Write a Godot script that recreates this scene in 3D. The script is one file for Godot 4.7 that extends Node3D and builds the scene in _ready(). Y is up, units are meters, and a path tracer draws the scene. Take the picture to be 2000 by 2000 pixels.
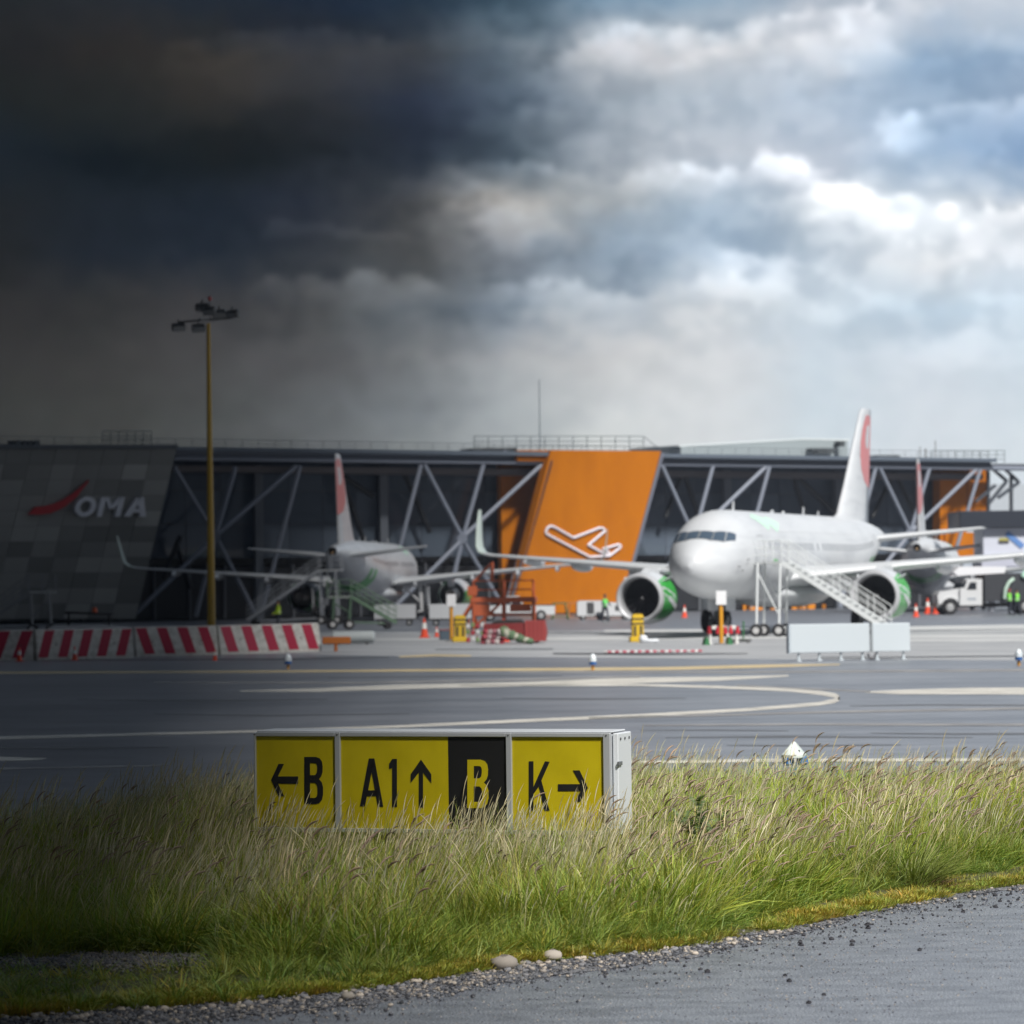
extends Node3D
# An airport apron under a storm front: signs and grass by the near road, parked airliners and the terminal behind.

const FOCAL := 6500.0            # measuring lens: the picture was measured on a 2000 x 2000 grid
const EYE := 2.5
var rng := RandomNumberGenerator.new()
var taken := {}
var mats := {}
var noise := FastNoiseLite.new()
var cam_at := Vector3(0, EYE, 0)
var cam_basis := Basis()
var sun_dir := Vector3(0.34, 0.74, 0.58).normalized()

# ---------------------------------------------------------------- measuring
func ray(x: float, y: float) -> Vector3:
	return cam_basis * Vector3((x - 1000.0) / FOCAL, -(y - 1000.0) / FOCAL, -1.0)

func at(x: float, y: float, d: float) -> Vector3:      # a measured point at distance d
	var r := ray(x, y)
	return cam_at + r * (d / -r.z)

func ground(x: float, y: float) -> Vector3:            # a measured point on the ground
	var r := ray(x, y)
	return cam_at + r * (cam_at.y / -r.y)

func stand(x: float, d: float) -> Vector3:             # the ground point at distance d in that column
	var p := at(x, 1142.0, d)
	return Vector3(p.x, 0, p.z)

# ---------------------------------------------------------------- shapes
class Shape:
	var v := PackedVector3Array()
	var n := PackedVector3Array()
	var c := PackedColorArray()
	var col := Color.WHITE

	func tri(a: Vector3, b: Vector3, d: Vector3, na: Vector3, nb: Vector3, nd: Vector3) -> void:
		if (b - a).cross(d - a).dot(na + nb + nd) > 0.0:   # front faces run clockwise
			v.append_array([a, d, b]); n.append_array([na, nd, nb])
		else:
			v.append_array([a, b, d]); n.append_array([na, nb, nd])
		c.append_array([col, col, col])

	func flat(a: Vector3, b: Vector3, d: Vector3, out: Vector3) -> void:
		var m := (b - a).cross(d - a)
		if m.length_squared() < 1e-16:
			return
		m = m.normalized()
		if m.dot(out) < 0.0:
			m = -m
		tri(a, b, d, m, m, m)

	func quad(a: Vector3, b: Vector3, d: Vector3, e: Vector3, out: Vector3) -> void:
		flat(a, b, d, out)
		flat(a, d, e, out)

	func box(at: Vector3, size: Vector3, turn := Basis()) -> void:
		var h := size * 0.5
		for k in 3:
			for s in [-1.0, 1.0]:
				var o := Vector3.ZERO
				var p := Vector3.ZERO
				var q := Vector3.ZERO
				o[k] = h[k] * s
				p[(k + 1) % 3] = h[(k + 1) % 3]
				q[(k + 2) % 3] = h[(k + 2) % 3]
				quad(at + turn * (o - p - q), at + turn * (o + p - q), at + turn * (o + p + q), at + turn * (o - p + q), turn * o)

	func cushion(at: Vector3, size: Vector3, r: float, turn := Basis()) -> void:   # a box with chamfered edges
		var h := size * 0.5
		for k in 3:
			var i := (k + 1) % 3
			var j := (k + 2) % 3
			for s in [-1.0, 1.0]:
				var o := Vector3.ZERO
				var p := Vector3.ZERO
				var q := Vector3.ZERO
				o[k] = h[k] * s
				p[i] = h[i] - r
				q[j] = h[j] - r
				quad(at + turn * (o - p - q), at + turn * (o + p - q), at + turn * (o + p + q), at + turn * (o - p + q), turn * o)
				for s2 in [-1.0, 1.0]:      # chamfer between face k,s and face i,s2
					var a1 := Vector3.ZERO
					a1[k] = h[k] * s
					a1[i] = (h[i] - r) * s2
					var a2 := Vector3.ZERO
					a2[k] = (h[k] - r) * s
					a2[i] = h[i] * s2
					quad(at + turn * (a1 - q), at + turn * (a1 + q), at + turn * (a2 + q), at + turn * (a2 - q), turn * (a1 + a2))
		for sx in [-1.0, 1.0]:
			for sy in [-1.0, 1.0]:
				for sz in [-1.0, 1.0]:
					var g := Vector3(sx, sy, sz)
					var a := g * Vector3(h.x, h.y - r, h.z - r)
					var b := g * Vector3(h.x - r, h.y, h.z - r)
					var d := g * Vector3(h.x - r, h.y - r, h.z)
					flat(at + turn * a, at + turn * b, at + turn * d, turn * g)

	func beam(a: Vector3, b: Vector3, w: float, h: float, up := Vector3.UP) -> void:
		var z := (b - a)
		var l := z.length()
		z /= l
		var x := up.cross(z)
		if x.length_squared() < 1e-6:
			x = Vector3.RIGHT.cross(z)
		x = x.normalized()
		box((a + b) * 0.5, Vector3(w, h, l), Basis(x, z.cross(x), z))

	func tube(a: Vector3, b: Vector3, r0: float, r1 := -1.0, k := 8, caps := true) -> void:
		if r1 < 0.0:
			r1 = r0
		var z := (b - a).normalized()
		var x := (Vector3.UP if absf(z.y) < 0.9 else Vector3.RIGHT).cross(z).normalized()
		var y := z.cross(x)
		for i in k:
			var t0 := TAU * i / k
			var t1 := TAU * (i + 1) / k
			var d0 := x * cos(t0) + y * sin(t0)
			var d1 := x * cos(t1) + y * sin(t1)
			tri(a + d0 * r0, a + d1 * r0, b + d1 * r1, d0, d1, d1)
			tri(a + d0 * r0, b + d1 * r1, b + d0 * r1, d0, d1, d0)
			if caps:
				tri(a, a + d0 * r0, a + d1 * r0, -z, -z, -z)
				tri(b, b + d0 * r1, b + d1 * r1, z, z, z)

	func wire(points: Array, r: float, k := 6) -> void:
		for i in points.size() - 1:
			tube(points[i], points[i + 1], r, r, k)

	func loft(rings: Array, cap0 := true, cap1 := true, closed := true) -> void:
		var m: int = rings[0].size()
		var norms := []
		for i in rings.size():
			var ring: PackedVector3Array = rings[i]
			var before: PackedVector3Array = rings[maxi(i - 1, 0)]
			var after: PackedVector3Array = rings[mini(i + 1, rings.size() - 1)]
			var mid := Vector3.ZERO
			for p in ring:
				mid += p / m
			var o := PackedVector3Array()
			for j in m:
				var jl := (j + m - 1) % m if closed else maxi(j - 1, 0)
				var jr := (j + 1) % m if closed else mini(j + 1, m - 1)
				var nn := (ring[jr] - ring[jl]).cross(after[j] - before[j])
				if nn.length_squared() < 1e-14:
					nn = ring[j] - mid
				nn = nn.normalized()
				if closed and nn.dot(ring[j] - mid) < 0.0:
					nn = -nn
				o.append(nn)
			norms.append(o)
		for i in rings.size() - 1:
			for j in (m if closed else m - 1):
				var k := (j + 1) % m
				tri(rings[i][j], rings[i][k], rings[i + 1][k], norms[i][j], norms[i][k], norms[i + 1][k])
				tri(rings[i][j], rings[i + 1][k], rings[i + 1][j], norms[i][j], norms[i + 1][k], norms[i + 1][j])
		for e in 2:
			if not (cap0 if e == 0 else cap1):
				continue
			var ring: PackedVector3Array = rings[0 if e == 0 else rings.size() - 1]
			var other: PackedVector3Array = rings[1 if e == 0 else rings.size() - 2]
			var mid := Vector3.ZERO
			var far := Vector3.ZERO
			for j in m:
				mid += ring[j] / m
				far += other[j] / m
			for j in m:
				flat(mid, ring[j], ring[(j + 1) % m], mid - far)

	func lathe(at: Vector3, axis: Vector3, profile: Array, k := 24) -> void:     # profile of (along, radius)
		var x := (Vector3.UP if absf(axis.y) < 0.9 else Vector3.RIGHT).cross(axis).normalized()
		var y := axis.cross(x)
		for i in profile.size() - 1:
			var p: Vector2 = profile[i]
			var q: Vector2 = profile[i + 1]
			var slope := Vector2(q.y - p.y, -(q.x - p.x))
			if slope.length() < 1e-9:
				continue
			slope = slope.normalized()
			for j in k:
				var t0 := TAU * j / k
				var t1 := TAU * (j + 1) / k
				var d0 := x * cos(t0) + y * sin(t0)
				var d1 := x * cos(t1) + y * sin(t1)
				var n0 := -(axis * slope.x + d0 * slope.y)
				var n1 := -(axis * slope.x + d1 * slope.y)
				var a := at + axis * p.x + d0 * p.y
				var b := at + axis * p.x + d1 * p.y
				var d := at + axis * q.x + d1 * q.y
				var e := at + axis * q.x + d0 * q.y
				if p.y > 1e-6:
					tri(a, b, d, n0, n1, n1)
				if q.y > 1e-6:
					tri(a, d, e, n0, n1, n0)

	func prism(pts: PackedVector2Array, o: Vector3, ux: Vector3, uy: Vector3, depth: Vector3) -> void:   # a flat outline given thickness
		var idx := Geometry2D.triangulate_polygon(pts)
		var p := PackedVector3Array()
		for q in pts:
			p.append(o + ux * q.x + uy * q.y)
		for i in range(0, idx.size(), 3):
			flat(p[idx[i]], p[idx[i + 1]], p[idx[i + 2]], -depth)
			flat(p[idx[i]] + depth, p[idx[i + 1]] + depth, p[idx[i + 2]] + depth, depth)
		var spin := 0.0
		for i in pts.size():
			spin += pts[i].cross(pts[(i + 1) % pts.size()])
		for i in pts.size():
			var j := (i + 1) % pts.size()
			var e := (pts[j] - pts[i])
			var side := Vector2(e.y, -e.x) * signf(spin)
			quad(p[i], p[j], p[j] + depth, p[i] + depth, ux * side.x + uy * side.y)

	func ball(at: Vector3, r: Vector3, k := 10, lump := 0.0, sd := 1) -> void:
		var fn := FastNoiseLite.new()
		fn.seed = sd
		fn.frequency = 0.9
		var rings := []
		for i in k / 2 + 1:
			var a := PI * i / (k / 2)
			var ring := PackedVector3Array()
			for j in k:
				var t := TAU * j / k
				var d := Vector3(sin(a) * cos(t), cos(a), sin(a) * sin(t))
				ring.append(at + d * r * (1.0 + lump * fn.get_noise_3dv(d * 1.7)))
			rings.append(ring)
		for i in rings.size() - 1:
			for j in k:
				var l := (j + 1) % k
				var na: Vector3 = ((rings[i][j] - at) / (r * r)).normalized()
				var nb: Vector3 = ((rings[i][l] - at) / (r * r)).normalized()
				var nc: Vector3 = ((rings[i + 1][l] - at) / (r * r)).normalized()
				var nd: Vector3 = ((rings[i + 1][j] - at) / (r * r)).normalized()
				if i > 0:
					tri(rings[i][j], rings[i][l], rings[i + 1][l], na, nb, nc)
				if i < rings.size() - 2:
					tri(rings[i][j], rings[i + 1][l], rings[i + 1][j], na, nc, nd)
				elif i > 0:
					tri(rings[i][j], rings[i][l], rings[i + 1][j], na, nb, nd)
				if i == 0:
					tri(rings[0][0], rings[1][l], rings[1][j], Vector3.UP, nc, nd)

	func mesh() -> ArrayMesh:
		var a := []
		a.resize(Mesh.ARRAY_MAX)
		a[Mesh.ARRAY_VERTEX] = v
		a[Mesh.ARRAY_NORMAL] = n
		a[Mesh.ARRAY_COLOR] = c
		var m := ArrayMesh.new()
		m.add_surface_from_arrays(Mesh.PRIMITIVE_TRIANGLES, a)
		return m

# ---------------------------------------------------------------- objects
func numbered(called: String) -> String:
	if not taken.has(called):
		taken[called] = 0
		return called
	taken[called] += 1
	return "%s_%03d" % [called, taken[called]]

func tag(o: Node, label := "", category := "", group := "", kind := "") -> void:
	for pair in [["label", label], ["category", category], ["group", group], ["kind", kind]]:
		if pair[1]:
			o.set_meta(pair[0], pair[1])

func thing(called: String, label: String, category: String, where := Vector3.ZERO, turn := 0.0, group := "") -> Node3D:
	var o := Node3D.new()
	o.name = numbered(called)
	add_child(o)
	o.position = where
	o.rotation.y = turn
	tag(o, label, category, group)
	return o

func obj(called: String, sh, m: Material, parent: Node = null) -> MeshInstance3D:
	var o := MeshInstance3D.new()
	o.mesh = sh.mesh() if sh is Shape else sh
	o.material_override = m
	o.cast_shadow = GeometryInstance3D.SHADOW_CASTING_SETTING_ON
	if parent:
		o.name = called
		parent.add_child(o, true)
	else:
		o.name = numbered(called)
		add_child(o)
	return o

func setting(called: String, sh, m: Material) -> MeshInstance3D:
	var o := obj(called, sh, m)
	o.set_meta("kind", "structure")
	return o

func again(o: Node3D, label := "") -> Node3D:
	var base: String = o.get_meta("base") if o.has_meta("base") else String(o.name)
	var r: Node3D = o.duplicate()
	r.name = numbered(base)
	add_child(r)
	if label:
		r.set_meta("label", label)
	return r

# ---------------------------------------------------------------- materials (colours are linear base colours)
func srgb(r: float, g: float, b: float, a := 1.0) -> Color:
	var c := Color(r, g, b).linear_to_srgb()
	c.a = a
	return c

func paint(r: float, g: float, b: float, rough := 0.5, metal := 0.0, coat := 0.0) -> StandardMaterial3D:
	var key := "%f %f %f %f %f %f" % [r, g, b, rough, metal, coat]
	if mats.has(key):
		return mats[key]
	var m := StandardMaterial3D.new()
	m.albedo_color = srgb(r, g, b)
	m.roughness = rough
	m.metallic = metal
	if coat > 0.0:
		m.clearcoat_enabled = true
		m.clearcoat = coat
		m.clearcoat_roughness = 0.12
	mats[key] = m
	return m

func noise_tex(freq: float, sd: int, stops: Array, octaves := 5, size := 512, kind := FastNoiseLite.TYPE_SIMPLEX_SMOOTH) -> NoiseTexture2D:
	var fn := FastNoiseLite.new()
	fn.seed = sd
	fn.noise_type = kind
	fn.frequency = freq
	fn.fractal_octaves = octaves
	fn.fractal_gain = 0.55
	var t := NoiseTexture2D.new()
	t.width = size
	t.height = size
	t.seamless = true
	t.noise = fn
	if stops:
		var g := Gradient.new()
		g.offsets = PackedFloat32Array(stops.map(func(s): return s[0]))
		g.colors = PackedColorArray(stops.map(func(s): return srgb(s[1], s[2], s[3])))
		t.color_ramp = g
	return t

func speckle(size: int, sd: int, tones: Array) -> ImageTexture:        # loose mineral grain: one tone per texel, tones as [share, r, g, b]
	var r := RandomNumberGenerator.new()
	r.seed = sd
	var bytes := PackedByteArray()
	bytes.resize(size * size * 3)
	var cols := []
	for t in tones:
		cols.append([t[0], srgb(t[1], t[2], t[3])])
	for i in size * size:
		var x := r.randf()
		var c: Color = cols[-1][1]
		for t in cols:
			if x < t[0]:
				c = t[1]
				break
			x -= t[0]
		var k := 0.86 + 0.28 * r.randf()
		bytes[i * 3] = int(clampf(c.r * k, 0, 1) * 255)
		bytes[i * 3 + 1] = int(clampf(c.g * k, 0, 1) * 255)
		bytes[i * 3 + 2] = int(clampf(c.b * k, 0, 1) * 255)
	return ImageTexture.create_from_image(Image.create_from_data(size, size, false, Image.FORMAT_RGB8, bytes))

func worldmap(m: StandardMaterial3D, scale: Vector3) -> StandardMaterial3D:
	m.uv1_triplanar = true
	m.uv1_world_triplanar = true
	m.uv1_scale = scale
	return m

func tinted(m: StandardMaterial3D) -> StandardMaterial3D:
	m.vertex_color_use_as_albedo = true
	return m

# ---------------------------------------------------------------- camera, sky, sun
const SKY_X := [0, 200, 400, 600, 800, 1000, 1200, 1400, 1600, 1800, 2000]
const SKY := [   # tones of the cloud field, row by row from the top (y 0, 100 ... 900), as measured
	[[30, 33, 36], [33, 36, 40], [30, 36, 44], [26, 34, 46], [28, 38, 50], [40, 54, 66], [80, 100, 118], [112, 130, 147], [168, 175, 185], [192, 198, 207], [190, 198, 208]],
	[[30, 31, 33], [36, 35, 35], [41, 40, 39], [37, 39, 43], [43, 46, 51], [62, 72, 82], [128, 133, 141], [162, 167, 174], [178, 184, 192], [130, 152, 175], [145, 164, 185]],
	[[28, 31, 32], [30, 33, 34], [40, 39, 38], [36, 38, 41], [32, 38, 50], [52, 62, 74], [108, 118, 129], [147, 158, 170], [160, 174, 190], [152, 170, 190], [158, 174, 194]],
	[[24, 30, 36], [20, 26, 31], [25, 30, 33], [30, 34, 38], [33, 39, 48], [56, 66, 76], [116, 124, 134], [166, 173, 183], [181, 189, 201], [155, 176, 199], [140, 164, 192]],
	[[28, 31, 34], [26, 31, 37], [26, 32, 40], [32, 37, 46], [48, 50, 53], [88, 90, 92], [130, 136, 142], [150, 166, 182], [198, 205, 212], [196, 206, 216], [205, 210, 216]],
	[[30, 32, 34], [28, 33, 40], [30, 36, 44], [40, 44, 50], [58, 60, 62], [82, 88, 96], [118, 132, 147], [158, 174, 191], [192, 203, 214], [208, 213, 218], [205, 212, 220]],
	[[40, 40, 41], [42, 43, 44], [50, 50, 52], [58, 60, 62], [66, 72, 78], [80, 90, 101], [138, 147, 157], [190, 196, 202], [192, 205, 216], [185, 203, 218], [190, 206, 220]],
	[[46, 46, 46], [50, 50, 50], [58, 58, 59], [70, 71, 73], [84, 87, 90], [118, 122, 127], [166, 169, 173], [200, 204, 208], [196, 208, 218], [204, 213, 222], [200, 212, 222]],
	[[48, 49, 48], [54, 55, 54], [62, 64, 64], [78, 81, 83], [95, 100, 104], [135, 141, 145], [186, 191, 194], [206, 210, 213], [200, 212, 220], [208, 216, 223], [205, 215, 223]],
	[[50, 51, 51], [57, 59, 58], [66, 68, 68], [85, 88, 90], [108, 112, 113], [150, 155, 157], [198, 202, 202], [210, 214, 216], [206, 216, 222], [212, 219, 225], [210, 219, 225]],
]
# single clouds: middle, half width, half height, how much lighter or darker, how crisp the upper edge is
const PUFFS := [
	[1485, 395, 95, 80, -0.099, 0.9], [1560, 450, 90, 50, -0.063, 0.5], [1250, 450, 120, 80, -0.090, 0.6], [1890, 290, 150, 55, -0.117, 0.7], [1860, 140, 150, 60, -0.099, 0.7],
	[1520, 318, 62, 26, 0.230, 1.0], [1600, 385, 90, 34, 0.184, 0.9], [1760, 262, 46, 40, 0.230, 0.9], [1310, 345, 110, 24, 0.138, 0.8], [1770, 420, 130, 28, 0.092, 0.7],
	[1660, 95, 90, 40, 0.138, 0.8], [1250, 90, 100, 35, 0.184, 0.7], [1030, 440, 60, 45, 0.253, 0.7], [960, 385, 90, 26, 0.184, 0.6], [1430, 520, 80, 30, 0.092, 0.6],
	[1080, 570, 90, 22, 0.161, 0.6], [1150, 520, 140, 40, -0.072, 0.5], [930, 590, 120, 32, -0.090, 0.5], [700, 260, 260, 34, -0.072, 0.6], [380, 300, 220, 40, -0.090, 0.5],
	[640, 455, 120, 10, 0.161, 0.7], [1620, 590, 110, 22, 0.069, 0.6], [1450, 560, 90, 22, 0.092, 0.6], [1900, 680, 120, 26, 0.057, 0.5], [560, 130, 140, 50, 0.161, 0.5],
	[1950, 560, 90, 60, 0.057, 0.7], [1690, 640, 140, 22, -0.027, 0.5], [860, 360, 80, 22, 0.184, 0.5], [780, 570, 110, 24, 0.138, 0.5], [500, 610, 60, 40, -0.063, 0.5],
]

# upper edges of cloud banks: how bright the rim is, how deep it reaches, points of the edge
const BANKS := [
	[0.15, 34.0, [[1150, 360], [1220, 338], [1330, 322], [1440, 326], [1490, 304], [1530, 298], [1566, 310], [1572, 340], [1620, 358], [1680, 372], [1720, 392], [1790, 388], [1850, 404], [1920, 402], [2050, 404]]],
	[0.2, 60.0, [[1000, 170], [1060, 120], [1120, 84], [1210, 58], [1300, 52], [1400, 60], [1500, 34], [1600, 16], [1700, 8], [1760, 40]]],
	[0.22, 46.0, [[850, 330], [920, 312], [1000, 304], [1090, 318], [1160, 340]]],
	[0.22, 40.0, [[800, 430], [880, 402], [960, 396], [1020, 408], [1080, 440]]],
	[0.2, 34.0, [[1705, 286], [1722, 248], [1770, 222], [1840, 206], [1930, 190], [2050, 186]]],
	[0.22, 40.0, [[900, 552], [1000, 560], [1090, 548], [1180, 560], [1290, 590]]],
	[0.24, 50.0, [[460, 560], [560, 540], [700, 536], [790, 530], [880, 560]]],
	[0.16, 30.0, [[1380, 500], [1450, 488], [1540, 496], [1600, 520]]],
	[0.2, 36.0, [[300, 80], [430, 60], [560, 48], [700, 60], [800, 84]]],
]

func bank_rim(x: float, y: float, fine: float) -> float:
	var o := 0.0
	for b in BANKS:
		var p: Array = b[2]
		if x < p[0][0] or x > p[-1][0]:
			continue
		var i := 0
		while i < p.size() - 2 and x > p[i + 1][0]:
			i += 1
		var t: float = (x - p[i][0]) / (p[i + 1][0] - p[i][0])
		var dy: float = y + 16.0 * fine - lerpf(p[i][1], p[i + 1][1], t)
		var fade: float = smoothstep(p[0][0], p[0][0] + 70.0, x) * (1.0 - smoothstep(p[-1][0] - 70.0, p[-1][0], x))
		if dy > 0.0:
			o += b[0] * fade * exp(-dy / b[1]) * smoothstep(0.0, 9.0, dy) * (1.0 + 0.8 * fine)
		else:
			o -= 0.3 * b[0] * fade * exp(dy / 45.0)
	return o

func sky_tone(x: float, y: float) -> Color:
	var fx := clampf(x / 200.0, 0.0, 9.999)
	var fy := clampf(y / 100.0, 0.0, 8.999)
	var i := int(fx)
	var j := int(fy)
	var tx := smoothstep(0.0, 1.0, fx - i) * 0.5 + (fx - i) * 0.5
	var ty := fy - j
	var o := Color()
	for k in 3:
		o[k] = lerpf(lerpf(SKY[j][i][k], SKY[j][i + 1][k], tx), lerpf(SKY[j + 1][i][k], SKY[j + 1][i + 1][k], tx), ty) / 255.0
	return o

func cloud_tone(x: float, y: float) -> Color:            # the part of the sky that was measured, with its single clouds
	var wx := noise.get_noise_3d(x * 1.1, y * 1.6, 11.0)
	var wy := noise.get_noise_3d(x * 1.1, y * 1.6, 57.0)
	var fx := noise.get_noise_3d(x * 4.2, y * 5.5, 91.0)
	var fy := noise.get_noise_3d(x * 4.2, y * 5.5, 131.0)
	var qx := x + 60.0 * wx + 20.0 * fx
	var qy := y + 40.0 * wy + 18.0 * fy
	var c := sky_tone(qx, qy)
	var k := 1.0
	for p in PUFFS:
		var dx: float = (qx - p[0]) / p[2]
		var dy: float = (qy - p[1]) / p[3]
		var crisp: float = p[5] if dy < 0.0 else p[5] * 0.35
		var rr := sqrt(dx * dx + dy * dy)
		k += p[4] * (1.0 - smoothstep(1.0 - 0.25, 1.0 + 0.9 * (1.2 - crisp), rr))
	var bil := noise.get_noise_3d(x * 1.5 + 20.0 * fy, y * 3.0, 201.0) + 0.3 * fx
	k += (0.085 * smoothstep(-0.12, 0.16, bil) - 0.045) * smoothstep(500.0, 1100.0, x) * (1.0 - smoothstep(520.0, 800.0, y))
	k += bank_rim(x + 26.0 * wx, y + 22.0 * wy, fy + 0.6 * noise.get_noise_3d(x * 9.0, y * 11.0, 77.0))
	var calm := 1.0 - 0.6 * smoothstep(400.0, 750.0, y)
	k += calm * (0.055 * fx + 0.02 * noise.get_noise_3d(x * 9.0, y * 13.0, 7.0))
	var warm := clampf((k - 1.0) * 0.14, -0.04, 0.03)
	var lift := exp(-pow((x - 1040.0) / 300.0, 2.0)) * (1.0 - 0.7 * smoothstep(500.0, 900.0, y))
	k *= 1.0 + 0.24 * lift + 0.05 * smoothstep(1100.0, 1500.0, x) * (1.0 - smoothstep(420.0, 600.0, y))
	return Color(c.r * (k + warm + 0.02 * lift), c.g * k, c.b * (k - warm * 0.9 - 0.03 * lift))

func far_tone(az: float, el: float) -> Color:             # unseen sky, kept dark beyond a narrow bright slot to cut fill light
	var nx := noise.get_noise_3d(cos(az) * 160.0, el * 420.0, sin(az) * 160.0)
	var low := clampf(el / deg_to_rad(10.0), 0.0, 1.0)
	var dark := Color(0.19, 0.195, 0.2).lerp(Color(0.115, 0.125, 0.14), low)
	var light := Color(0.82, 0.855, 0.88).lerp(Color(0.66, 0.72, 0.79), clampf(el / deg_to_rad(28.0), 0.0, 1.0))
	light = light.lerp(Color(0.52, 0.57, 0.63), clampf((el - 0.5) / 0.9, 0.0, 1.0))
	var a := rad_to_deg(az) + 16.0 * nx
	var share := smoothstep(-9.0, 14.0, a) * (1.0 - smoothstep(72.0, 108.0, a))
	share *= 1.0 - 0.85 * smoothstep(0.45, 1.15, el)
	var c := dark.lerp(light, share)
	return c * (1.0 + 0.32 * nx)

func exposed(c: Color) -> Color:                         # the measured tone, a little lifted in its dark half, as light under the chosen exposure
	var lum := (c.r + c.g + c.b) / 3.0
	var l := (c * lerpf(1.24, 1.04, smoothstep(0.4, 0.85, lum))).srgb_to_linear()
	return Color(l.r / 1.32, l.g / 1.32, l.b / 1.32).linear_to_srgb()

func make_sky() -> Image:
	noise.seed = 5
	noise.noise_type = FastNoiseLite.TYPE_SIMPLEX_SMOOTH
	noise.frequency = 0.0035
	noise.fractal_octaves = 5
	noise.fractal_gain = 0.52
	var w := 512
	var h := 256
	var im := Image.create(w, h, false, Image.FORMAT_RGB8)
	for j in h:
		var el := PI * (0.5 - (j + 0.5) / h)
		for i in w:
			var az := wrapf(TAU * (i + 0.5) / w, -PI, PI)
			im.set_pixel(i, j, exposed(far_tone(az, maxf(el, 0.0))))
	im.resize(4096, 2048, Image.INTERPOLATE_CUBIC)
	for j in range(780, 1025):
		var el := maxf(PI * (0.5 - (j + 0.5) / 2048.0), 0.0)
		for i in range(-218, 219):
			var az := TAU * (i + 0.5) / 4096.0
			var d := cam_basis.inverse() * Vector3(sin(az) * cos(el), sin(el), -cos(az) * cos(el))
			var x := 1000.0 + FOCAL * d.x / -d.z
			var y := 1000.0 - FOCAL * d.y / -d.z
			var mix := (1.0 - smoothstep(1080.0, 1750.0, absf(x - 1000.0))) * smoothstep(-900.0, -60.0, y)
			if mix > 0.0:
				im.set_pixel(posmod(i, 4096), j, im.get_pixel(posmod(i, 4096), j).lerp(exposed(cloud_tone(x, y)), mix))
	return im

func light_and_camera() -> void:
	cam_basis = Basis(Vector3.RIGHT, atan(142.0 / FOCAL)) * Basis(Vector3.BACK, -0.0122)
	var cam := Camera3D.new()
	cam.name = "camera"
	add_child(cam)
	cam.transform = Transform3D(cam_basis, cam_at)
	var lens := CameraAttributesPhysical.new()
	lens.frustum_focal_length = 12.0 / (1000.0 / FOCAL)
	lens.frustum_near = 0.5
	lens.frustum_far = 6000.0
	lens.frustum_focus_distance = 27.5
	lens.exposure_aperture = 2.2
	cam.attributes = lens
	cam.keep_aspect = Camera3D.KEEP_HEIGHT
	cam.fov = rad_to_deg(2.0 * atan(1000.0 / FOCAL))
	cam.near = 0.5
	cam.far = 6000.0
	cam.current = true

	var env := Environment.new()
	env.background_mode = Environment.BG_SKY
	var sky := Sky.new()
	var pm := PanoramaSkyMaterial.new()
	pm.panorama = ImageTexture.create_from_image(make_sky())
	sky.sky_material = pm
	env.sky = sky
	env.tonemap_mode = Environment.TONE_MAPPER_LINEAR
	env.tonemap_exposure = 1.32
	env.fog_enabled = true
	env.fog_density = 0.00018
	env.fog_light_color = Color(0.86, 0.91, 1.0)
	env.sdfgi_enabled = true
	env.ssao_enabled = true
	env.ssil_enabled = true
	var we := WorldEnvironment.new()
	we.name = "sky"
	we.environment = env
	add_child(we)

	var sun := DirectionalLight3D.new()
	sun.name = "sun"
	add_child(sun)
	sun.basis = Basis.looking_at(-sun_dir)
	sun.light_energy = 1.42
	sun.light_angular_distance = 7.0
	sun.light_color = Color(1.0, 0.985, 0.965)
	sun.shadow_enabled = true

# Added unseen cloud slab, fanned out from the camera to shade the left.
func added_shade_cloud() -> void:
	var fn := FastNoiseLite.new()
	fn.seed = 21
	fn.frequency = 0.02
	fn.fractal_octaves = 4
	var rings := []
	for i in 46:
		var d := -70.0 + i * 13.0
		var h := 9.0 + 0.68 * maxf(d, 0.0)
		var shift := sun_dir * (h / sun_dir.y)
		var edge := -0.5 - 0.03 * d + (0.3 + 0.02 * maxf(d, 0.0)) * fn.get_noise_2d(d * 2.2, 5.0)
		var ring := PackedVector3Array()
		var m := 14
		for j in m:                                     # underside from the edge inwards
			var t := float(j) / (m - 1)
			var x := edge - t * (90.0 + 0.5 * maxf(d, 0.0))
			ring.append(Vector3(x, 0, -d) + shift + Vector3.UP * (fn.get_noise_2d(x * 2.0, d * 2.0) * 0.05 * h + 0.02 * h * t))
		for j in m:                                     # and the top back again
			var t := 1.0 - float(j) / (m - 1)
			var x := edge - t * (90.0 + 0.5 * maxf(d, 0.0))
			ring.append(Vector3(x, 0, -d) + shift + Vector3.UP * (0.04 * h + (0.28 + 0.12 * fn.get_noise_2d(x * 2.0, d * 2.0 + 400.0)) * h * pow(t, 0.5)))
		rings.append(ring)
	var sh := Shape.new()
	sh.loft(rings)
	setting("added_shade_cloud", sh, paint(0.55, 0.57, 0.6, 1.0))

# ---------------------------------------------------------------- ground
var edge_pts := []          # the near road's edge, as (x, distance)

func road_edge(x: float) -> float:
	for i in edge_pts.size() - 1:
		if x <= edge_pts[i + 1].x or i == edge_pts.size() - 2:
			var a: Vector2 = edge_pts[i]
			var b: Vector2 = edge_pts[i + 1]
			return a.y + (b.y - a.y) * (x - a.x) / (b.x - a.x)
	return 0.0

func verge_far(x: float) -> float:
	var d := lerpf(30.2, 36.6, smoothstep(-4.7, -2.6, x))
	return d + 0.5 * sin(x * 1.3) + 0.3 * sin(x * 3.1 + 1.0)

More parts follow.
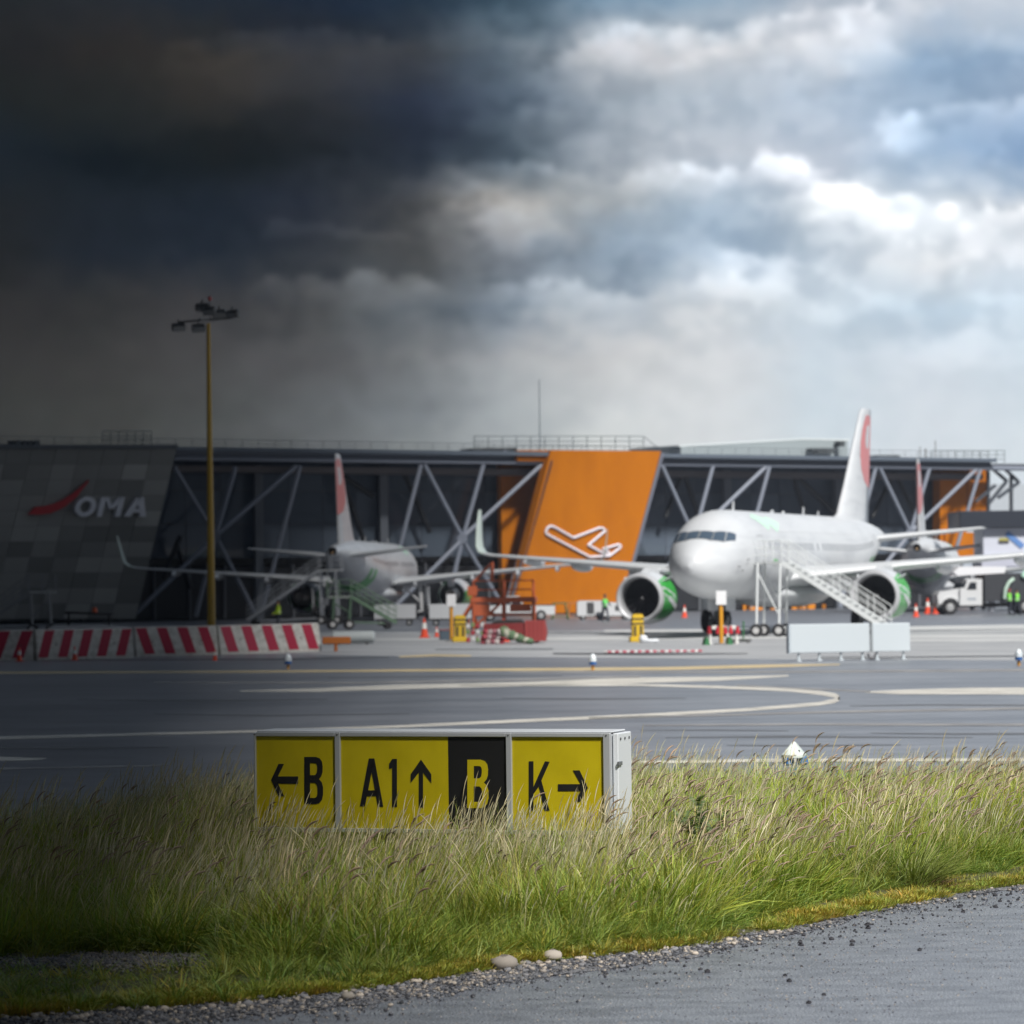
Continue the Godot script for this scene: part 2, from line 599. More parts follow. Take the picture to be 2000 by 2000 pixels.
func sheet(sh: Shape, near: Callable, far: Callable, x0: float, x1: float, nx: int, nd: int, y: Callable) -> void:
	var rows := []
	for i in nx + 1:
		var x := lerpf(x0, x1, float(i) / nx)
		var row := PackedVector3Array()
		for j in nd + 1:
			var d: float = lerpf(near.call(x), far.call(x), float(j) / nd)
			row.append(Vector3(x, y.call(x, d), -d))
		rows.append(row)
	for i in nx:
		for j in nd:
			var a: Vector3 = rows[i][j]
			var b: Vector3 = rows[i + 1][j]
			var c: Vector3 = rows[i + 1][j + 1]
			var e: Vector3 = rows[i][j + 1]
			var n0 := (c - a).cross(e - b).normalized()
			n0 = n0 if n0.y > 0.0 else -n0
			sh.tri(a, b, c, n0, n0, n0)
			sh.tri(a, c, e, n0, n0, n0)

func ribbon(pts: Array, y: float) -> Shape:              # painted line from measured points (x, y, thickness)
	var sh := Shape.new()
	for i in pts.size() - 1:
		var p: Array = pts[i]
		var q: Array = pts[i + 1]
		var a := ground(p[0], p[1] - p[2] * 0.5)
		var b := ground(p[0], p[1] + p[2] * 0.5)
		var c := ground(q[0], q[1] + q[2] * 0.5)
		var d := ground(q[0], q[1] - q[2] * 0.5)
		for k in [a, b, c, d]:
			pass
		var up := Vector3.UP * y
		sh.quad(a + up, b + up, c + up, d + up, Vector3.UP)
	return sh

func grounds() -> void:
	for p in [[-900, 2085], [0, 1996], [420, 1968], [700, 1940], [1000, 1893], [1300, 1862], [1500, 1826], [1700, 1786], [1850, 1756], [2000, 1732], [2500, 1660]]:
		var g := ground(p[0], p[1])
		edge_pts.append(Vector2(g.x, -g.z))

	# taxiway: one asphalt sheet that reaches the horizon
	var tar := StandardMaterial3D.new()
	tar.albedo_texture = noise_tex(0.006, 3, [[0.2, 0.155, 0.167, 0.195], [0.45, 0.2, 0.214, 0.246], [0.62, 0.22, 0.235, 0.267], [0.85, 0.255, 0.268, 0.3]], 6, 1024)
	worldmap(tar, Vector3(0.013, 0.05, 0.05))
	tar.roughness = 0.36
	tar.detail_enabled = true
	tar.detail_blend_mode = BaseMaterial3D.BLEND_MODE_MUL
	tar.detail_albedo = noise_tex(0.02, 13, [[0.3, 0.62, 0.62, 0.62], [0.55, 0.85, 0.85, 0.85], [0.7, 1, 1, 1]], 5, 1024)
	tar.detail_uv_layer = BaseMaterial3D.DETAIL_UV_2
	tar.uv2_triplanar = true
	tar.uv2_world_triplanar = true
	tar.uv2_scale = Vector3(0.035, 0.2, 0.31)
	var g := Shape.new()
	var xs := [-4000.0, -300.0, -60.0, 60.0, 300.0, 4000.0]
	var zs := [400.0, 10.0, -120.0, -400.0, -4500.0]
	for i in xs.size() - 1:
		for j in zs.size() - 1:
			g.quad(Vector3(xs[i], 0, zs[j]), Vector3(xs[i + 1], 0, zs[j]), Vector3(xs[i + 1], 0, zs[j + 1]), Vector3(xs[i], 0, zs[j + 1]), Vector3.UP)
	var taxiway := setting("taxiway_ground", g, tar)

	# the pale concrete strip of the apron and the darker stands behind it
	var slab := StandardMaterial3D.new()
	slab.albedo_texture = noise_tex(0.008, 8, [[0.2, 0.26, 0.27, 0.285], [0.42, 0.32, 0.33, 0.345], [0.6, 0.36, 0.37, 0.382], [0.85, 0.42, 0.428, 0.436]], 5, 1024)
	worldmap(slab, Vector3(0.02, 0.06, 0.06))
	slab.roughness = 0.6
	var con := Shape.new()
	var n_ := 24
	for i in n_:
		var xa := lerpf(-900.0, 2900.0, float(i) / n_)
		var xb := lerpf(-900.0, 2900.0, float(i + 1) / n_)
		var up := Vector3.UP * 0.004
		var far_y := func(x): return 1233.0 - 0.0065 * (x - 1000.0)
		var near_y := func(x): return 1281.0 + 3.0 * sin(x * 0.002) + 0.012 * (x - 1000.0)
		con.quad(ground(xa, near_y.call(xa)) + up, ground(xb, near_y.call(xb)) + up, ground(xb, far_y.call(xb)) + up, ground(xa, far_y.call(xa)) + up, Vector3.UP)
	var apron := setting("apron_pavement", con, slab)
	var pale := StandardMaterial3D.new()
	pale.albedo_texture = noise_tex(0.01, 18, [[0.2, 0.42, 0.43, 0.43], [0.6, 0.52, 0.53, 0.53], [0.9, 0.57, 0.58, 0.58]], 5, 512)
	worldmap(pale, Vector3(0.05, 0.2, 0.2))
	pale.roughness = 0.6
	for b in [[[-300, 1250, 3], [900, 1249, 5], [1300, 1246, 7], [1530, 1245, 5], [2400, 1240, 7]], [[1180, 1233, 5], [1500, 1231, 6], [2400, 1221, 16]], [[1560, 1252, 4], [2400, 1248, 6]]]:
		obj("painted_line", ribbon(b, 0.008), pale, apron)
	var seal := paint(0.03, 0.031, 0.034, 0.7)
	for b in [[[1080, 1277, 3], [1250, 1278, 4], [1460, 1277, 2]], [[850, 1269, 1.5], [1080, 1268, 1.5]], [[-100, 1290, 2], [560, 1288, 2.5], [760, 1284, 1]], [[1600, 1285, 2], [2100, 1281, 2]]]:
		obj("tar_seam", ribbon(b, 0.006), seal, taxiway)

	var rubber := paint(0.105, 0.11, 0.12, 0.6)
	for b in [[[980, 1364, 1], [1150, 1366, 3], [1340, 1364, 1]], [[1660, 1379, 1], [1800, 1377, 2.5], [2100, 1378, 3]], [[150, 1366, 1], [380, 1369, 3], [640, 1366, 1]], [[1300, 1441, 1], [1520, 1439, 4], [1900, 1441, 1]],
			[[1420, 1456, 1], [1600, 1457, 3], [1760, 1455, 1]], [[1700, 1432, 1], [1850, 1434, 3], [2100, 1433, 3]], [[300, 1395, 1], [520, 1398, 3], [800, 1394, 1]], [[-100, 1462, 2], [120, 1461, 4], [330, 1460, 1]], [[1250, 1427, 1], [1400, 1426, 2], [1540, 1428, 1]], [[640, 1324, 1], [860, 1322, 2], [1100, 1320, 1]]]:
		obj("rubber_mark", ribbon(b, 0.004), rubber, taxiway)

	# painted lines on the taxiway
	var line := StandardMaterial3D.new()
	line.albedo_texture = noise_tex(0.02, 28, [[0.25, 0.36, 0.345, 0.31], [0.5, 0.56, 0.54, 0.49], [0.8, 0.68, 0.66, 0.6]], 5, 512)
	worldmap(line, Vector3(0.06, 0.25, 0.25))
	line.roughness = 0.6
	var yellow := StandardMaterial3D.new()
	yellow.albedo_texture = noise_tex(0.02, 29, [[0.25, 0.36, 0.29, 0.17], [0.5, 0.54, 0.43, 0.24], [0.8, 0.62, 0.5, 0.3]], 5, 512)
	worldmap(yellow, Vector3(0.06, 0.25, 0.25))
	yellow.roughness = 0.6
	var faint := StandardMaterial3D.new()
	faint.albedo_texture = noise_tex(0.02, 30, [[0.3, 0.17, 0.17, 0.18], [0.6, 0.27, 0.265, 0.26], [0.85, 0.38, 0.37, 0.36]], 5, 512)
	worldmap(faint, Vector3(0.06, 0.25, 0.25))
	faint.roughness = 0.6
	for b in [
		[yellow, [[-400, 1320, 4], [0, 1314, 4], [500, 1312, 4], [1000, 1308, 5], [1300, 1306, 6], [1500, 1301, 6], [1640, 1298, 2]]],
		[faint, [[1000, 1313, 3], [1435, 1313, 4], [2000, 1309, 5], [2400, 1306, 5]]],
		[line, [[470, 1350, 2], [620, 1348, 7], [780, 1342, 9], [1000, 1337, 8], [1250, 1329, 11], [1400, 1326, 8], [1540, 1320, 3]]],
		[faint, [[300, 1333, 3], [700, 1334, 3], [1000, 1328, 5], [1250, 1322, 5]]],
		[line, [[900, 1339, 3], [1243, 1338, 4], [1400, 1342, 5], [1543, 1348, 6], [1600, 1353.5, 8], [1632, 1359, 9], [1640, 1364, 9], [1630, 1369, 9], [1600, 1375, 7], [1466, 1386, 6], [1250, 1398, 6], [1000, 1409, 6], [760, 1420, 5], [497, 1429, 5], [250, 1435, 5], [0, 1442, 6], [-300, 1449, 6]]],
		[line, [[1690, 1352, 2], [1760, 1352, 9], [1900, 1350, 13], [2020, 1350, 14], [2400, 1347, 14]]],
		[faint, [[1440, 1339, 3], [1700, 1351, 3]]],
		[faint, [[1150, 1403, 4], [1400, 1397, 4], [1620, 1391, 4], [2000, 1384, 5], [2400, 1379, 5]]],
		[faint, [[1259, 1417, 3], [1600, 1415, 4], [2000, 1416, 5], [2400, 1416, 5]]],
		[line, [[1180, 1490, 5], [1500, 1486, 6], [2000, 1484, 6], [2500, 1482, 6]]],
		[line, [[-300, 1486, 10], [0, 1483, 9], [60, 1483, 5], [90, 1482, 2]]],
		[faint, [[-300, 1506, 4], [0, 1502, 4], [330, 1496, 4]]],
		[yellow, [[780, 1283, 3], [850, 1280, 4], [920, 1281, 3]]],
	]:
		obj("painted_line", ribbon(b[1], 0.005), b[0], taxiway)

	# the near road
	var asphalt := StandardMaterial3D.new()
	asphalt.albedo_texture = noise_tex(0.3, 4, [[0.25, 0.05, 0.056, 0.07], [0.4, 0.12, 0.131, 0.153], [0.52, 0.19, 0.207, 0.238], [0.62, 0.27, 0.292, 0.33], [0.78, 0.6, 0.62, 0.66]], 3, 1024)
	worldmap(asphalt, Vector3(0.2, 0.2, 0.2))
	asphalt.roughness = 0.33
	asphalt.metallic_specular = 0.6
	asphalt.normal_enabled = true
	var nt := noise_tex(0.22, 9, [], 3, 1024)
	nt.as_normal_map = true
	nt.bump_strength = 5.0
	asphalt.normal_texture = nt
	asphalt.normal_scale = 0.25
	asphalt.detail_enabled = true
	asphalt.detail_blend_mode = BaseMaterial3D.BLEND_MODE_MUL
	asphalt.detail_albedo = noise_tex(0.012, 19, [[0.25, 0.66, 0.66, 0.68], [0.5, 0.88, 0.88, 0.9], [0.75, 1, 1, 1]], 6, 1024)
	asphalt.detail_uv_layer = BaseMaterial3D.DETAIL_UV_2
	asphalt.uv2_triplanar = true
	asphalt.uv2_world_triplanar = true
	asphalt.uv2_scale = Vector3(0.14, 0.3, 0.3)
	var rn := FastNoiseLite.new()
	rn.seed = 40
	rn.frequency = 1.6
	rn.fractal_octaves = 4
	var road := Shape.new()
	sheet(road, func(_x): return -14.0, func(x): return road_edge(x) + 0.05, -30.0, 30.0, 120, 6, func(_x, _d): return 0.012)
	setting("service_road", road, asphalt)

	# soil of the grass strip
	var soil := StandardMaterial3D.new()
	soil.albedo_texture = noise_tex(0.03, 23, [[0.2, 0.03, 0.026, 0.014], [0.45, 0.06, 0.055, 0.02], [0.6, 0.07, 0.085, 0.02], [0.85, 0.11, 0.1, 0.045]], 6, 1024)
	worldmap(soil, Vector3(0.5, 0.5, 0.5))
	soil.roughness = 0.95
	var bed := Shape.new()
	sheet(bed, func(x): return road_edge(x) + 0.1 + 0.22 * rn.get_noise_1d(x * 0.7), func(x): return verge_far(x) + 0.4, -30.0, 30.0, 400, 40, func(x, d): return 0.019 + (0.012 + 0.035 * (1.0 + rn.get_noise_2d(x, d))) * smoothstep(0.0, 0.6, d - road_edge(x) - 0.1))
	setting("verge_soil", bed, soil)
	# crumbled edge of the road
	var crumb := StandardMaterial3D.new()
	crumb.albedo_texture = speckle(512, 6, [[0.4, 0.1, 0.105, 0.12], [0.3, 0.17, 0.175, 0.19], [0.2, 0.28, 0.27, 0.26], [0.1, 0.05, 0.05, 0.06]])
	worldmap(crumb, Vector3(0.22, 0.22, 0.22))
	crumb.roughness = 0.85
	var mar := Shape.new()
	sheet(mar, func(x): return road_edge(x) - 0.18 - 0.55 * (1.0 - smoothstep(0.2, 2.6, x)) + 0.4 * rn.get_noise_1d(x * 0.9 + 50.0), func(x): return road_edge(x) + 0.5, -30.0, 30.0, 600, 6, func(x, d): return 0.017 + 0.008 * rn.get_noise_2d(x * 5.0, d * 5.0))
	setting("road_shoulder", mar, crumb)

# ---------------------------------------------------------------- terminal
func front_d(x: float) -> float:                         # distance of the terminal's truss line in that column
	return 1.0 / lerpf(1.0 / 258.0, 1.0 / 301.6, (x - 350.0) / 1500.0)

var t_base := Vector3.ZERO
var t_along := Vector3.RIGHT
var t_out := Vector3.BACK                                # from the terminal towards the apron

func tp(x: float, y: float, out := 0.0) -> Vector3:      # a measured point on the terminal's front, out metres before it, from its base
	var o := t_base + t_out * out
	var r := ray(x, y)
	var k := (o - cam_at).dot(t_out) / r.dot(t_out)
	return cam_at + r * k - t_base

func floor_y(p: Vector3, y: float) -> Vector3:
	return Vector3(p.x, y, p.z)

func panel(sh: Shape, pts: Array, out: float, thick: float) -> void:     # a flat panel from measured corners, its face out metres before the front
	var f := []
	for p in pts:
		f.append(tp(p[0], p[1], out))
	var b := t_out * -thick
	var m: Vector3 = (f[0] + f[2]) * 0.5
	sh.quad(f[0], f[1], f[2], f[3], t_out)
	sh.quad(f[0] + b, f[1] + b, f[2] + b, f[3] + b, -t_out)
	for i in 4:
		var p: Vector3 = f[i]
		var q: Vector3 = f[(i + 1) % 4]
		sh.quad(p, q, q + b, p + b, (p + q) * 0.5 - m)

func terminal() -> void:
	var a := stand(350, front_d(350))
	var b := stand(1850, front_d(1850))
	t_base = stand(1000, front_d(1000))
	t_along = (b - a).normalized()
	t_out = t_along.cross(Vector3.UP)
	if t_out.z < 0.0:
		t_out = -t_out
	var t := thing("terminal_building", "long dark glass airport terminal with steel trusses and a slanted orange wall", "building", t_base)
	var turn := Basis(t_along, Vector3.UP, t_out)
	var steel := paint(0.2, 0.225, 0.28, 0.5)
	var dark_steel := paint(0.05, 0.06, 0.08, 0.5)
	var roofing := paint(0.08, 0.1, 0.13, 0.6)
	var tall := tp(1000, 885).y                             # height of the roof edge
	var x0 := -75.0
	var x1 := 53.0
	var along := func(s, y, out): return t_along * s + Vector3.UP * y + t_out * out

	# body behind the glass: floor slabs, back wall, end wall, roof
	var sh := Shape.new()
	sh.box(along.call((x0 + x1) / 2, tall - 0.35, -14.0), Vector3(x1 - x0, 0.5, 26.0), turn)
	obj("roof", sh, roofing, t)
	sh = Shape.new()
	sh.box(along.call((x0 + x1) / 2, tall * 0.5 - 0.3, -26.5), Vector3(x1 - x0, tall - 0.6, 0.4), turn)
	obj("back_wall", sh, paint(0.16, 0.17, 0.18, 0.8), t)
	sh = Shape.new()
	sh.box(along.call(x1 + 0.2, tall * 0.5 - 0.3, -16.0), Vector3(0.4, tall - 0.6, 21.0), turn)
	obj("end_wall", sh, paint(0.12, 0.13, 0.15, 0.8), t)
	for fl in [[4.6, 0.5], [0.1, 0.2]]:
		sh = Shape.new()
		sh.box(along.call((x0 + x1) / 2, fl[0], -16.0), Vector3(x1 - x0, fl[1], 20.0), turn)
		obj("floor_slab", sh, paint(0.2, 0.2, 0.2, 0.8), t)

	# glazing: panes between slim mullions, set back behind the trusses
	var glass := []
	for k in 3:
		var g := StandardMaterial3D.new()
		g.albedo_color = srgb([0.075, 0.1, 0.085][k], [0.095, 0.125, 0.108][k], [0.125, 0.16, 0.14][k])
		g.roughness = 0.06
		g.metallic_specular = 0.5
		glass.append(g)
	var pane_mesh := BoxMesh.new()
	pane_mesh.size = Vector3(3.06, 2.62, 0.05)
	var cols := int((x1 - x0) / 3.15)
	for i in cols:
		for j in 3:
			var p := obj("pane", pane_mesh, glass[(i * 7 + j * 5 + i / 3) % 3], t)
			p.transform = Transform3D(turn * Basis(Vector3.RIGHT, rng.randf_range(-0.006, 0.006)) * Basis(Vector3.UP, rng.randf_range(-0.008, 0.008)), along.call(x0 + 1.6 + i * 3.15, 4.9 + 1.35 + j * 2.7, -5.0))
	sh = Shape.new()
	for i in cols + 1:
		sh.box(along.call(x0 + 0.025 + i * 3.15, 8.6, -5.05), Vector3(0.07, 8.2, 0.12), turn)
	for j in 4:
		sh.box(along.call((x0 + x1) / 2, 4.9 + j * 2.7, -5.06), Vector3(x1 - x0, 0.07, 0.1), turn)
	obj("mullion_frame", sh, dark_steel, t)
	# ground floor: dark shutters, a few orange
	var shutter := BoxMesh.new()
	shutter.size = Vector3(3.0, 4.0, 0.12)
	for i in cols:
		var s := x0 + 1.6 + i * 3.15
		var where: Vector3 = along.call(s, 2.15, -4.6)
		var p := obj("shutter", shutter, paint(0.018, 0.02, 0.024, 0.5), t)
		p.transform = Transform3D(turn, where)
	var pier := BoxMesh.new()
	pier.size = Vector3(0.14, 4.3, 0.3)
	for i in cols + 1:
		var p := obj("pier", pier, paint(0.16, 0.17, 0.19, 0.6), t)
		p.transform = Transform3D(turn, along.call(x0 + 0.025 + i * 3.15, 2.2, -4.5))
	for q in [[1462, 1490, 1178, 1201], [1506, 1516, 1178, 1201], [1547, 1557, 1178, 1200], [1562, 1574, 1178, 1200], [1578, 1592, 1176, 1200], [1607, 1613, 1180, 1200], [1452, 1457, 1180, 1201]]:
		sh = Shape.new()
		panel(sh, [[q[0], q[2]], [q[1], q[2]], [q[1], q[3]], [q[0], q[3]]], -4.2, 0.15)
		obj("orange_panel", sh, paint(0.62, 0.22, 0.01, 0.5), t)
	for x in [1432, 1468, 1499, 1533, 1570]:
		sh = Shape.new()
		var p0 := floor_y(tp(x, 1200, -3.9), 0.2)
		sh.tube(p0, floor_y(p0, 3.2), 0.09)
		obj("post", sh, paint(0.5, 0.5, 0.52, 0.5), t)

	# columns just behind the glass line
	for x in [504, 748, 1012, 1420, 1636, 1870]:
		sh = Shape.new()
		var p0 := tp(x, 1000, -4.2)
		sh.box(floor_y(p0, tall * 0.5 - 0.5), Vector3(0.75, tall - 1.0, 0.4), turn)
		obj("column", sh, paint(0.12, 0.135, 0.16, 0.6), t)

	# top girder with its pale lower flange, roof edge and railing
	var gy := tp(1000, 903).y
	sh = Shape.new()
	sh.box(along.call((x0 + x1) / 2 - 0.0, tall - 0.05, -1.0), Vector3(x1 - x0, 0.34, 3.4), turn)
	obj("roof_edge", sh, paint(0.1, 0.125, 0.16, 0.5), t)
	sh = Shape.new()
	sh.box(along.call((x0 + x1) / 2, (tall + gy) * 0.5 - 0.08, -0.2), Vector3(x1 - x0, tall - gy - 0.3, 0.25), turn)
	obj("girder_web", sh, paint(0.1, 0.12, 0.16, 0.5), t)
	sh = Shape.new()
	sh.tube(along.call(x0, gy, 0.0), along.call(x1 + 6.0, gy, 0.0), 0.2, 0.2, 10)
	obj("girder_tube", sh, steel, t)
	sh = Shape.new()
	sh.box(along.call((x0 + x1) / 2, gy - 0.75, -2.2), Vector3(x1 - x0, 0.5, 2.0), turn)
	obj("soffit", sh, paint(0.12, 0.11, 0.115, 0.7), t)
	sh = Shape.new()
	sh.tube(along.call(x0, tall + 0.75, -0.3), along.call(x1, tall + 0.75, -0.3), 0.025, 0.025, 5)
	sh.tube(along.call(x0, tall + 0.42, -0.3), along.call(x1, tall + 0.42, -0.3), 0.02, 0.02, 5)
	for i in 86:
		sh.tube(along.call(x0 + 1 + i * 1.48, tall + 0.1, -0.3), along.call(x0 + 1 + i * 1.48, tall + 0.77, -0.3), 0.022, 0.022, 5, false)
	obj("roof_railing", sh, paint(0.16, 0.18, 0.2, 0.5), t)

	# truss members of round tube, from top joints to nodes and on to the ground
	var members := [
		[340, 912, 420, 1046], [460, 912, 421, 1046], [578, 910, 421, 1046], [420, 1048, 262, 1200], [421, 1048, 500, 1202], [421, 1048, 382, 1206],
		[586, 910, 512, 1190], [829, 908, 903, 1050], [944, 908, 904, 1050], [1058, 908, 903, 1050], [903, 1054, 760, 1196], [903, 1054, 868, 1200], [903, 1054, 990, 1198], [822, 908, 750, 1190], [1064, 908, 985, 1196],
		[1292, 908, 1354, 1046], [1393, 908, 1356, 1046], [1500, 908, 1355, 1046], [1355, 1048, 1230, 1190], [1355, 1048, 1430, 1192], [1503, 910, 1428, 1190],
		[1716, 910, 1778, 1040], [1816, 912, 1778, 1040], [1912, 912, 1778, 1040], [1778, 1042, 1660, 1186], [1778, 1042, 1850, 1190], [1711, 910, 1640, 1186], [1916, 912, 1862, 1090], [1862, 1090, 1836, 1190],
		[100, 908, -30, 1040], [214, 908, 300, 1040],
	]
	for m in members:
		sh = Shape.new()
		var p := tp(m[0], m[1], 0.0)
		var q := tp(m[2], m[3], 0.0)
		q.y = maxf(q.y, 0.1)
		sh.tube(p, q, 0.185, 0.185, 10)
		obj("truss_member", sh, steel, t)
	for m in [[330, 1040, 0.34], [421, 1047, 0.42], [903, 1052, 0.42], [1355, 1047, 0.42], [1778, 1041, 0.42]].slice(1):
		sh = Shape.new()
		sh.tube(tp(m[0], m[1], 0.25), tp(m[0], m[1], -0.25), m[2], m[2], 14)
		obj("truss_joint", sh, steel, t)
	# dark tubes standing in for the trusses mirrored in the glass
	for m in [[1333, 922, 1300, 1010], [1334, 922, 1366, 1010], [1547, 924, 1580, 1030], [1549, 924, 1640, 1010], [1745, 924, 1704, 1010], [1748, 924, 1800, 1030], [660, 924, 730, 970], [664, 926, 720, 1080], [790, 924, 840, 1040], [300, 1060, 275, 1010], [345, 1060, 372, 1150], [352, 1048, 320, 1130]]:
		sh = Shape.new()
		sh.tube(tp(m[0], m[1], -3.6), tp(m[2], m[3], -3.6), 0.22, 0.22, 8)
		obj("mirrored_strut", sh, paint(0.012, 0.014, 0.018, 0.5), t)

	# slanted orange wall with the outline of a climbing aeroplane
	var orange := StandardMaterial3D.new()
	orange.albedo_texture = noise_tex(0.01, 33, [[0.2, 0.41, 0.124, 0.001], [0.5, 0.45, 0.138, 0.0012], [0.8, 0.49, 0.153, 0.0015]], 4, 512)
	worldmap(orange, Vector3(0.08, 0.02, 0.08))
	orange.roughness = 0.6
	orange.metallic_specular = 0.25
	sh = Shape.new()
	panel(sh, [[1076, 879], [1291, 881], [1208, 1194], [994, 1200]], 0.9, 0.9)
	var ow := obj("orange_wall", sh, orange, t)
	sh = Shape.new()
	panel(sh, [[978, 902], [1110, 902], [1040, 1202], [982, 1204]], -3.4, 0.6)
	obj("orange_side_wall", sh, orange, t)
	sh = Shape.new()
	panel(sh, [[1010, 879], [1090, 879], [1084, 900], [1010, 900]], 0.4, 0.4)
	obj("orange_parapet", sh, orange, t)
	for e in [[1076, 900, 992, 1202], [1293, 884, 1208, 1198]]:
		sh = Shape.new()
		sh.beam(tp(e[0], e[1], 0.75), tp(e[2], e[3], 0.75), 0.3, 0.3)
		obj("wall_trim", sh, paint(0.14, 0.15, 0.19, 0.5), t)
	sh = Shape.new()
	var path := []
	for p in [[1066, 1039], [1069, 1031], [1075, 1027.5], [1082, 1029], [1120, 1050.5], [1171, 1031], [1178, 1032], [1182, 1037], [1149, 1064.5], [1187, 1085], [1190, 1079], [1178, 1072], [1208, 1063.5], [1212, 1066], [1211, 1070], [1190, 1086], [1152, 1088], [1067, 1043], [1066, 1039]]:
		path.append(tp(p[0], p[1], 1.02))
	sh.wire(path, 0.115, 8)
	for p in path:
		sh.ball(p, Vector3.ONE * 0.116, 8)
	obj("aeroplane_outline", sh, paint(0.74, 0.7, 0.76, 0.5), ow)

	# clad wall with the lettering: panels of several greys, leaning with the wall's edge
	var greys := []
	for k in 5:
		var tone: float = [0.15, 0.2, 0.25, 0.3, 0.17][k]
		greys.append(paint(tone * 1.0, tone * 1.02, tone * 0.98, 0.65))
	sh = Shape.new()
	panel(sh, [[-420, 874], [346, 874], [266, 1206], [-500, 1226]], 0.85, 5.6)
	var cw := obj("clad_wall", sh, paint(0.1, 0.105, 0.105, 0.8), t)
	for j in 11:
		var ya := 877.0 + j * 30.2
		var yb := ya + 29.6
		for i in 16:
			var k := func(x, y): return 346.0 - 1.0 - (15 - i) * 47.0 + x * 47.0 - (y - 874.0) * 0.241
			var shift := 0.0
			sh = Shape.new()
			panel(sh, [[k.call(shift - 0.987, ya), ya], [k.call(shift, ya), ya], [k.call(shift, yb), yb], [k.call(shift - 0.987, yb), yb]], 0.95 + rng.randf_range(0.0, 0.03), 0.14)
			var pick := 0 if rng.randf() < 0.22 else (1 if rng.randf() < 0.4 else (2 if rng.randf() < 0.6 else (3 if rng.randf() < 0.5 else 4)))
			if j < 1:
				pick = 4
			obj("cladding_panel", sh, greys[pick], cw)
	sh = Shape.new()
	panel(sh, [[-420, 868], [348, 868], [347, 876], [-420, 876]], 1.1, 3.0)
	obj("coping", sh, paint(0.08, 0.095, 0.11, 0.6), cw)
	var letters := [
		[[146, 1004, 0], [150, 978, 0]],
	]
	var white := paint(0.62, 0.64, 0.7, 0.5)
	# round letter as a ring
	sh = Shape.new()
	var ring_o := []
	var ring_i := []
	for k in 25:
		var an := TAU * k / 24
		ring_o.append(Vector2(167.5 + 20.5 * cos(an) - 4.0 * sin(an), 989.5 + 20.0 * sin(an)))
		ring_i.append(Vector2(167.5 + 10.5 * cos(an) - 2.6 * sin(an), 989.5 + 11.0 * sin(an)))
	for k in 24:
		panel(sh, [[ring_o[k].x, ring_o[k].y], [ring_o[k + 1].x, ring_o[k + 1].y], [ring_i[k + 1].x, ring_i[k + 1].y], [ring_i[k].x, ring_i[k].y]], 1.3, 0.3)
	obj("letter", sh, white, cw)
	for strokes in [
		[[[198, 971], [209, 971], [199, 1009], [189, 1009]], [[206, 971], [214, 971], [220, 994], [213, 994]], [[233, 971], [241, 971], [222, 994], [213, 994]], [[233, 971], [244, 971], [235, 1009], [225, 1009]]],
		[[[268, 971], [277, 971], [255, 1009], [243, 1009]], [[268, 971], [281, 971], [285, 1009], [274, 1009]], [[262, 994], [278, 994], [278, 1001], [258, 1001]]],
	]:
		sh = Shape.new()
		for q in strokes:
			panel(sh, q, 1.3, 0.3)
		obj("letter", sh, white, cw)
	sh = Shape.new()
	var top := [[70, 990], [90, 988], [110, 983], [130, 973], [150, 959], [174, 938]]
	var bot := [[56, 1005], [75, 1005.5], [98, 1003], [124, 992], [148, 973], [174, 940]]
	for k in 5:
		panel(sh, [top[k], top[k + 1], bot[k + 1], bot[k]], 1.3, 0.3)
	obj("red_swoosh", sh, paint(0.42, 0.012, 0.02, 0.5), cw)

	# railings and small plant on the roofs
	for r in [[926, 1257, 852, 881, 12], [1900 - 80, 1962, 880, 905, 9], [200, 296, 842, 868, 6]]:
		sh = Shape.new()
		for k in r[4] + 1:
			var x := lerpf(r[0], r[1], float(k) / r[4])
			sh.tube(tp(x, r[2], -1.5), tp(x, r[3], -1.5), 0.035, 0.035, 5)
		for y in [r[2], (r[2] * 2 + r[3]) / 3.0, (r[2] + r[3] * 2) / 3.0]:
			sh.tube(tp(r[0], y, -1.5), tp(r[1], y, -1.5), 0.035, 0.035, 5)
		obj("platform_railing", sh, paint(0.14, 0.17, 0.18, 0.5), t)
	sh = Shape.new()
	panel(sh, [[924, 876], [1010, 874], [1010, 881], [924, 882]], -0.6, 2.0)
	obj("service_platform", sh, paint(0.04, 0.045, 0.05, 0.6), t)
	for m in [[955, 882, 930, 902], [985, 882, 965, 900], [985, 880, 1008, 898], [930, 902, 985, 884]]:
		sh = Shape.new()
		sh.tube(tp(m[0], m[1], -0.4), tp(m[2], m[3], -0.4), 0.12)
		obj("strut", sh, steel, t)
	sh = Shape.new()
	sh.tube(tp(1258, 853, -1.5), tp(1292, 880, -1.5), 0.035, 0.035, 5)
	obj("sloping_rail", sh, paint(0.2, 0.22, 0.24, 0.5), t)
	for q in [[28, 42, 860, 872], [46, 52, 860, 872], [57, 64, 860, 872], [68, 78, 860, 872], [780, 822, 882, 888], [1715, 1758, 889, 897]]:
		sh = Shape.new()
		panel(sh, [[q[0], q[2]], [q[1], q[2]], [q[1], q[3]], [q[0], q[3]]], -2.0, 1.2)
		obj("roof_unit", sh, paint(0.07, 0.08, 0.085, 0.6), t)
	# white hall rising behind the roof
	sh = Shape.new()
	panel(sh, [[1330, 872], [1568, 858], [1568, 892], [1330, 892]], -22.0, 8.0)
	panel(sh, [[1568, 858], [1656, 860], [1656, 892], [1568, 892]], -22.0, 8.0)
	var hall := obj("roof_hall", sh, paint(0.3, 0.35, 0.37, 0.6), t)
	sh = Shape.new()
	panel(sh, [[1326, 869.5], [1568, 855.5], [1568, 859], [1326, 873]], -21.96, 8.1)
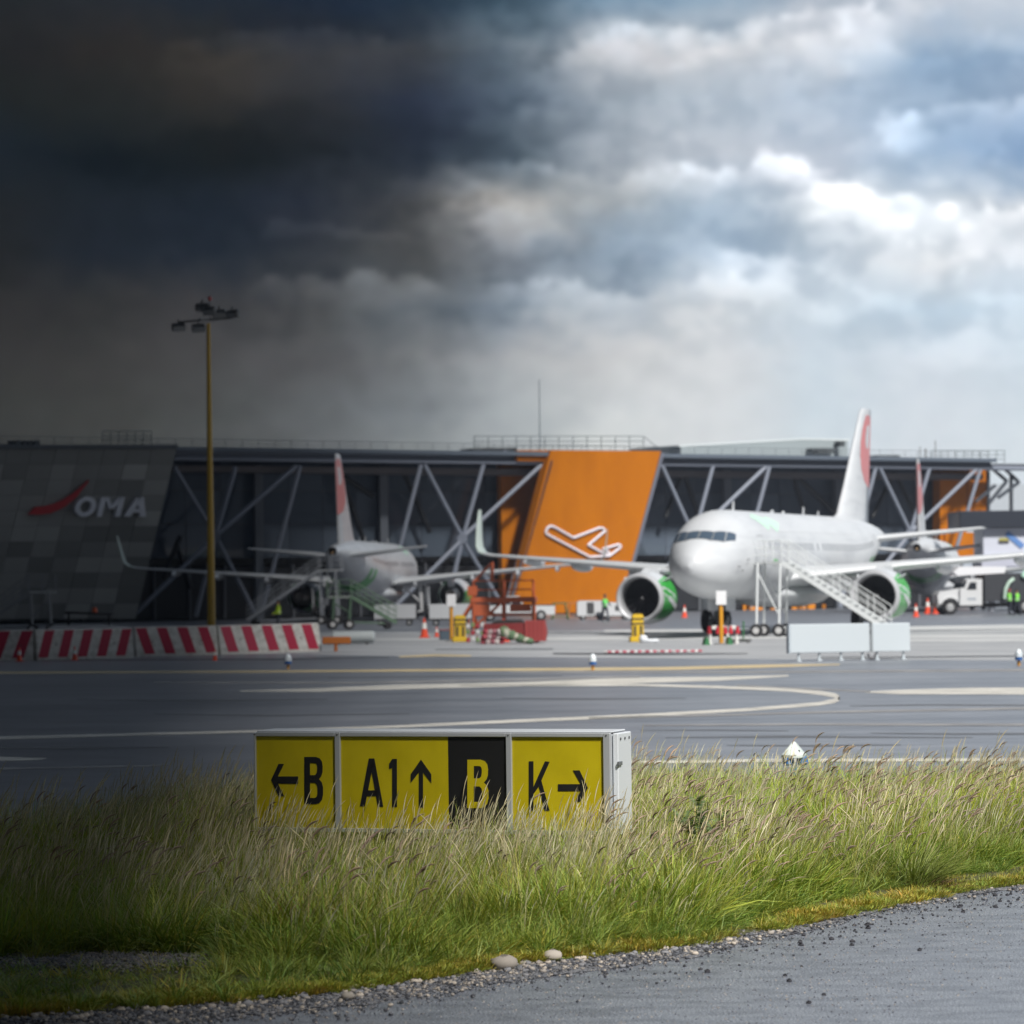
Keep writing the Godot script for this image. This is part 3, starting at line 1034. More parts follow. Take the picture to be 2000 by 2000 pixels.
	panel(sh, [[1568, 855.5], [1660, 857.5], [1660, 861], [1568, 859]], -21.96, 8.1)
	obj("hall_roof_edge", sh, paint(0.62, 0.68, 0.7, 0.5), hall)
	sh = Shape.new()
	for q in [[1585, 1635, 875, 880], [1598, 1630, 881, 886], [1640, 1650, 862, 872]]:
		panel(sh, [[q[0], q[2]], [q[1], q[2]], [q[1], q[3]], [q[0], q[3]]], -21.0, 0.8)
	obj("roof_machine", sh, paint(0.05, 0.06, 0.065, 0.6), t)
	for m in [[1797, 872, 1797, 895, 0.05], [1827, 860, 1827, 890, 0.05], [1808, 876, 1808, 892, 0.09]]:
		sh = Shape.new()
		sh.tube(tp(m[0], m[1], -3.0), tp(m[2], m[3] + 6, -3.0), m[4], m[4], 6)
		obj("roof_aerial", sh, paint(0.25, 0.25, 0.25, 0.5), t)
	# orange stair tower and open stairs at the right end
	for q in [[1836, 1888, 916, 1066], [1890, 1928, 918, 998], [1846, 1905, 1040, 1090]]:
		sh = Shape.new()
		panel(sh, [[q[0], q[2]], [q[1], q[2]], [q[1], q[3]], [q[0], q[3]]], -3.0 + 0.2 * (q[0] % 3), 1.0)
		obj("orange_panel", sh, orange, t)
	sh = Shape.new()
	panel(sh, [[1888, 905], [2100, 907], [2100, 913], [1888, 912]], -0.4, 1.2)
	obj("gantry", sh, paint(0.08, 0.09, 0.11, 0.6), t)
	for m in [[1938, 915, 1967, 940], [1962, 915, 1990, 942], [1966, 940, 1930, 985], [1990, 942, 1950, 972], [1944, 948, 1905, 980], [1975, 930, 1975, 1000], [1930, 918, 1930, 1000]]:
		sh = Shape.new()
		sh.beam(tp(m[0], m[1], -0.8), tp(m[2], m[3], -0.8), 0.25, 0.25)
		obj("stair_stringer", sh, paint(0.05, 0.06, 0.075, 0.6), t)
	sh = Shape.new()
	panel(sh, [[1932, 945], [2150, 945], [2150, 1000], [1932, 1000]], -7.0, 4.0)
	obj("grey_annexe", sh, paint(0.4, 0.44, 0.48, 0.6), t)

	# thin mast far behind the roof
	var mp := stand(1058, 330)
	var mast := thing("radio_mast", "thin grey radio mast rising far behind the orange wall", "mast", mp)
	sh = Shape.new()
	sh.tube(Vector3.ZERO, Vector3.UP * (at(1058, 742, 330).y), 0.14, 0.05, 6)
	obj("pole", sh, paint(0.2, 0.24, 0.27, 0.5), mast)
	sh = Shape.new()
	sh.box(Vector3(0, 0.1, 0), Vector3(1.0, 0.2, 1.0))
	obj("footing", sh, paint(0.3, 0.3, 0.3, 0.8), mast)

	# boarding bridge at the right edge
	var jd := 252.0
	var jb := stand(1960, jd)
	var j := thing("boarding_bridge", "white boarding bridge with blue stripe under a dark canopy", "boarding bridge", jb)
	var jp := func(x, y, back): return at(x, y, jd + back) - jb
	var cube := func(sh2: Shape, xa, xb, ya, yb, back, deep):
		var p0: Vector3 = jp.call(xa, ya, back)
		var p1: Vector3 = jp.call(xb, yb, back)
		sh2.cushion((p0 + p1) * 0.5 + Vector3(0, 0, -deep * 0.5), Vector3(absf(p1.x - p0.x), absf(p1.y - p0.y), deep), 0.06)
	sh = Shape.new()
	cube.call(sh, 1919, 2120, 1031, 1082, 0.0, 5.0)
	obj("tunnel", sh, paint(0.6, 0.63, 0.72, 0.5), j)
	sh = Shape.new()
	cube.call(sh, 1874, 2120, 998, 1029, -0.6, 7.0)
	obj("canopy", sh, paint(0.02, 0.026, 0.04, 0.5), j)
	sh = Shape.new()
	cube.call(sh, 1916, 2120, 1086, 1106, -0.4, 5.0)
	obj("lower_skirt", sh, paint(0.5, 0.52, 0.62, 0.5), j)
	sh = Shape.new()
	var s0: Vector3 = jp.call(1966, 1041, -0.04)
	var s1: Vector3 = jp.call(1998, 1068, -0.04)
	sh.beam(s0, s1, 0.03, 0.42, Vector3.UP)
	obj("blue_stripe", sh, paint(0.12, 0.25, 0.55, 0.5), j)
	sh = Shape.new()
	cube.call(sh, 1951, 1970, 1051, 1056, -0.05, 0.05)
	obj("yellow_label", sh, paint(0.45, 0.42, 0.1, 0.5), j)
	sh = Shape.new()
	cube.call(sh, 1950, 1971, 1056, 1061, -0.05, 0.05)
	obj("dark_label", sh, paint(0.08, 0.08, 0.09, 0.5), j)
	sh = Shape.new()
	sh.tube(jp.call(1938, 1031, 1.0), jp.call(1938, 1025, 1.0), 0.25, 0.1, 10)
	obj("orange_beacon", sh, paint(0.7, 0.2, 0.03, 0.4), j)
	for x in [1935, 2040]:
		sh = Shape.new()
		var f: Vector3 = jp.call(x, 1090, 2.5)
		sh.tube(Vector3(f.x, 0, f.z), f, 0.3, 0.3, 10)
		obj("support_leg", sh, paint(0.3, 0.32, 0.36, 0.5), j)

# ---------------------------------------------------------------- airliner (nose towards +z, base on the ground under the wing)
const FUS := [   # metres aft of the nose: top, underside, half width
	[0.0, 3.2, 3.16, 0.02], [0.08, 3.5, 2.9, 0.3], [0.25, 3.74, 2.66, 0.56], [0.55, 3.98, 2.42, 0.84], [1.0, 4.24, 2.2, 1.12], [1.55, 4.52, 2.02, 1.37], [1.9, 4.74, 1.94, 1.5], [2.3, 5.02, 1.87, 1.6], [2.7, 5.27, 1.81, 1.69],
	[3.2, 5.5, 1.76, 1.78], [3.9, 5.69, 1.72, 1.87], [4.8, 5.79, 1.69, 1.94], [6.0, 5.82, 1.68, 1.975], [9.0, 5.82, 1.68, 1.975], [12.0, 5.82, 1.68, 1.975], [16.0, 5.82, 1.68, 1.975], [20.0, 5.82, 1.68, 1.975], [23.5, 5.82, 1.7, 1.975],
	[25.5, 5.82, 1.84, 1.95], [27.5, 5.8, 2.18, 1.84], [29.5, 5.77, 2.65, 1.64], [31.5, 5.71, 3.2, 1.37], [33.5, 5.6, 3.78, 1.04], [35.2, 5.46, 4.24, 0.73], [36.6, 5.3, 4.56, 0.46], [37.5, 5.18, 4.72, 0.3],
]
const NOSE := 16.5

func fus(s: float, deg: float, off := 0.0) -> Vector3:    # a point of the skin: metres aft, degrees round from the top towards +x
	var i := 0
	while i < FUS.size() - 2 and s > FUS[i + 1][0]:
		i += 1
	var t := clampf((s - FUS[i][0]) / (FUS[i + 1][0] - FUS[i][0]), 0, 1)
	var top := lerpf(FUS[i][1], FUS[i + 1][1], t)
	var bot := lerpf(FUS[i][2], FUS[i + 1][2], t)
	var w := lerpf(FUS[i][3], FUS[i + 1][3], t)
	var a := deg_to_rad(deg)
	return Vector3((w + off) * sin(a), (top + bot) * 0.5 + ((top - bot) * 0.5 + off) * cos(a), NOSE - s)

func skin_patch(sh: Shape, q: Array, off: float, nu := 6, nv := 4) -> void:   # a patch that follows the skin, from four (aft, degrees) corners
	var rows := []
	for i in nu + 1:
		var u := float(i) / nu
		var row := PackedVector3Array()
		for j in nv + 1:
			var w := float(j) / nv
			var p: Vector2 = (q[0] as Vector2).lerp(q[1], u).lerp((q[3] as Vector2).lerp(q[2], u), w)
			row.append(fus(p.x, p.y, off))
		rows.append(row)
	for i in nu:
		for j in nv:
			var mid: Vector3 = (rows[i][j] + rows[i + 1][j + 1]) * 0.5
			var out := Vector3(mid.x, mid.y - 3.7, 0).normalized()
			if mid.z > NOSE - 4.0:
				out = (out + Vector3(0, 0, 0.6)).normalized()
			sh.quad(rows[i][j], rows[i + 1][j], rows[i + 1][j + 1], rows[i][j + 1], out)

func foil(at: Vector3, chord: float, thick: float, up: Vector3) -> PackedVector3Array:   # wing section, leading edge at `at`, chord towards -z
	var o := PackedVector3Array()
	var xs := [0.0, 0.012, 0.05, 0.14, 0.3, 0.5, 0.75, 1.0]
	for x in xs:
		o.append(at + Vector3(0, 0, -chord * x) + up * chord * thick * _half(x) * 1.15)
	for k in range(xs.size() - 2, 0, -1):
		o.append(at + Vector3(0, 0, -chord * xs[k]) - up * chord * thick * _half(xs[k]) * 0.85)
	return o

func _half(x: float) -> float:
	return 5.0 * (0.2969 * sqrt(x) - 0.126 * x - 0.3516 * x * x + 0.2843 * x * x * x - 0.1 * x * x * x * x) * 1.0

func airliner(label: String) -> Node3D:
	var t := thing("airliner", label, "airliner", Vector3.ZERO, 0.0, "white airliners parked at the terminal")
	t.set_meta("base", "airliner")
	var white := StandardMaterial3D.new()
	white.albedo_texture = noise_tex(0.01, 61, [[0.2, 0.46, 0.482, 0.51], [0.4, 0.52, 0.542, 0.57], [0.6, 0.545, 0.568, 0.593], [0.85, 0.56, 0.582, 0.603]], 5, 512)
	white.uv1_triplanar = true
	white.uv1_scale = Vector3(0.12, 0.25, 0.05)
	white.roughness = 0.42
	white.clearcoat_enabled = true
	white.clearcoat = 0.2
	white.clearcoat_roughness = 0.3
	var grey := paint(0.42, 0.44, 0.45, 0.4)
	var green := paint(0.035, 0.36, 0.05, 0.35, 0.0, 0.4)
	var pale_green := paint(0.5, 0.74, 0.6, 0.4)
	var red := paint(0.54, 0.17, 0.175, 0.4)
	var black := paint(0.012, 0.012, 0.014, 0.6)
	var metal := paint(0.62, 0.63, 0.65, 0.3, 0.55)
	var rubber := paint(0.014, 0.014, 0.016, 0.8)

	var rings := []
	for f in FUS:
		var ring := PackedVector3Array()
		for k in 40:
			ring.append(fus(f[0], 9.0 * k))
		rings.append(ring)
	var sh := Shape.new()
	sh.loft(rings, true, false)
	var body := obj("fuselage", sh, white, t)
	# wing root fairing under the body
	rings = []
	for f in [[10.2, 0.05, 0.05], [11.2, 1.1, 0.22], [12.6, 1.7, 0.34], [15.0, 1.95, 0.4], [18.0, 1.9, 0.38], [20.0, 1.5, 0.28], [21.6, 0.4, 0.06]]:
		var ring := PackedVector3Array()
		for k in 20:
			var a := TAU * k / 20
			ring.append(Vector3(f[1] * 1.05 * cos(a), 2.0 + (f[2] * 1.6 + 0.1) * sin(a) - 0.05, NOSE - f[0]))
		rings.append(ring)
	sh = Shape.new()
	sh.loft(rings)
	obj("belly_fairing", sh, white, body)
	# flight deck windows
	var glass := StandardMaterial3D.new()
	glass.albedo_color = srgb(0.06, 0.088, 0.125)
	glass.roughness = 0.08
	for s in [-1.0, 1.0]:
		for q in [
			[[1.42, 1.6], [1.5, 26], [2.02, 22], [1.94, 1.6]],
			[[1.53, 28], [1.88, 46], [2.42, 39], [2.06, 24]],
			[[1.94, 48], [2.55, 60], [2.85, 53], [2.5, 41]],
		]:
			var c := []
			for p in q:
				c.append(Vector2(p[0], p[1] * s))
			sh = Shape.new()
			skin_patch(sh, c, 0.02, 5, 4)
			obj("cockpit_window", sh, glass, body)
		var fr := []
		for p in [[1.38, 0.0], [1.46, 27], [2.08, 23.5], [1.99, 0.0]]:
			fr.append(Vector2(p[0], p[1] * s))
		var fr2 := []
		for p in [[1.48, 26.5], [1.88, 48], [2.49, 40.5], [2.09, 22.5]]:
			fr2.append(Vector2(p[0], p[1] * s))
		sh = Shape.new()
		skin_patch(sh, fr, 0.008, 6, 5)
		skin_patch(sh, fr2, 0.0085, 6, 5)
		obj("window_frame", sh, paint(0.16, 0.17, 0.18, 0.5), body)
		# cabin windows and doors
		for k in 42:
			var z := 6.6 + k * 0.533
			if k == 16 or k == 18:
				continue
			sh = Shape.new()
			skin_patch(sh, [Vector2(z, 74.0 * s), Vector2(z + 0.24, 74.0 * s), Vector2(z + 0.24, 83.5 * s), Vector2(z, 83.5 * s)], 0.006, 1, 2)
			obj("cabin_window", sh, paint(0.3, 0.32, 0.35, 0.2), body)
		for z in [4.95, 29.3]:
			for e in [[z, z + 0.03, 66, 116], [z + 0.83, z + 0.86, 66, 116], [z, z + 0.86, 65, 66.2], [z, z + 0.86, 115, 116.2]]:
				sh = Shape.new()
				skin_patch(sh, [Vector2(e[0], e[2] * s), Vector2(e[1], e[2] * s), Vector2(e[1], e[3] * s), Vector2(e[0], e[3] * s)], 0.007, 2, 6)
				obj("door_seam", sh, paint(0.3, 0.31, 0.32, 0.5), body)
	# green marks of the livery: pale flashes behind the flight deck, the band round the tail
	for s in [1.0, -1.0]:
		for q in [[[6.4, 34], [7.5, 24], [8.9, 40], [7.6, 58]], [[8.0, 42], [9.3, 30], [10.4, 44], [9.0, 60]]]:
			var c := []
			for p in q:
				c.append(Vector2(p[0], p[1] * s))
			sh = Shape.new()
			skin_patch(sh, c, 0.009, 6, 6)
			obj("green_mark", sh, pale_green, body)
	for q in [[[27.6, 128], [29.4, 128], [29.4, 232], [27.6, 232]], [[27.6, 100], [28.2, 100], [28.2, 128], [27.6, 128]], [[28.8, 104], [29.4, 104], [29.4, 128], [28.8, 128]], [[27.6, 260], [28.2, 260], [28.2, 232], [27.6, 232]], [[28.8, 256], [29.4, 256], [29.4, 232], [28.8, 232]]]:
		var c := []
		for p in q:
			c.append(Vector2(p[0], p[1]))
		sh = Shape.new()
		skin_patch(sh, c, 0.01, 6, 16)
		obj("green_band", sh, green, body)
	for q in [[5.9, 96, 99, 0.9], [6.1, 102, 105, 1.5]]:
		sh = Shape.new()
		skin_patch(sh, [Vector2(q[0] + 1.2, q[1]), Vector2(q[0] + 1.2 + q[3], q[1]), Vector2(q[0] + 1.2 + q[3], q[2]), Vector2(q[0] + 1.2, q[2])], 0.008, 3, 2)
		obj("green_lettering", sh, green if q[1] < 100 else grey, body)
	# skin joints: radome ring, fuselage sections, lap joints along the flanks
	for z in [4.3, 9.6, 13.4, 22.2, 26.6, 32.6]:
		sh = Shape.new()
		for k in 36:
			skin_patch(sh, [Vector2(z, k * 10.0), Vector2(z + 0.025, k * 10.0), Vector2(z + 0.025, k * 10.0 + 10.0), Vector2(z, k * 10.0 + 10.0)], 0.004, 1, 1)
		obj("skin_joint", sh, paint(0.5, 0.51, 0.53, 0.5), body)
	for a in [58.0, 100.0, 128.0, -58.0, -100.0, -128.0]:
		sh = Shape.new()
		for k in 20:
			skin_patch(sh, [Vector2(4.4 + k, a), Vector2(5.4 + k, a), Vector2(5.4 + k, a + 0.55), Vector2(4.4 + k, a + 0.55)], 0.0035, 1, 1)
		obj("lap_joint", sh, paint(0.58, 0.59, 0.61, 0.5), body)
	for q in [[2.4, 100.0], [2.8, 108.0], [3.3, 94.0], [2.4, -100.0], [2.8, -108.0]]:
		sh = Shape.new()
		var pp := fus(q[0], q[1], 0.0)
		sh.tube(pp, pp + Vector3(0.12 * signf(q[1]), 0, 0.04), 0.03, 0.03, 6)
		sh.tube(pp + Vector3(0.12 * signf(q[1]), 0, 0.0), pp + Vector3(0.12 * signf(q[1]), 0, 0.22), 0.02, 0.015, 6)
		obj("air_probe", sh, paint(0.2, 0.2, 0.21, 0.4), body)
	# auxiliary power exhaust in the tail cone
	sh = Shape.new()
	sh.lathe(Vector3(0, 4.95, NOSE - 37.5), Vector3(0, 0, -1), [Vector2(-0.3, 0.3), Vector2(0.0, 0.3), Vector2(0.02, 0.27), Vector2(-0.6, 0.2), Vector2(-0.62, 0.0)], 20)
	obj("tail_exhaust", sh, black, body)
	sh = Shape.new()
	sh.tube(Vector3(0, 4.85, NOSE - 37.3), Vector3(0, 4.84, NOSE - 37.55), 0.08)
	obj("tail_light", sh, paint(0.5, 0.35, 0.2, 0.4), body)
	for a in [[7.3, 0.42, 0.3], [20.5, 0.4, 0.26], [14.0, 0.14, 0.8], [16.2, 0.12, 0.7], [23.6, 0.24, 0.2]]:
		sh = Shape.new()
		sh.prism(PackedVector2Array([Vector2(0, -0.05), Vector2(a[2], -0.05), Vector2(a[2] * 0.95, a[1]), Vector2(a[2] * 0.6, a[1])]), fus(a[0], 0) + Vector3(-0.02, 0, 0), Vector3(0, 0, -1), Vector3.UP, Vector3(0.04, 0, 0))
		obj("blade_aerial", sh, white, body)

	for s in [-1.0, 1.0]:
		# wing and upturned tip
		rings = []
		for f in [[1.2, 2.55, 5.4, 7.6, 0.14], [2.0, 2.7, 4.7, 6.9, 0.13], [6.4, 3.2, 1.9, 4.0, 0.115], [11.5, 3.62, -1.05, 2.7, 0.105], [16.6, 4.02, -3.95, 1.65, 0.1], [17.1, 4.1, -4.3, 1.5, 0.1]]:
			rings.append(foil(Vector3(f[0] * s, f[1], f[2]), f[3], f[4], Vector3.UP))
		sh = Shape.new()
		sh.loft(rings)
		var wing := obj("wing", sh, paint(0.53, 0.552, 0.572, 0.4, 0.0, 0.2), t)
		rings = []
		for f in [[17.1, 4.1, -4.3, 1.5, 0.0], [17.5, 4.22, -4.65, 1.38, 0.55], [17.74, 4.5, -5.0, 1.25, 1.1], [17.86, 5.0, -5.35, 1.08, 1.4], [18.0, 5.9, -5.95, 0.8, 1.45], [18.08, 6.45, -6.4, 0.5, 1.45]]:
			rings.append(foil(Vector3(f[0] * s, f[1], f[2]), f[3], 0.09, Vector3(-sin(f[4]) * s, cos(f[4]), 0)))
		sh = Shape.new()
		sh.loft(rings)
		obj("wing_tip", sh, paint(0.5, 0.58, 0.53, 0.4, 0.0, 0.2), wing)
		for f in [[3.4, 2.72, -0.6, 0.3], [7.7, 3.12, -1.0, 0.34], [11.2, 3.42, -2.5, 0.28], [14.2, 3.68, -3.8, 0.22]]:
			rings = []
			for k in 9:
				var u := float(k) / 8
				var ring := PackedVector3Array()
				var rr: float = f[3] * sqrt(maxf(1e-4, 1.0 - pow(2.0 * u - 0.9, 2) / 1.22))
				for m in 12:
					var a := TAU * m / 12
					ring.append(Vector3((f[0] + rr * 0.62 * cos(a)) * s, f[1] + rr * sin(a) - 0.1 * u, f[2] + 1.3 - 3.3 * u))
				rings.append(ring)
			sh = Shape.new()
			sh.loft(rings)
			obj("flap_fairing", sh, white, wing)
		# engine
		var e := Node3D.new()
		e.name = "engine"
		t.add_child(e, true)
		var ec := Vector3(5.75 * s, 1.78, 5.4)
		e.position = ec
		var back := Vector3(0, 0, -1)
		sh = Shape.new()
		sh.lathe(Vector3.ZERO, back, [Vector2(0.34, 0.96), Vector2(0.16, 0.975), Vector2(0.05, 1.01), Vector2(0.0, 1.06), Vector2(0.02, 1.11), Vector2(0.1, 1.155), Vector2(0.3, 1.2)], 48)
		obj("intake_lip", sh, paint(0.5, 0.51, 0.53, 0.4, 0.25), e)
		sh = Shape.new()
		sh.lathe(Vector3.ZERO, back, [Vector2(0.34, 0.96), Vector2(0.7, 0.95), Vector2(1.15, 0.99)], 48)
		obj("intake_duct", sh, paint(0.22, 0.225, 0.235, 0.6), e)
		# cowl in white and green: green flanks, white crown
		var prof := [Vector2(0.3, 1.2), Vector2(0.8, 1.255), Vector2(1.5, 1.27), Vector2(2.3, 1.22), Vector2(3.0, 1.08), Vector2(3.5, 0.9)]
		for zone in [["cowl", white, -48.0, 48.0], ["green_cowl", green, 48.0, 150.0], ["cowl", white, 150.0, 210.0], ["green_cowl", green, 210.0, 312.0]]:
			sh = Shape.new()
			rings = []
			for p in prof:
				var ring := PackedVector3Array()
				for k in 13:
					var a := deg_to_rad(lerpf(zone[2], zone[3], k / 12.0) + (p.x - 0.3) * -9.0)
					ring.append(Vector3(p.y * sin(a), p.y * cos(a), -p.x))
				rings.append(ring)
			for i in rings.size() - 1:
				for k in 12:
					var na := Vector3(rings[i][k].x, rings[i][k].y, 0).normalized()
					var nb := Vector3(rings[i][k + 1].x, rings[i][k + 1].y, 0).normalized()
					sh.tri(rings[i][k], rings[i][k + 1], rings[i + 1][k + 1], na, nb, nb)
					sh.tri(rings[i][k], rings[i + 1][k + 1], rings[i + 1][k], na, nb, na)
			obj(zone[0], sh, zone[1], e)
		sh = Shape.new()
		for q in [[62, 84, 0.35, 1.9], [84, 96, 0.9, 2.4]]:
			for k in 8:
				var row := []
				for c in [[0, 0], [1, 0], [1, 1], [0, 1]]:
					var u: float = (k + c[0]) / 8.0
					var an := deg_to_rad(lerpf(q[0], q[1], c[1]) + 22.0 * u)
					var zz := lerpf(q[2], q[3], u)
					var rr := 1.215 + 0.065 * smoothstep(0.0, 1.2, zz) - 0.02 * maxf(0.0, zz - 1.5)
					row.append(Vector3(rr * sin(an), rr * cos(an), -zz))
				sh.quad(row[0], row[1], row[2], row[3], Vector3(row[0].x, row[0].y, 0))
		obj("white_swoosh", sh, white, e)
		sh = Shape.new()
		sh.lathe(Vector3.ZERO, back, [Vector2(2.9, 0.8), Vector2(3.8, 0.62), Vector2(4.6, 0.42), Vector2(4.9, 0.36), Vector2(4.6, 0.3), Vector2(4.5, 0.0)], 24)
		obj("core_nozzle", sh, paint(0.25, 0.23, 0.21, 0.4, 0.6), e)
		sh = Shape.new()
		sh.lathe(Vector3.ZERO, back, [Vector2(1.16, 0.99), Vector2(1.18, 0.0)], 24)
		obj("fan_shade_disc", sh, black, e)  # black disc in place of the shaded depth behind the blades
		var fan := Node3D.new()
		fan.name = "fan"
		e.add_child(fan, true)
		var blade := Shape.new()
		for k in 5:
			var row := []
			for c in [[0, -1], [1, -1], [1, 1], [0, 1]]:
				var u: float = (k + c[0]) / 5.0
				var r := lerpf(0.24, 0.95, u)
				var tw := lerpf(0.5, 1.05, u)
				var w: float = lerpf(0.1, 0.16, u) * c[1]
				row.append(Vector3(w * sin(tw) + 0.06 * u * u, r, -0.85 - w * cos(tw) - 0.05 * u))
			blade.quad(row[0], row[1], row[2], row[3], Vector3(0, 0, 1))
			var rb := []
			for q in row:
				rb.append(q + Vector3(0.004, 0, -0.012))
			blade.quad(rb[0], rb[1], rb[2], rb[3], Vector3(0, 0, -1))
		var bm := blade.mesh()
		for k in 18:
			var bl := obj("fan_blade", bm, paint(0.05, 0.052, 0.058, 0.35, 0.5), fan)
			bl.rotation.z = TAU * k / 18
		sh = Shape.new()
		sh.lathe(Vector3.ZERO, back, [Vector2(0.5, 0.0), Vector2(0.56, 0.07), Vector2(0.7, 0.17), Vector2(0.95, 0.26)], 20)
		obj("spinner", sh, paint(0.03, 0.03, 0.034, 0.4), fan)
		sh = Shape.new()
		sh.ball(Vector3(0.03, 0.01, -0.54), Vector3(0.05, 0.05, 0.03), 8)
		obj("spinner_mark", sh, paint(0.75, 0.75, 0.75, 0.5), fan)
		sh = Shape.new()
		sh.prism(PackedVector2Array([Vector2(0.6, 1.1), Vector2(1.6, 1.45), Vector2(3.2, 1.45), Vector2(5.4, 1.3), Vector2(4.6, 0.6), Vector2(2.9, 0.7)]), Vector3(-0.18, 0, 0), back, Vector3.UP, Vector3(0.36, 0, 0))
		obj("pylon", sh, white, e)
		for w in [-1.0, 1.0]:
			sh = Shape.new()
			sh.prism(PackedVector2Array([Vector2(0.7, 0.0), Vector2(1.5, 0.3), Vector2(1.75, 0.3), Vector2(1.8, 0.0)]), Vector3(w * 0.93, 0.82, 0), back, Vector3(w * 0.75, 0.66, 0), Vector3(0.02, -0.02, 0))
			obj("strake", sh, white, e)
		# tailplane
		rings = []
		for f in [[0.5, 4.62, -14.0, 4.3, 0.1], [1.0, 4.68, -14.4, 4.0, 0.1], [6.15, 5.22, -18.0, 1.6, 0.09], [6.25, 5.23, -18.3, 1.1, 0.06]]:
			rings.append(foil(Vector3(f[0] * s, f[1], f[2]), f[3], f[4], Vector3.UP))
		sh = Shape.new()
		sh.loft(rings)
		obj("tailplane", sh, paint(0.53, 0.552, 0.572, 0.4, 0.0, 0.2), t)
		# main gear
		var mg := Node3D.new()
		mg.name = "main_gear"
		t.add_child(mg, true)
		mg.position = Vector3(3.8 * s, 0, -1.3)
		sh = Shape.new()
		sh.tube(Vector3(0, 0.58, 0), Vector3(0.1 * -s, 2.7, 0), 0.13, 0.16, 10)
		sh.tube(Vector3(-0.5, 0.58, 0), Vector3(0.5, 0.58, 0), 0.09, 0.09, 8)
		sh.tube(Vector3(0, 1.2, 0), Vector3(-1.3 * s, 2.4, 0), 0.07, 0.07, 8)
		obj("strut", sh, paint(0.5, 0.51, 0.52, 0.4), mg)
		for w in [-0.46, 0.46]:
			sh = Shape.new()
			sh.lathe(Vector3(w - 0.2, 0.58, 0), Vector3.RIGHT, [Vector2(0.0, 0.3), Vector2(0.0, 0.48), Vector2(0.06, 0.56), Vector2(0.2, 0.58), Vector2(0.34, 0.56), Vector2(0.4, 0.48), Vector2(0.4, 0.3)], 24)
			obj("tyre", sh, rubber, mg)
			sh = Shape.new()
			sh.lathe(Vector3(w - 0.15, 0.58, 0), Vector3.RIGHT, [Vector2(0.0, 0.0), Vector2(0.0, 0.3), Vector2(0.3, 0.3), Vector2(0.3, 0.0)], 16)
			obj("rim", sh, paint(0.45, 0.46, 0.47, 0.4, 0.3), mg)
		sh = Shape.new()
		sh.box(Vector3(0.55 * s, 1.7, 0.1), Vector3(0.05, 1.5, 1.1))
		obj("gear_door", sh, white, mg)
	# nose gear
	var ng := Node3D.new()
	ng.name = "nose_gear"
	t.add_child(ng, true)
	ng.position = Vector3(0, 0, NOSE - 5.1)
	sh = Shape.new()
	sh.tube(Vector3(0, 0.38, 0), Vector3(0, 1.9, -0.1), 0.075, 0.1, 10)
	sh.tube(Vector3(-0.33, 0.38, 0), Vector3(0.33, 0.38, 0), 0.06, 0.06, 8)
	sh.tube(Vector3(0, 0.9, 0.05), Vector3(0, 1.9, -0.9), 0.05, 0.05, 8)
	obj("strut", sh, paint(0.5, 0.51, 0.52, 0.4), ng)
	for w in [-0.27, 0.27]:
		sh = Shape.new()
		sh.lathe(Vector3(w - 0.11, 0.38, 0), Vector3.RIGHT, [Vector2(0.0, 0.18), Vector2(0.0, 0.3), Vector2(0.04, 0.36), Vector2(0.11, 0.38), Vector2(0.18, 0.36), Vector2(0.22, 0.3), Vector2(0.22, 0.18)], 24)
		obj("tyre", sh, rubber, ng)
		sh = Shape.new()
		sh.lathe(Vector3(w - 0.09, 0.38, 0), Vector3.RIGHT, [Vector2(0.0, 0.0), Vector2(0.0, 0.19), Vector2(0.18, 0.19), Vector2(0.18, 0.0)], 16)
		obj("rim", sh, paint(0.45, 0.46, 0.47, 0.4, 0.3), ng)
	for w in [-0.42, 0.42]:
		sh = Shape.new()
		sh.box(Vector3(w, 1.5, -0.2), Vector3(0.03, 0.6, 1.6))
		obj("gear_door", sh, white, ng)

	# fin, rudder line and the red emblem on both flanks
	var le := func(h): return lerpf(-11.2, -17.0, (h - 5.7) / 6.06)
	var te := func(h): return lerpf(-18.3, -19.35, (h - 5.7) / 6.06)
	rings = []
	for h in [5.3, 5.7, 6.0, 7.5, 9.0, 10.5, 11.5, 11.7, 11.76]:
		var extra := 0.0
		if h < 6.05:
			extra = (6.05 - h) * 2.2
		if h > 11.6:
			extra = -(h - 11.6) * 2.0
		var z0: float = le.call(h) + extra
		var ring := PackedVector3Array()
		for p in foil(Vector3.ZERO, z0 - te.call(h), 0.1, Vector3.RIGHT):
			ring.append(p + Vector3(0, h, z0))
		rings.append(ring)
	sh = Shape.new()
	sh.loft(rings)
	var fin := obj("tail_fin", sh, white, t)
	var on_fin := func(c, hf, off, s):
		var h := lerpf(5.9, 11.7, hf)
		var z0: float = le.call(h)
		var ch: float = z0 - te.call(h)
		return Vector3((ch * 0.1 * _half(c) * (1.15 if s > 0 else 0.85) + off) * s, h, z0 - ch * c)
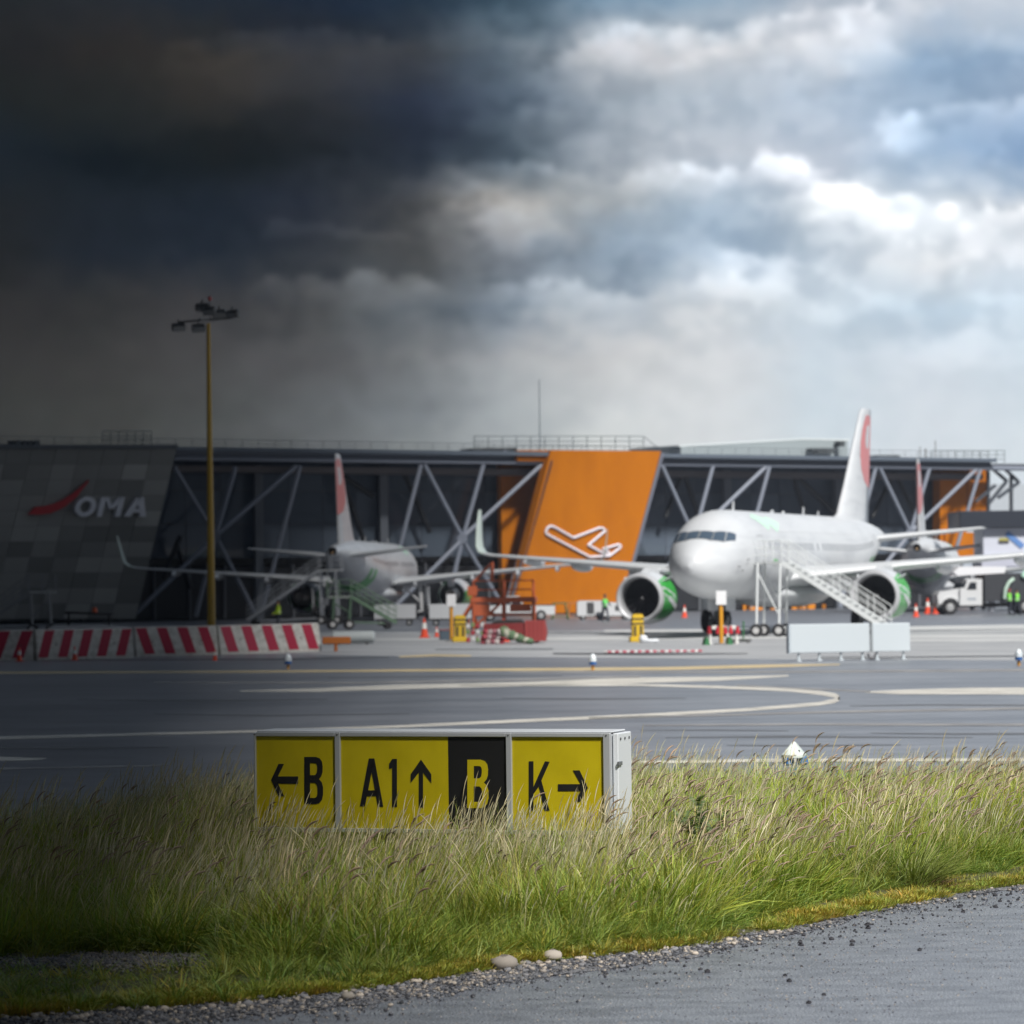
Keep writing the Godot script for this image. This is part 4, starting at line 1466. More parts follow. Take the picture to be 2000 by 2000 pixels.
	for s in [-1.0, 1.0]:
		for em in [["red_emblem", red, [[0.34, 0.95, 0.86, 0.95], [0.25, 0.88, 0.99, 0.9], [0.2, 0.8, 0.99, 0.8], [0.2, 0.68, 0.99, 0.68], [0.27, 0.55, 0.99, 0.55], [0.4, 0.43, 0.99, 0.42], [0.62, 0.33, 0.99, 0.32], [0.9, 0.28, 0.99, 0.28]], 0.008],
				["white_hook", white, [[0.52, 0.85, 0.8, 0.86], [0.48, 0.78, 0.82, 0.78], [0.5, 0.7, 0.8, 0.7], [0.62, 0.64, 0.8, 0.64]], 0.014]]:
			sh = Shape.new()
			var rows: Array = em[2]
			for i in rows.size() - 1:
				for k in 6:
					var c0 := k / 6.0
					var c1 := (k + 1) / 6.0
					var p: Array = rows[i]
					var q: Array = rows[i + 1]
					sh.quad(on_fin.call(lerpf(p[0], p[2], c0), lerpf(p[1], p[3], c0), em[3], s), on_fin.call(lerpf(p[0], p[2], c1), lerpf(p[1], p[3], c1), em[3], s),
						on_fin.call(lerpf(q[0], q[2], c1), lerpf(q[1], q[3], c1), em[3], s), on_fin.call(lerpf(q[0], q[2], c0), lerpf(q[1], q[3], c0), em[3], s), Vector3(s, 0, 0))
			obj(em[0], sh, em[1], fin)
		sh = Shape.new()
		for k in 8:
			var h0 := lerpf(0.02, 0.98, k / 8.0)
			var h1 := lerpf(0.02, 0.98, (k + 1) / 8.0)
			sh.quad(on_fin.call(0.7, h0, 0.006, s), on_fin.call(0.708, h0, 0.006, s), on_fin.call(0.708, h1, 0.006, s), on_fin.call(0.7, h1, 0.006, s), Vector3(s, 0, 0))
		obj("rudder_seam", sh, grey, fin)
	return t

func airliners() -> void:
	var a := airliner("white airliner facing the camera beside boarding stairs, green engine cowls")
	var turn := deg_to_rad(-19.2)
	var nose := stand(1346, 147.0)
	a.position = nose - Vector3(sin(turn), 0, cos(turn)) * NOSE
	a.rotation.y = turn
	var b := again(a, "white airliner seen from its tail before the orange wall, behind the barriers")
	turn = deg_to_rad(180.0 - 5.2)
	var n := Vector3(sin(turn), 0, cos(turn))
	b.position = stand(650, 229.0) + n * 21.0
	b.rotation.y = turn
	var c := again(a, "white airliner seen from its tail behind the fuel truck at the boarding bridge")
	turn = deg_to_rad(180.0 - 10.0)
	n = Vector3(sin(turn), 0, cos(turn))
	c.position = stand(1792, 252.0) + n * 21.0
	c.rotation.y = turn

# ---------------------------------------------------------------- things on the apron
func barrier(x0: float, x1: float, y0: float, y1: float, lean: float, n: int, label: String) -> void:
	var a := ground(x0, y0)
	var b := ground(x1, y1)
	var z := (b - a).normalized()
	var l := a.distance_to(b)
	var t := thing("traffic_barrier", label, "barrier", (a + b) * 0.5, -atan2(z.z, z.x), "red and white barriers along the apron edge")
	var h := 1.1
	var sec := PackedVector2Array([Vector2(0.27, 0.0), Vector2(0.27, 0.08), Vector2(0.13, h - 0.03), Vector2(0.1, h), Vector2(-0.1, h), Vector2(-0.13, h - 0.03), Vector2(-0.27, 0.08), Vector2(-0.27, 0.0)])
	var sh := Shape.new()
	sh.prism(sec, Vector3(-l * 0.5 + 0.015, 0, 0), Vector3(0, 0, 1), Vector3.UP, Vector3(l - 0.03, 0, 0))
	var worn := StandardMaterial3D.new()
	worn.albedo_texture = noise_tex(0.02, 71, [[0.25, 0.45, 0.44, 0.4], [0.5, 0.62, 0.61, 0.57], [0.8, 0.7, 0.69, 0.65]], 5, 256)
	worldmap(worn, Vector3(0.6, 0.6, 0.6))
	worn.roughness = 0.75
	if not mats.has("barrier_white"):
		mats["barrier_white"] = worn
	obj("body", sh, mats["barrier_white"], t)
	var red := paint(0.42, 0.012, 0.05, 0.6)
	var step := l / n
	for i in n:
		sh = Shape.new()
		for face in [1.0, -1.0]:
			var p := []
			for c in [[0.0, 0.1], [1.0, 0.1], [1.0, h - 0.04], [0.0, h - 0.04]]:
				var k: float = c[1] / h
				var x: float = -l * 0.5 + step * (i + 0.24 + 0.5 * c[0]) + lean * (k - 0.5)
				p.append(Vector3(clampf(x, -l * 0.5 + 0.02, l * 0.5 - 0.02), c[1], (lerpf(0.27, 0.13, (c[1] - 0.08) / (h - 0.11)) + 0.004) * face))
			sh.quad(p[0], p[1], p[2], p[3], Vector3(0, 0, face))
			var q: Array = [p[3], p[2], Vector3(p[2].x, h + 0.004, 0), Vector3(p[3].x, h + 0.004, 0)]
			sh.quad(q[0], q[1], q[2], q[3], Vector3(0, 1, face * 0.3))
		obj("red_stripe", sh, red, t)
	for i in 2:
		sh = Shape.new()
		sh.tube(Vector3(l * (i - 0.5) * 0.6, 0.55, 0.2), Vector3(l * (i - 0.5) * 0.6, 0.55, 0.225), 0.03, 0.03, 8)
		obj("plug", sh, paint(0.1, 0.1, 0.1, 0.6), t)

func light_mast() -> void:
	var d := 150.0
	var base := stand(413, d)
	base.x = at(413, 1220, d).x
	var t := thing("light_mast", "tall yellow floodlight mast behind the striped barriers", "light mast", base)
	var top := at(406, 640, d).y
	var yellow := paint(0.32, 0.2, 0.015, 0.5)
	var dark := paint(0.03, 0.032, 0.035, 0.5)
	var sh := Shape.new()
	sh.tube(Vector3(0, 0.1, 0), Vector3(0, top + 0.2, 0), 0.19, 0.085, 12)
	obj("pole", sh, yellow, t)
	sh = Shape.new()
	sh.tube(Vector3(0, 0, 0), Vector3(0, 0.12, 0), 0.42, 0.42, 14)
	obj("base_plate", sh, dark, t)
	sh = Shape.new()
	sh.beam(Vector3(-1.35, top + 0.25, 0.15), Vector3(1.1, top + 0.45, -0.2), 0.09, 0.09)
	sh.beam(Vector3(-0.3, top + 0.3, 1.0), Vector3(0.3, top + 0.4, -1.0), 0.09, 0.09)
	obj("cross_arm", sh, dark, t)
	for f in [[-1.32, 0.02, 0.25, 0.3], [-0.36, -0.08, 0.9, 0.15], [0.05, 0.75, 0.1, -0.3], [-0.3, 0.95, -0.3, 0.4], [1.08, 0.62, -0.2, -0.35], [0.42, 0.7, -0.8, 0.2]]:
		var n := Node3D.new()
		n.name = "floodlight"
		t.add_child(n, true)
		n.position = Vector3(f[0], top + f[1], f[2])
		n.rotation = Vector3(0.5, f[3], 0.08)
		sh = Shape.new()
		sh.cushion(Vector3.ZERO, Vector3(0.62, 0.34, 0.3), 0.06)
		obj("housing", sh, dark, n)
		sh = Shape.new()
		sh.box(Vector3(0, -0.02, 0.155), Vector3(0.54, 0.26, 0.012))
		obj("lens", sh, paint(0.12, 0.13, 0.14, 0.15), n)
		sh = Shape.new()
		sh.beam(Vector3(0, 0.1, -0.1), Vector3(0, 0.32, -0.12), 0.06, 0.06)
		obj("bracket", sh, dark, n)
	sh = Shape.new()
	sh.tube(Vector3(0.08, top + 0.4, 0), Vector3(0.08, top + 1.25, 0), 0.02, 0.02, 6)
	obj("spike", sh, dark, t)
	sh = Shape.new()
	sh.ball(Vector3(0.08, top + 1.32, 0), Vector3(0.1, 0.12, 0.1), 10)
	obj("obstruction_lamp", sh, paint(0.25, 0.02, 0.02, 0.3), t)

var cone0: Node3D
func cone(x: float, y: float, h: float, label: String) -> void:
	if cone0 == null:
		cone0 = thing("traffic_cone", label, "traffic cone", Vector3.ZERO, 0.0, "orange cones on the apron")
		cone0.set_meta("base", "traffic_cone")
		var o := paint(0.75, 0.07, 0.02, 0.5)
		var sh := Shape.new()
		sh.cushion(Vector3(0, 0.025, 0), Vector3(0.42, 0.05, 0.42), 0.015)
		obj("foot", sh, o, cone0)
		sh = Shape.new()
		sh.lathe(Vector3(0, 0.05, 0), Vector3.UP, [Vector2(0, 0.16), Vector2(0.75, 0.03), Vector2(0.76, 0.0)], 16)
		obj("body", sh, o, cone0)
		sh = Shape.new()
		sh.lathe(Vector3(0, 0.05, 0), Vector3.UP, [Vector2(0.32, 0.112), Vector2(0.56, 0.07)], 16)
		obj("reflective_collar", sh, paint(0.75, 0.75, 0.72, 0.4), cone0)
		cone0.position = ground(x, y)
		cone0.scale = Vector3.ONE * (h / 0.8)
		return
	var c := again(cone0, label)
	c.position = ground(x, y)
	c.scale = Vector3.ONE * (h / 0.8)

func post_sign(x: float, y: float, top: float, label: String) -> void:
	var g := ground(x, y)
	var d := -g.z
	var t := thing("stand_marker", label, "marker post", g, 0.05, "stand marker posts")
	var h := at(x, top, d).y
	var sh := Shape.new()
	sh.tube(Vector3(0, 0.04, 0), Vector3(0, h, 0), 0.09, 0.08, 10)
	obj("post", sh, paint(0.6, 0.27, 0.01, 0.5), t)
	sh = Shape.new()
	sh.cushion(Vector3(0, h - 0.2, 0.11), Vector3(0.42, 0.56, 0.04), 0.012)
	obj("plate", sh, paint(0.72, 0.73, 0.75, 0.5), t)
	sh = Shape.new()
	sh.cushion(Vector3(0, 0.03, 0), Vector3(0.5, 0.06, 0.5), 0.02)
	obj("foot", sh, paint(0.2, 0.2, 0.2, 0.7), t)

func guard(x: float, y: float, label: String) -> void:
	var t := thing("equipment_guard", label, "bollard", ground(x, y), 0.1, "yellow and black equipment guards")
	var ye := paint(0.58, 0.38, 0.012, 0.5)
	var bl := paint(0.025, 0.025, 0.022, 0.6)
	var sh := Shape.new()
	sh.cushion(Vector3(0, 0.12, 0), Vector3(0.62, 0.24, 0.5), 0.03)
	obj("plinth", sh, ye, t)
	sh = Shape.new()
	sh.cushion(Vector3(0.03, 0.68, 0), Vector3(0.5, 0.9, 0.36), 0.03)
	obj("body", sh, ye, t)
	for k in 2:
		sh = Shape.new()
		sh.cushion(Vector3(0.03, 0.78 + k * 0.2, 0), Vector3(0.52, 0.09, 0.38), 0.02)
		obj("black_band", sh, bl, t)
	for k in 2:
		sh = Shape.new()
		sh.box(Vector3(-0.1 + k * 0.26, 0.48, 0.185), Vector3(0.1, 0.44, 0.012))
		obj("slot", sh, bl, t)
	sh = Shape.new()
	sh.cushion(Vector3(0.03, 1.15, 0), Vector3(0.4, 0.07, 0.3), 0.02)
	obj("cap", sh, ye, t)

func steps(label: String, foot: Vector3, turn: float, rise: float, run: float, wide: float, m: Material, m2: Material, plat := 1.5) -> Node3D:
	# boarding stairs climbing along -x from the foot; platform at the top
	var t := thing("boarding_stairs", label, "stairs", foot, turn, "mobile boarding stairs")
	var w := wide * 0.5
	var n := int(rise / 0.2)
	var sh: Shape
	for s in [-1.0, 1.0]:
		sh = Shape.new()
		sh.beam(Vector3(0, 0.35, w * s), Vector3(-run, rise, w * s), 0.05, 0.19)
		obj("stringer", sh, m, t)
		sh = Shape.new()
		for k in 7:
			var u := k / 6.0
			sh.tube(Vector3(-run * u, 0.35 + (rise - 0.35) * u, w * s), Vector3(-run * u, 1.35 + (rise - 0.35) * u, w * s), 0.018, 0.018, 6)
		for hh in [0.35, 0.68, 1.0]:
			sh.tube(Vector3(0, 0.35 + hh, w * s), Vector3(-run, rise + hh, w * s), 0.02, 0.02, 6)
			sh.tube(Vector3(-run, rise + hh, w * s), Vector3(-run - plat, rise + hh, w * s), 0.02, 0.02, 6)
		for k in 3:
			sh.tube(Vector3(-run - plat * k / 2.0, rise, w * s), Vector3(-run - plat * k / 2.0, rise + 1.0, w * s), 0.025, 0.025, 6)
		obj("handrail", sh, m, t)
		for q in [0.0, 1.0]:
			sh = Shape.new()
			sh.tube(Vector3(-run - plat * (0.12 + 0.7 * q), 0.3, w * s), Vector3(-run - plat * (0.12 + 0.7 * q) + 0.1, rise, w * s), 0.055, 0.055, 8)
			obj("leg", sh, m, t)
			sh = Shape.new()
			sh.lathe(Vector3(-run - plat * (0.12 + 0.7 * q), 0.3, w * s - 0.08), Vector3(0, 0, 1), [Vector2(0, 0.0), Vector2(0, 0.26), Vector2(0.03, 0.3), Vector2(0.13, 0.3), Vector2(0.16, 0.26), Vector2(0.16, 0.0)], 18)
			obj("wheel", sh, paint(0.02, 0.02, 0.022, 0.8), t)
			sh = Shape.new()
			sh.lathe(Vector3(-run - plat * (0.12 + 0.7 * q), 0.3, w * s - 0.085), Vector3(0, 0, 1), [Vector2(0, 0.0), Vector2(0, 0.15), Vector2(0.17, 0.15), Vector2(0.17, 0.0)], 14)
			obj("hub", sh, paint(0.5, 0.5, 0.5, 0.5), t)
		sh = Shape.new()
		sh.tube(Vector3(-run - plat * 0.12, 1.0, w * s), Vector3(-run - plat * 0.8, rise - 0.3, w * s), 0.03, 0.03, 6)
		sh.tube(Vector3(-0.3, 0.3, w * s), Vector3(-run - plat * 0.1, 0.42, w * s), 0.05, 0.05, 6)
		obj("brace", sh, m, t)
		sh = Shape.new()
		sh.lathe(Vector3(-0.5, 0.22, w * s - 0.06), Vector3(0, 0, 1), [Vector2(0, 0.0), Vector2(0, 0.19), Vector2(0.03, 0.22), Vector2(0.09, 0.22), Vector2(0.12, 0.19), Vector2(0.12, 0.0)], 16)
		obj("wheel", sh, paint(0.02, 0.02, 0.022, 0.8), t)
	for k in n:
		var u := (k + 0.5) / n
		sh = Shape.new()
		sh.box(Vector3(-run * u, 0.38 + (rise - 0.38) * u, 0), Vector3(0.3, 0.04, wide - 0.08))
		obj("tread", sh, m2, t)
	sh = Shape.new()
	sh.box(Vector3(-run - plat * 0.5, rise, 0), Vector3(plat, 0.12, wide - 0.1))
	obj("platform", sh, m2, t)
	return t

func wheel(parent: Node3D, at_: Vector3, r: float, w: float) -> void:
	var sh := Shape.new()
	sh.lathe(at_ - Vector3(0, 0, w * 0.5), Vector3(0, 0, 1), [Vector2(0, r * 0.55), Vector2(0, r * 0.86), Vector2(w * 0.2, r), Vector2(w * 0.8, r), Vector2(w, r * 0.86), Vector2(w, r * 0.55)], 22)
	obj("tyre", sh, paint(0.016, 0.016, 0.018, 0.85), parent)
	sh = Shape.new()
	sh.lathe(at_ - Vector3(0, 0, w * 0.46), Vector3(0, 0, 1), [Vector2(0, 0), Vector2(0, r * 0.3), Vector2(w * 0.1, r * 0.56), Vector2(w * 0.82, r * 0.56), Vector2(w * 0.92, r * 0.3), Vector2(w * 0.92, 0)], 18)
	obj("rim", sh, paint(0.45, 0.46, 0.47, 0.4, 0.4), parent)

func side_body(parent: Node3D, called: String, pts: Array, w: float, m: Material) -> MeshInstance3D:
	var q := PackedVector2Array()
	for p in pts:
		q.append(Vector2(p[0], p[1]))
	var sh := Shape.new()
	sh.prism(q, Vector3(0, 0, -w * 0.5), Vector3.RIGHT, Vector3.UP, Vector3(0, 0, w))
	return obj(called, sh, m, parent)

func vehicles() -> void:
	var white := paint(0.6, 0.615, 0.63, 0.35, 0.0, 0.4)
	var glass := paint(0.02, 0.024, 0.03, 0.08)
	var dark := paint(0.02, 0.02, 0.022, 0.6)
	# pick-up (bonnet to the left, load bed to the right)
	var p := ground(1005, 1213)
	var t := thing("pickup_truck", "white pickup truck parked behind the orange work platform", "pickup truck", p, 0.08)
	side_body(t, "body", [[-2.6, 0.42], [2.7, 0.42], [2.72, 1.02], [0.55, 1.06], [0.5, 1.12], [-1.1, 1.12], [-2.45, 1.0], [-2.66, 0.8]], 1.75, white)
	side_body(t, "cab", [[-1.15, 1.1], [0.55, 1.1], [0.42, 1.62], [0.25, 1.72], [-0.45, 1.72], [-0.6, 1.66]], 1.56, white)
	side_body(t, "side_window", [[-0.98, 1.14], [-0.32, 1.14], [-0.32, 1.62], [-0.56, 1.62]], 1.58, glass)
	side_body(t, "side_window", [[-0.24, 1.14], [0.4, 1.14], [0.32, 1.6], [-0.24, 1.62]], 1.581, glass)
	side_body(t, "load_bed", [[0.75, 1.0], [2.62, 1.0], [2.62, 1.1], [0.75, 1.1]], 1.5, dark)
	for x in [-1.75, 1.75]:
		for z in [-0.8, 0.8]:
			wheel(t, Vector3(x, 0.37, z), 0.37, 0.24)
	for z in [-0.6, 0.6]:
		var sh := Shape.new()
		sh.box(Vector3(-2.62, 0.82, z), Vector3(0.06, 0.14, 0.3))
		obj("headlight", sh, paint(0.6, 0.6, 0.58, 0.2), t)
		sh = Shape.new()
		sh.box(Vector3(2.72, 0.85, z * 1.25), Vector3(0.04, 0.24, 0.12))
		obj("tail_light", sh, paint(0.5, 0.02, 0.02, 0.3), t)
	var emb := Shape.new()
	emb.box(Vector3(-0.2, 0.82, 0.88), Vector3(0.32, 0.26, 0.012))
	obj("door_emblem", emb, paint(0.2, 0.24, 0.3, 0.5), t)

	# two white ground power carts
	for k in 2:
		var x: float = [1155.0, 1203.0][k]
		var g := ground(x, 1211)
		t = thing("ground_power_cart", ["boxy white ground power cart with dark grille behind the engine", "rounded white ground power cart nearest the green engine"][k], "power cart", g, 0.04)
		var l: float = [1.0, 0.95][k]
		side_body(t, "housing", [[-l, 0.3], [l, 0.3], [l, 0.75], [l * 0.72, 1.18], [-l, 1.24]] if k else [[-l, 0.3], [l, 0.3], [l, 1.34], [-l * 0.85, 1.34], [-l, 1.2]], 1.4, white)
		var sh := Shape.new()
		sh.box(Vector3([-0.1, 0.15][k], 0.82, 0.705), Vector3(0.5, [0.8, 0.36][k], 0.012))
		obj("grille", sh, paint(0.06, 0.062, 0.065, 0.5), t)
		sh = Shape.new()
		sh.box(Vector3(0, 0.28, 0), Vector3(l * 2.05, 0.1, 1.3))
		obj("chassis", sh, dark, t)
		for wx in [-0.6, 0.6]:
			for wz in [-0.6, 0.6]:
				wheel(t, Vector3(wx, 0.2, wz), 0.2, 0.16)
		sh = Shape.new()
		sh.beam(Vector3(-l, 0.25, 0), Vector3(-l - 0.5, 0.35, 0), 0.06, 0.06)
		obj("tow_bar", sh, dark, t)

	# fuel truck at the right, bonnet to the left
	p = stand(1890, 236.0)
	t = thing("fuel_truck", "white bonneted fuel truck working under the airliner wing", "truck", p, 0.12)
	side_body(t, "bonnet", [[-2.35, 0.75], [-0.85, 0.75], [-0.8, 1.85], [-1.1, 1.82], [-2.25, 1.62], [-2.4, 1.4]], 1.7, white)
	side_body(t, "cab", [[-0.85, 0.65], [0.75, 0.65], [0.78, 2.5], [-0.4, 2.55], [-0.82, 1.86]], 2.1, white)
	side_body(t, "door_window", [[-0.35, 1.75], [0.35, 1.75], [0.35, 2.28], [-0.1, 2.28]], 2.13, glass)
	side_body(t, "front_window", [[-0.81, 1.9], [-0.5, 1.9], [-0.32, 2.4], [-0.45, 2.45]], 2.12, glass)
	side_body(t, "tank_bed", [[0.95, 0.9], [6.5, 0.9], [6.5, 2.9], [0.95, 2.9]], 2.2, paint(0.035, 0.038, 0.045, 0.5))
	side_body(t, "top_deck", [[-1.0, 2.75], [2.4, 2.9], [2.5, 3.35], [-0.9, 3.4], [-1.3, 3.0]], 2.3, paint(0.74, 0.75, 0.78, 0.4))
	side_body(t, "chassis", [[-2.3, 0.5], [6.5, 0.5], [6.5, 0.8], [-2.3, 0.8]], 1.0, dark)
	for x in [-1.55, 3.9, 5.2]:
		for z in [-0.95, 0.95]:
			wheel(t, Vector3(x, 0.54, z), 0.54, 0.3)
	var s2 := Shape.new()
	for k in 12:
		var a0 := PI * k / 12.0
		var a1 := PI * (k + 1) / 12.0
		s2.quad(Vector3(-1.55 + 0.66 * cos(a0), 0.54 + 0.66 * sin(a0), 1.12), Vector3(-1.55 + 0.66 * cos(a1), 0.54 + 0.66 * sin(a1), 1.12), Vector3(-1.55 + 0.66 * cos(a1), 0.54 + 0.66 * sin(a1), 0.6), Vector3(-1.55 + 0.66 * cos(a0), 0.54 + 0.66 * sin(a0), 0.6), Vector3(0, 1, 0.2))
	obj("mudguard", s2, white, t)
	s2 = Shape.new()
	s2.box(Vector3(-2.42, 0.68, 0), Vector3(0.14, 0.3, 1.9))
	obj("bumper", s2, paint(0.3, 0.3, 0.31, 0.4, 0.5), t)
	s2 = Shape.new()
	s2.box(Vector3(0.0, 1.1, 1.058), Vector3(0.6, 0.12, 0.012))
	obj("door_lettering", s2, paint(0.25, 0.3, 0.36, 0.5), t)
	s2 = Shape.new()
	s2.wire([Vector3(2.3, 1.1, 1.3), Vector3(2.35, 1.7, 1.35), Vector3(2.6, 2.2, 1.35), Vector3(3.0, 2.5, 1.3)], 0.13, 10)
	obj("pale_green_hose", s2, paint(0.5, 0.66, 0.56, 0.5), t)
	s2 = Shape.new()
	s2.cushion(Vector3(4.3, 2.55, 1.25), Vector3(1.5, 0.6, 0.2), 0.08, Basis(Vector3.BACK, -0.5))
	obj("pale_green_panel", s2, paint(0.45, 0.7, 0.58, 0.4), t)

	# low tug behind the left barriers: only its roof and beacon show
	p = ground(140, 1272)
	p.z -= 6.0
	t = thing("apron_tug", "low white tug with orange beacon behind the leftmost barriers", "tug", p, 0.1)
	side_body(t, "body", [[-1.6, 0.35], [1.6, 0.35], [1.6, 0.9], [0.5, 1.0], [-1.6, 1.0]], 1.5, white)
	side_body(t, "canopy", [[-1.1, 1.5], [1.0, 1.42], [1.0, 1.5], [-1.0, 1.6]], 1.4, dark)
	for z in [-0.6, 0.6]:
		s2 = Shape.new()
		s2.beam(Vector3(-0.9, 0.95, z), Vector3(-0.9, 1.52, z), 0.06, 0.06)
		s2.beam(Vector3(0.8, 0.95, z), Vector3(0.8, 1.44, z), 0.06, 0.06)
		obj("canopy_post", s2, dark, t)
		for x in [-1.0, 1.0]:
			wheel(t, Vector3(x, 0.32, z), 0.32, 0.2)
	s2 = Shape.new()
	s2.tube(Vector3(0.2, 1.5, 0), Vector3(0.2, 1.74, 0), 0.12, 0.09, 10)
	obj("orange_beacon", s2, paint(0.8, 0.12, 0.02, 0.3), t)

	# baggage carts under the left airliner
	for k in 2:
		var g := ground([772.0, 880.0][k], 1222)
		t = thing("baggage_cart", ["grey covered baggage cart under the tail-on airliner", "grey covered baggage cart beside the marker post"][k], "cart", g, 0.0)
		side_body(t, "box", [[-1.3, 0.45], [1.3, 0.45], [1.3, 1.35], [-1.3, 1.35]], 1.3, paint(0.5, 0.52, 0.54, 0.5))
		s2 = Shape.new()
		s2.box(Vector3(0, 0.4, 0), Vector3(2.7, 0.1, 1.35))
		obj("deck", s2, dark, t)
		for x in [-0.9, 0.9]:
			for z in [-0.55, 0.55]:
				wheel(t, Vector3(x, 0.2, z), 0.2, 0.14)
		s2 = Shape.new()
		s2.beam(Vector3(-1.3, 0.36, 0), Vector3(-2.0, 0.3, 0), 0.05, 0.05)
		obj("drawbar", s2, dark, t)

func work_platform() -> void:
	var g := ground(985, 1236)
	var t := thing("work_platform", "orange tubular maintenance platform before the white pickup", "platform", g, -0.06)
	var o := paint(0.46, 0.1, 0.035, 0.55)
	var sh: Shape
	for x in [-1.55, 0.0, 1.55]:
		for z in [-0.6, 0.6]:
			sh = Shape.new()
			sh.tube(Vector3(x, 0.2, z), Vector3(x, 1.75, z), 0.075, 0.075, 8)
			obj("leg", sh, o, t)
			sh = Shape.new()
			sh.tube(Vector3(x, 1.75, z), Vector3(x, 2.75, z), 0.045, 0.045, 6)
			obj("rail_post", sh, o, t)
	sh = Shape.new()
	sh.cushion(Vector3(0, 1.72, 0), Vector3(3.4, 0.28, 1.4), 0.03)
	obj("deck", sh, o, t)
	for z in [-0.6, 0.6]:
		for y in [2.25, 2.72]:
			sh = Shape.new()
			sh.tube(Vector3(-1.55, y, z), Vector3(1.55, y, z), 0.045, 0.045, 6)
			obj("guard_rail", sh, o, t)
		sh = Shape.new()
		sh.tube(Vector3(-1.55, 0.95, z), Vector3(1.55, 0.95, z), 0.07, 0.07, 8)
		sh.tube(Vector3(-1.55, 0.3, z), Vector3(0, 1.7, z), 0.055, 0.055, 6)
		obj("brace", sh, o, t)
		sh = Shape.new()
		sh.tube(Vector3(-1.55, 1.7, z), Vector3(-2.5, 0.25, z), 0.075, 0.075, 8)
		obj("ladder_rail", sh, o, t)
		sh = Shape.new()
		sh.tube(Vector3(-0.6, 3.7, z), Vector3(-1.5, 2.7, z), 0.04, 0.04, 6)
		sh.tube(Vector3(-0.6, 3.7, z), Vector3(-0.6, 2.7, z), 0.055, 0.055, 6)
		obj("hoop", sh, o, t)
	for k in 6:
		sh = Shape.new()
		var u := (k + 0.5) / 6.0
		sh.box(Vector3(lerpf(-2.5, -1.55, u), lerpf(0.25, 1.7, u), 0), Vector3(0.18, 0.03, 1.15))
		obj("rung", sh, o, t)
	for q in [[-1.1, 1.25, 0.8, 0.5], [0.9, 1.3, 1.1, 0.4], [-1.6, 2.2, 0.5, 0.5]]:
		sh = Shape.new()
		sh.cushion(Vector3(q[0], q[1], 0.62), Vector3(q[2], q[3], 0.06), 0.02)
		obj("side_panel", sh, o, t)
	for x in [-1.55, 1.55]:
		for z in [-0.6, 0.6]:
			wheel(t, Vector3(x, 0.16, z), 0.16, 0.1)

	# red tub cart in front of it
	g = ground(992, 1257)
	t = thing("red_cart", "red steel tub cart in front of the orange platform", "cart", g, -0.05)
	var red := paint(0.19, 0.02, 0.02, 0.55)
	var m := [[1.15, 0.12], [2.0, 0.12]]
	side_body(t, "tub", [[-1.0, 0.15], [0.75, 0.15], [0.75, 0.88], [-1.0, 0.84]], 1.1, red)
	side_body(t, "end_bin", [[0.76, 0.1], [1.62, 0.1], [1.68, 0.45], [1.6, 0.97], [0.76, 0.97]], 1.25, paint(0.28, 0.04, 0.037, 0.55))
	side_body(t, "dark_load", [[-0.7, 0.86], [0.7, 0.88], [0.6, 1.02], [-0.5, 1.0]], 0.9, paint(0.025, 0.022, 0.022, 0.7))
	for x in [-0.7, 1.2]:
		for z in [-0.5, 0.5]:
			wheel(t, Vector3(x, 0.14, z), 0.14, 0.1)
	for x in [0.95, 1.12, 1.29, 1.46]:
		sh = Shape.new()
		sh.box(Vector3(x, 0.55, 0.63), Vector3(0.03, 0.76, 0.02))
		obj("rib", sh, red, t)
	# chock rack with red and white blocks
	g = ground(932, 1255)
	t = thing("chock_rack", "rack of red, white and green wheel chocks beside the red cart", "rack", g, 0.05)
	for k in 3:
		sh = Shape.new()
		sh.tube(Vector3(-0.35 + k * 0.35, 0, 0), Vector3(-0.35 + k * 0.35, 1.05, 0), 0.025, 0.025, 6)
		obj("upright", sh, o, t)
	for k in 14:
		sh = Shape.new()
		var c := k % 3
		sh.cushion(Vector3(-0.4 + (k % 5) * 0.21, 0.12 + (k / 5) * 0.3 + 0.05 * (k % 2), 0.1 - 0.05 * (k % 2)), Vector3(0.17, 0.2, 0.16), 0.03, Basis(Vector3.BACK, 0.2 * ((k * 7) % 5 - 2)))
		obj("chock", sh, [paint(0.32, 0.03, 0.04, 0.6), paint(0.55, 0.55, 0.55, 0.6), paint(0.16, 0.24, 0.1, 0.6)][c], t)
	# heap of green netting and mixed chocks spilling round the cart
	g = ground(1006, 1259)
	t = thing("netting_heap", "slumped heap of green and cream netting against the red cart", "netting", g, 0.1)
	for k in 9:
		sh = Shape.new()
		sh.ball(Vector3(-0.45 + 0.13 * k, 0.12 + 0.42 * pow(1.0 - k / 9.0, 1.3), 0.05 * (k % 3)), Vector3(0.2, 0.13 + 0.12 * (1.0 - k / 9.0), 0.17), 8, 0.7, 50 + k)
		obj("fold", sh, [paint(0.16, 0.22, 0.12, 0.8), paint(0.4, 0.4, 0.32, 0.8), paint(0.09, 0.15, 0.08, 0.8)][k % 3], t)
	g = ground(962, 1258)
	t = thing("chock_pile", "loose pile of red and white chocks left of the netting", "pile", g, 0.0)
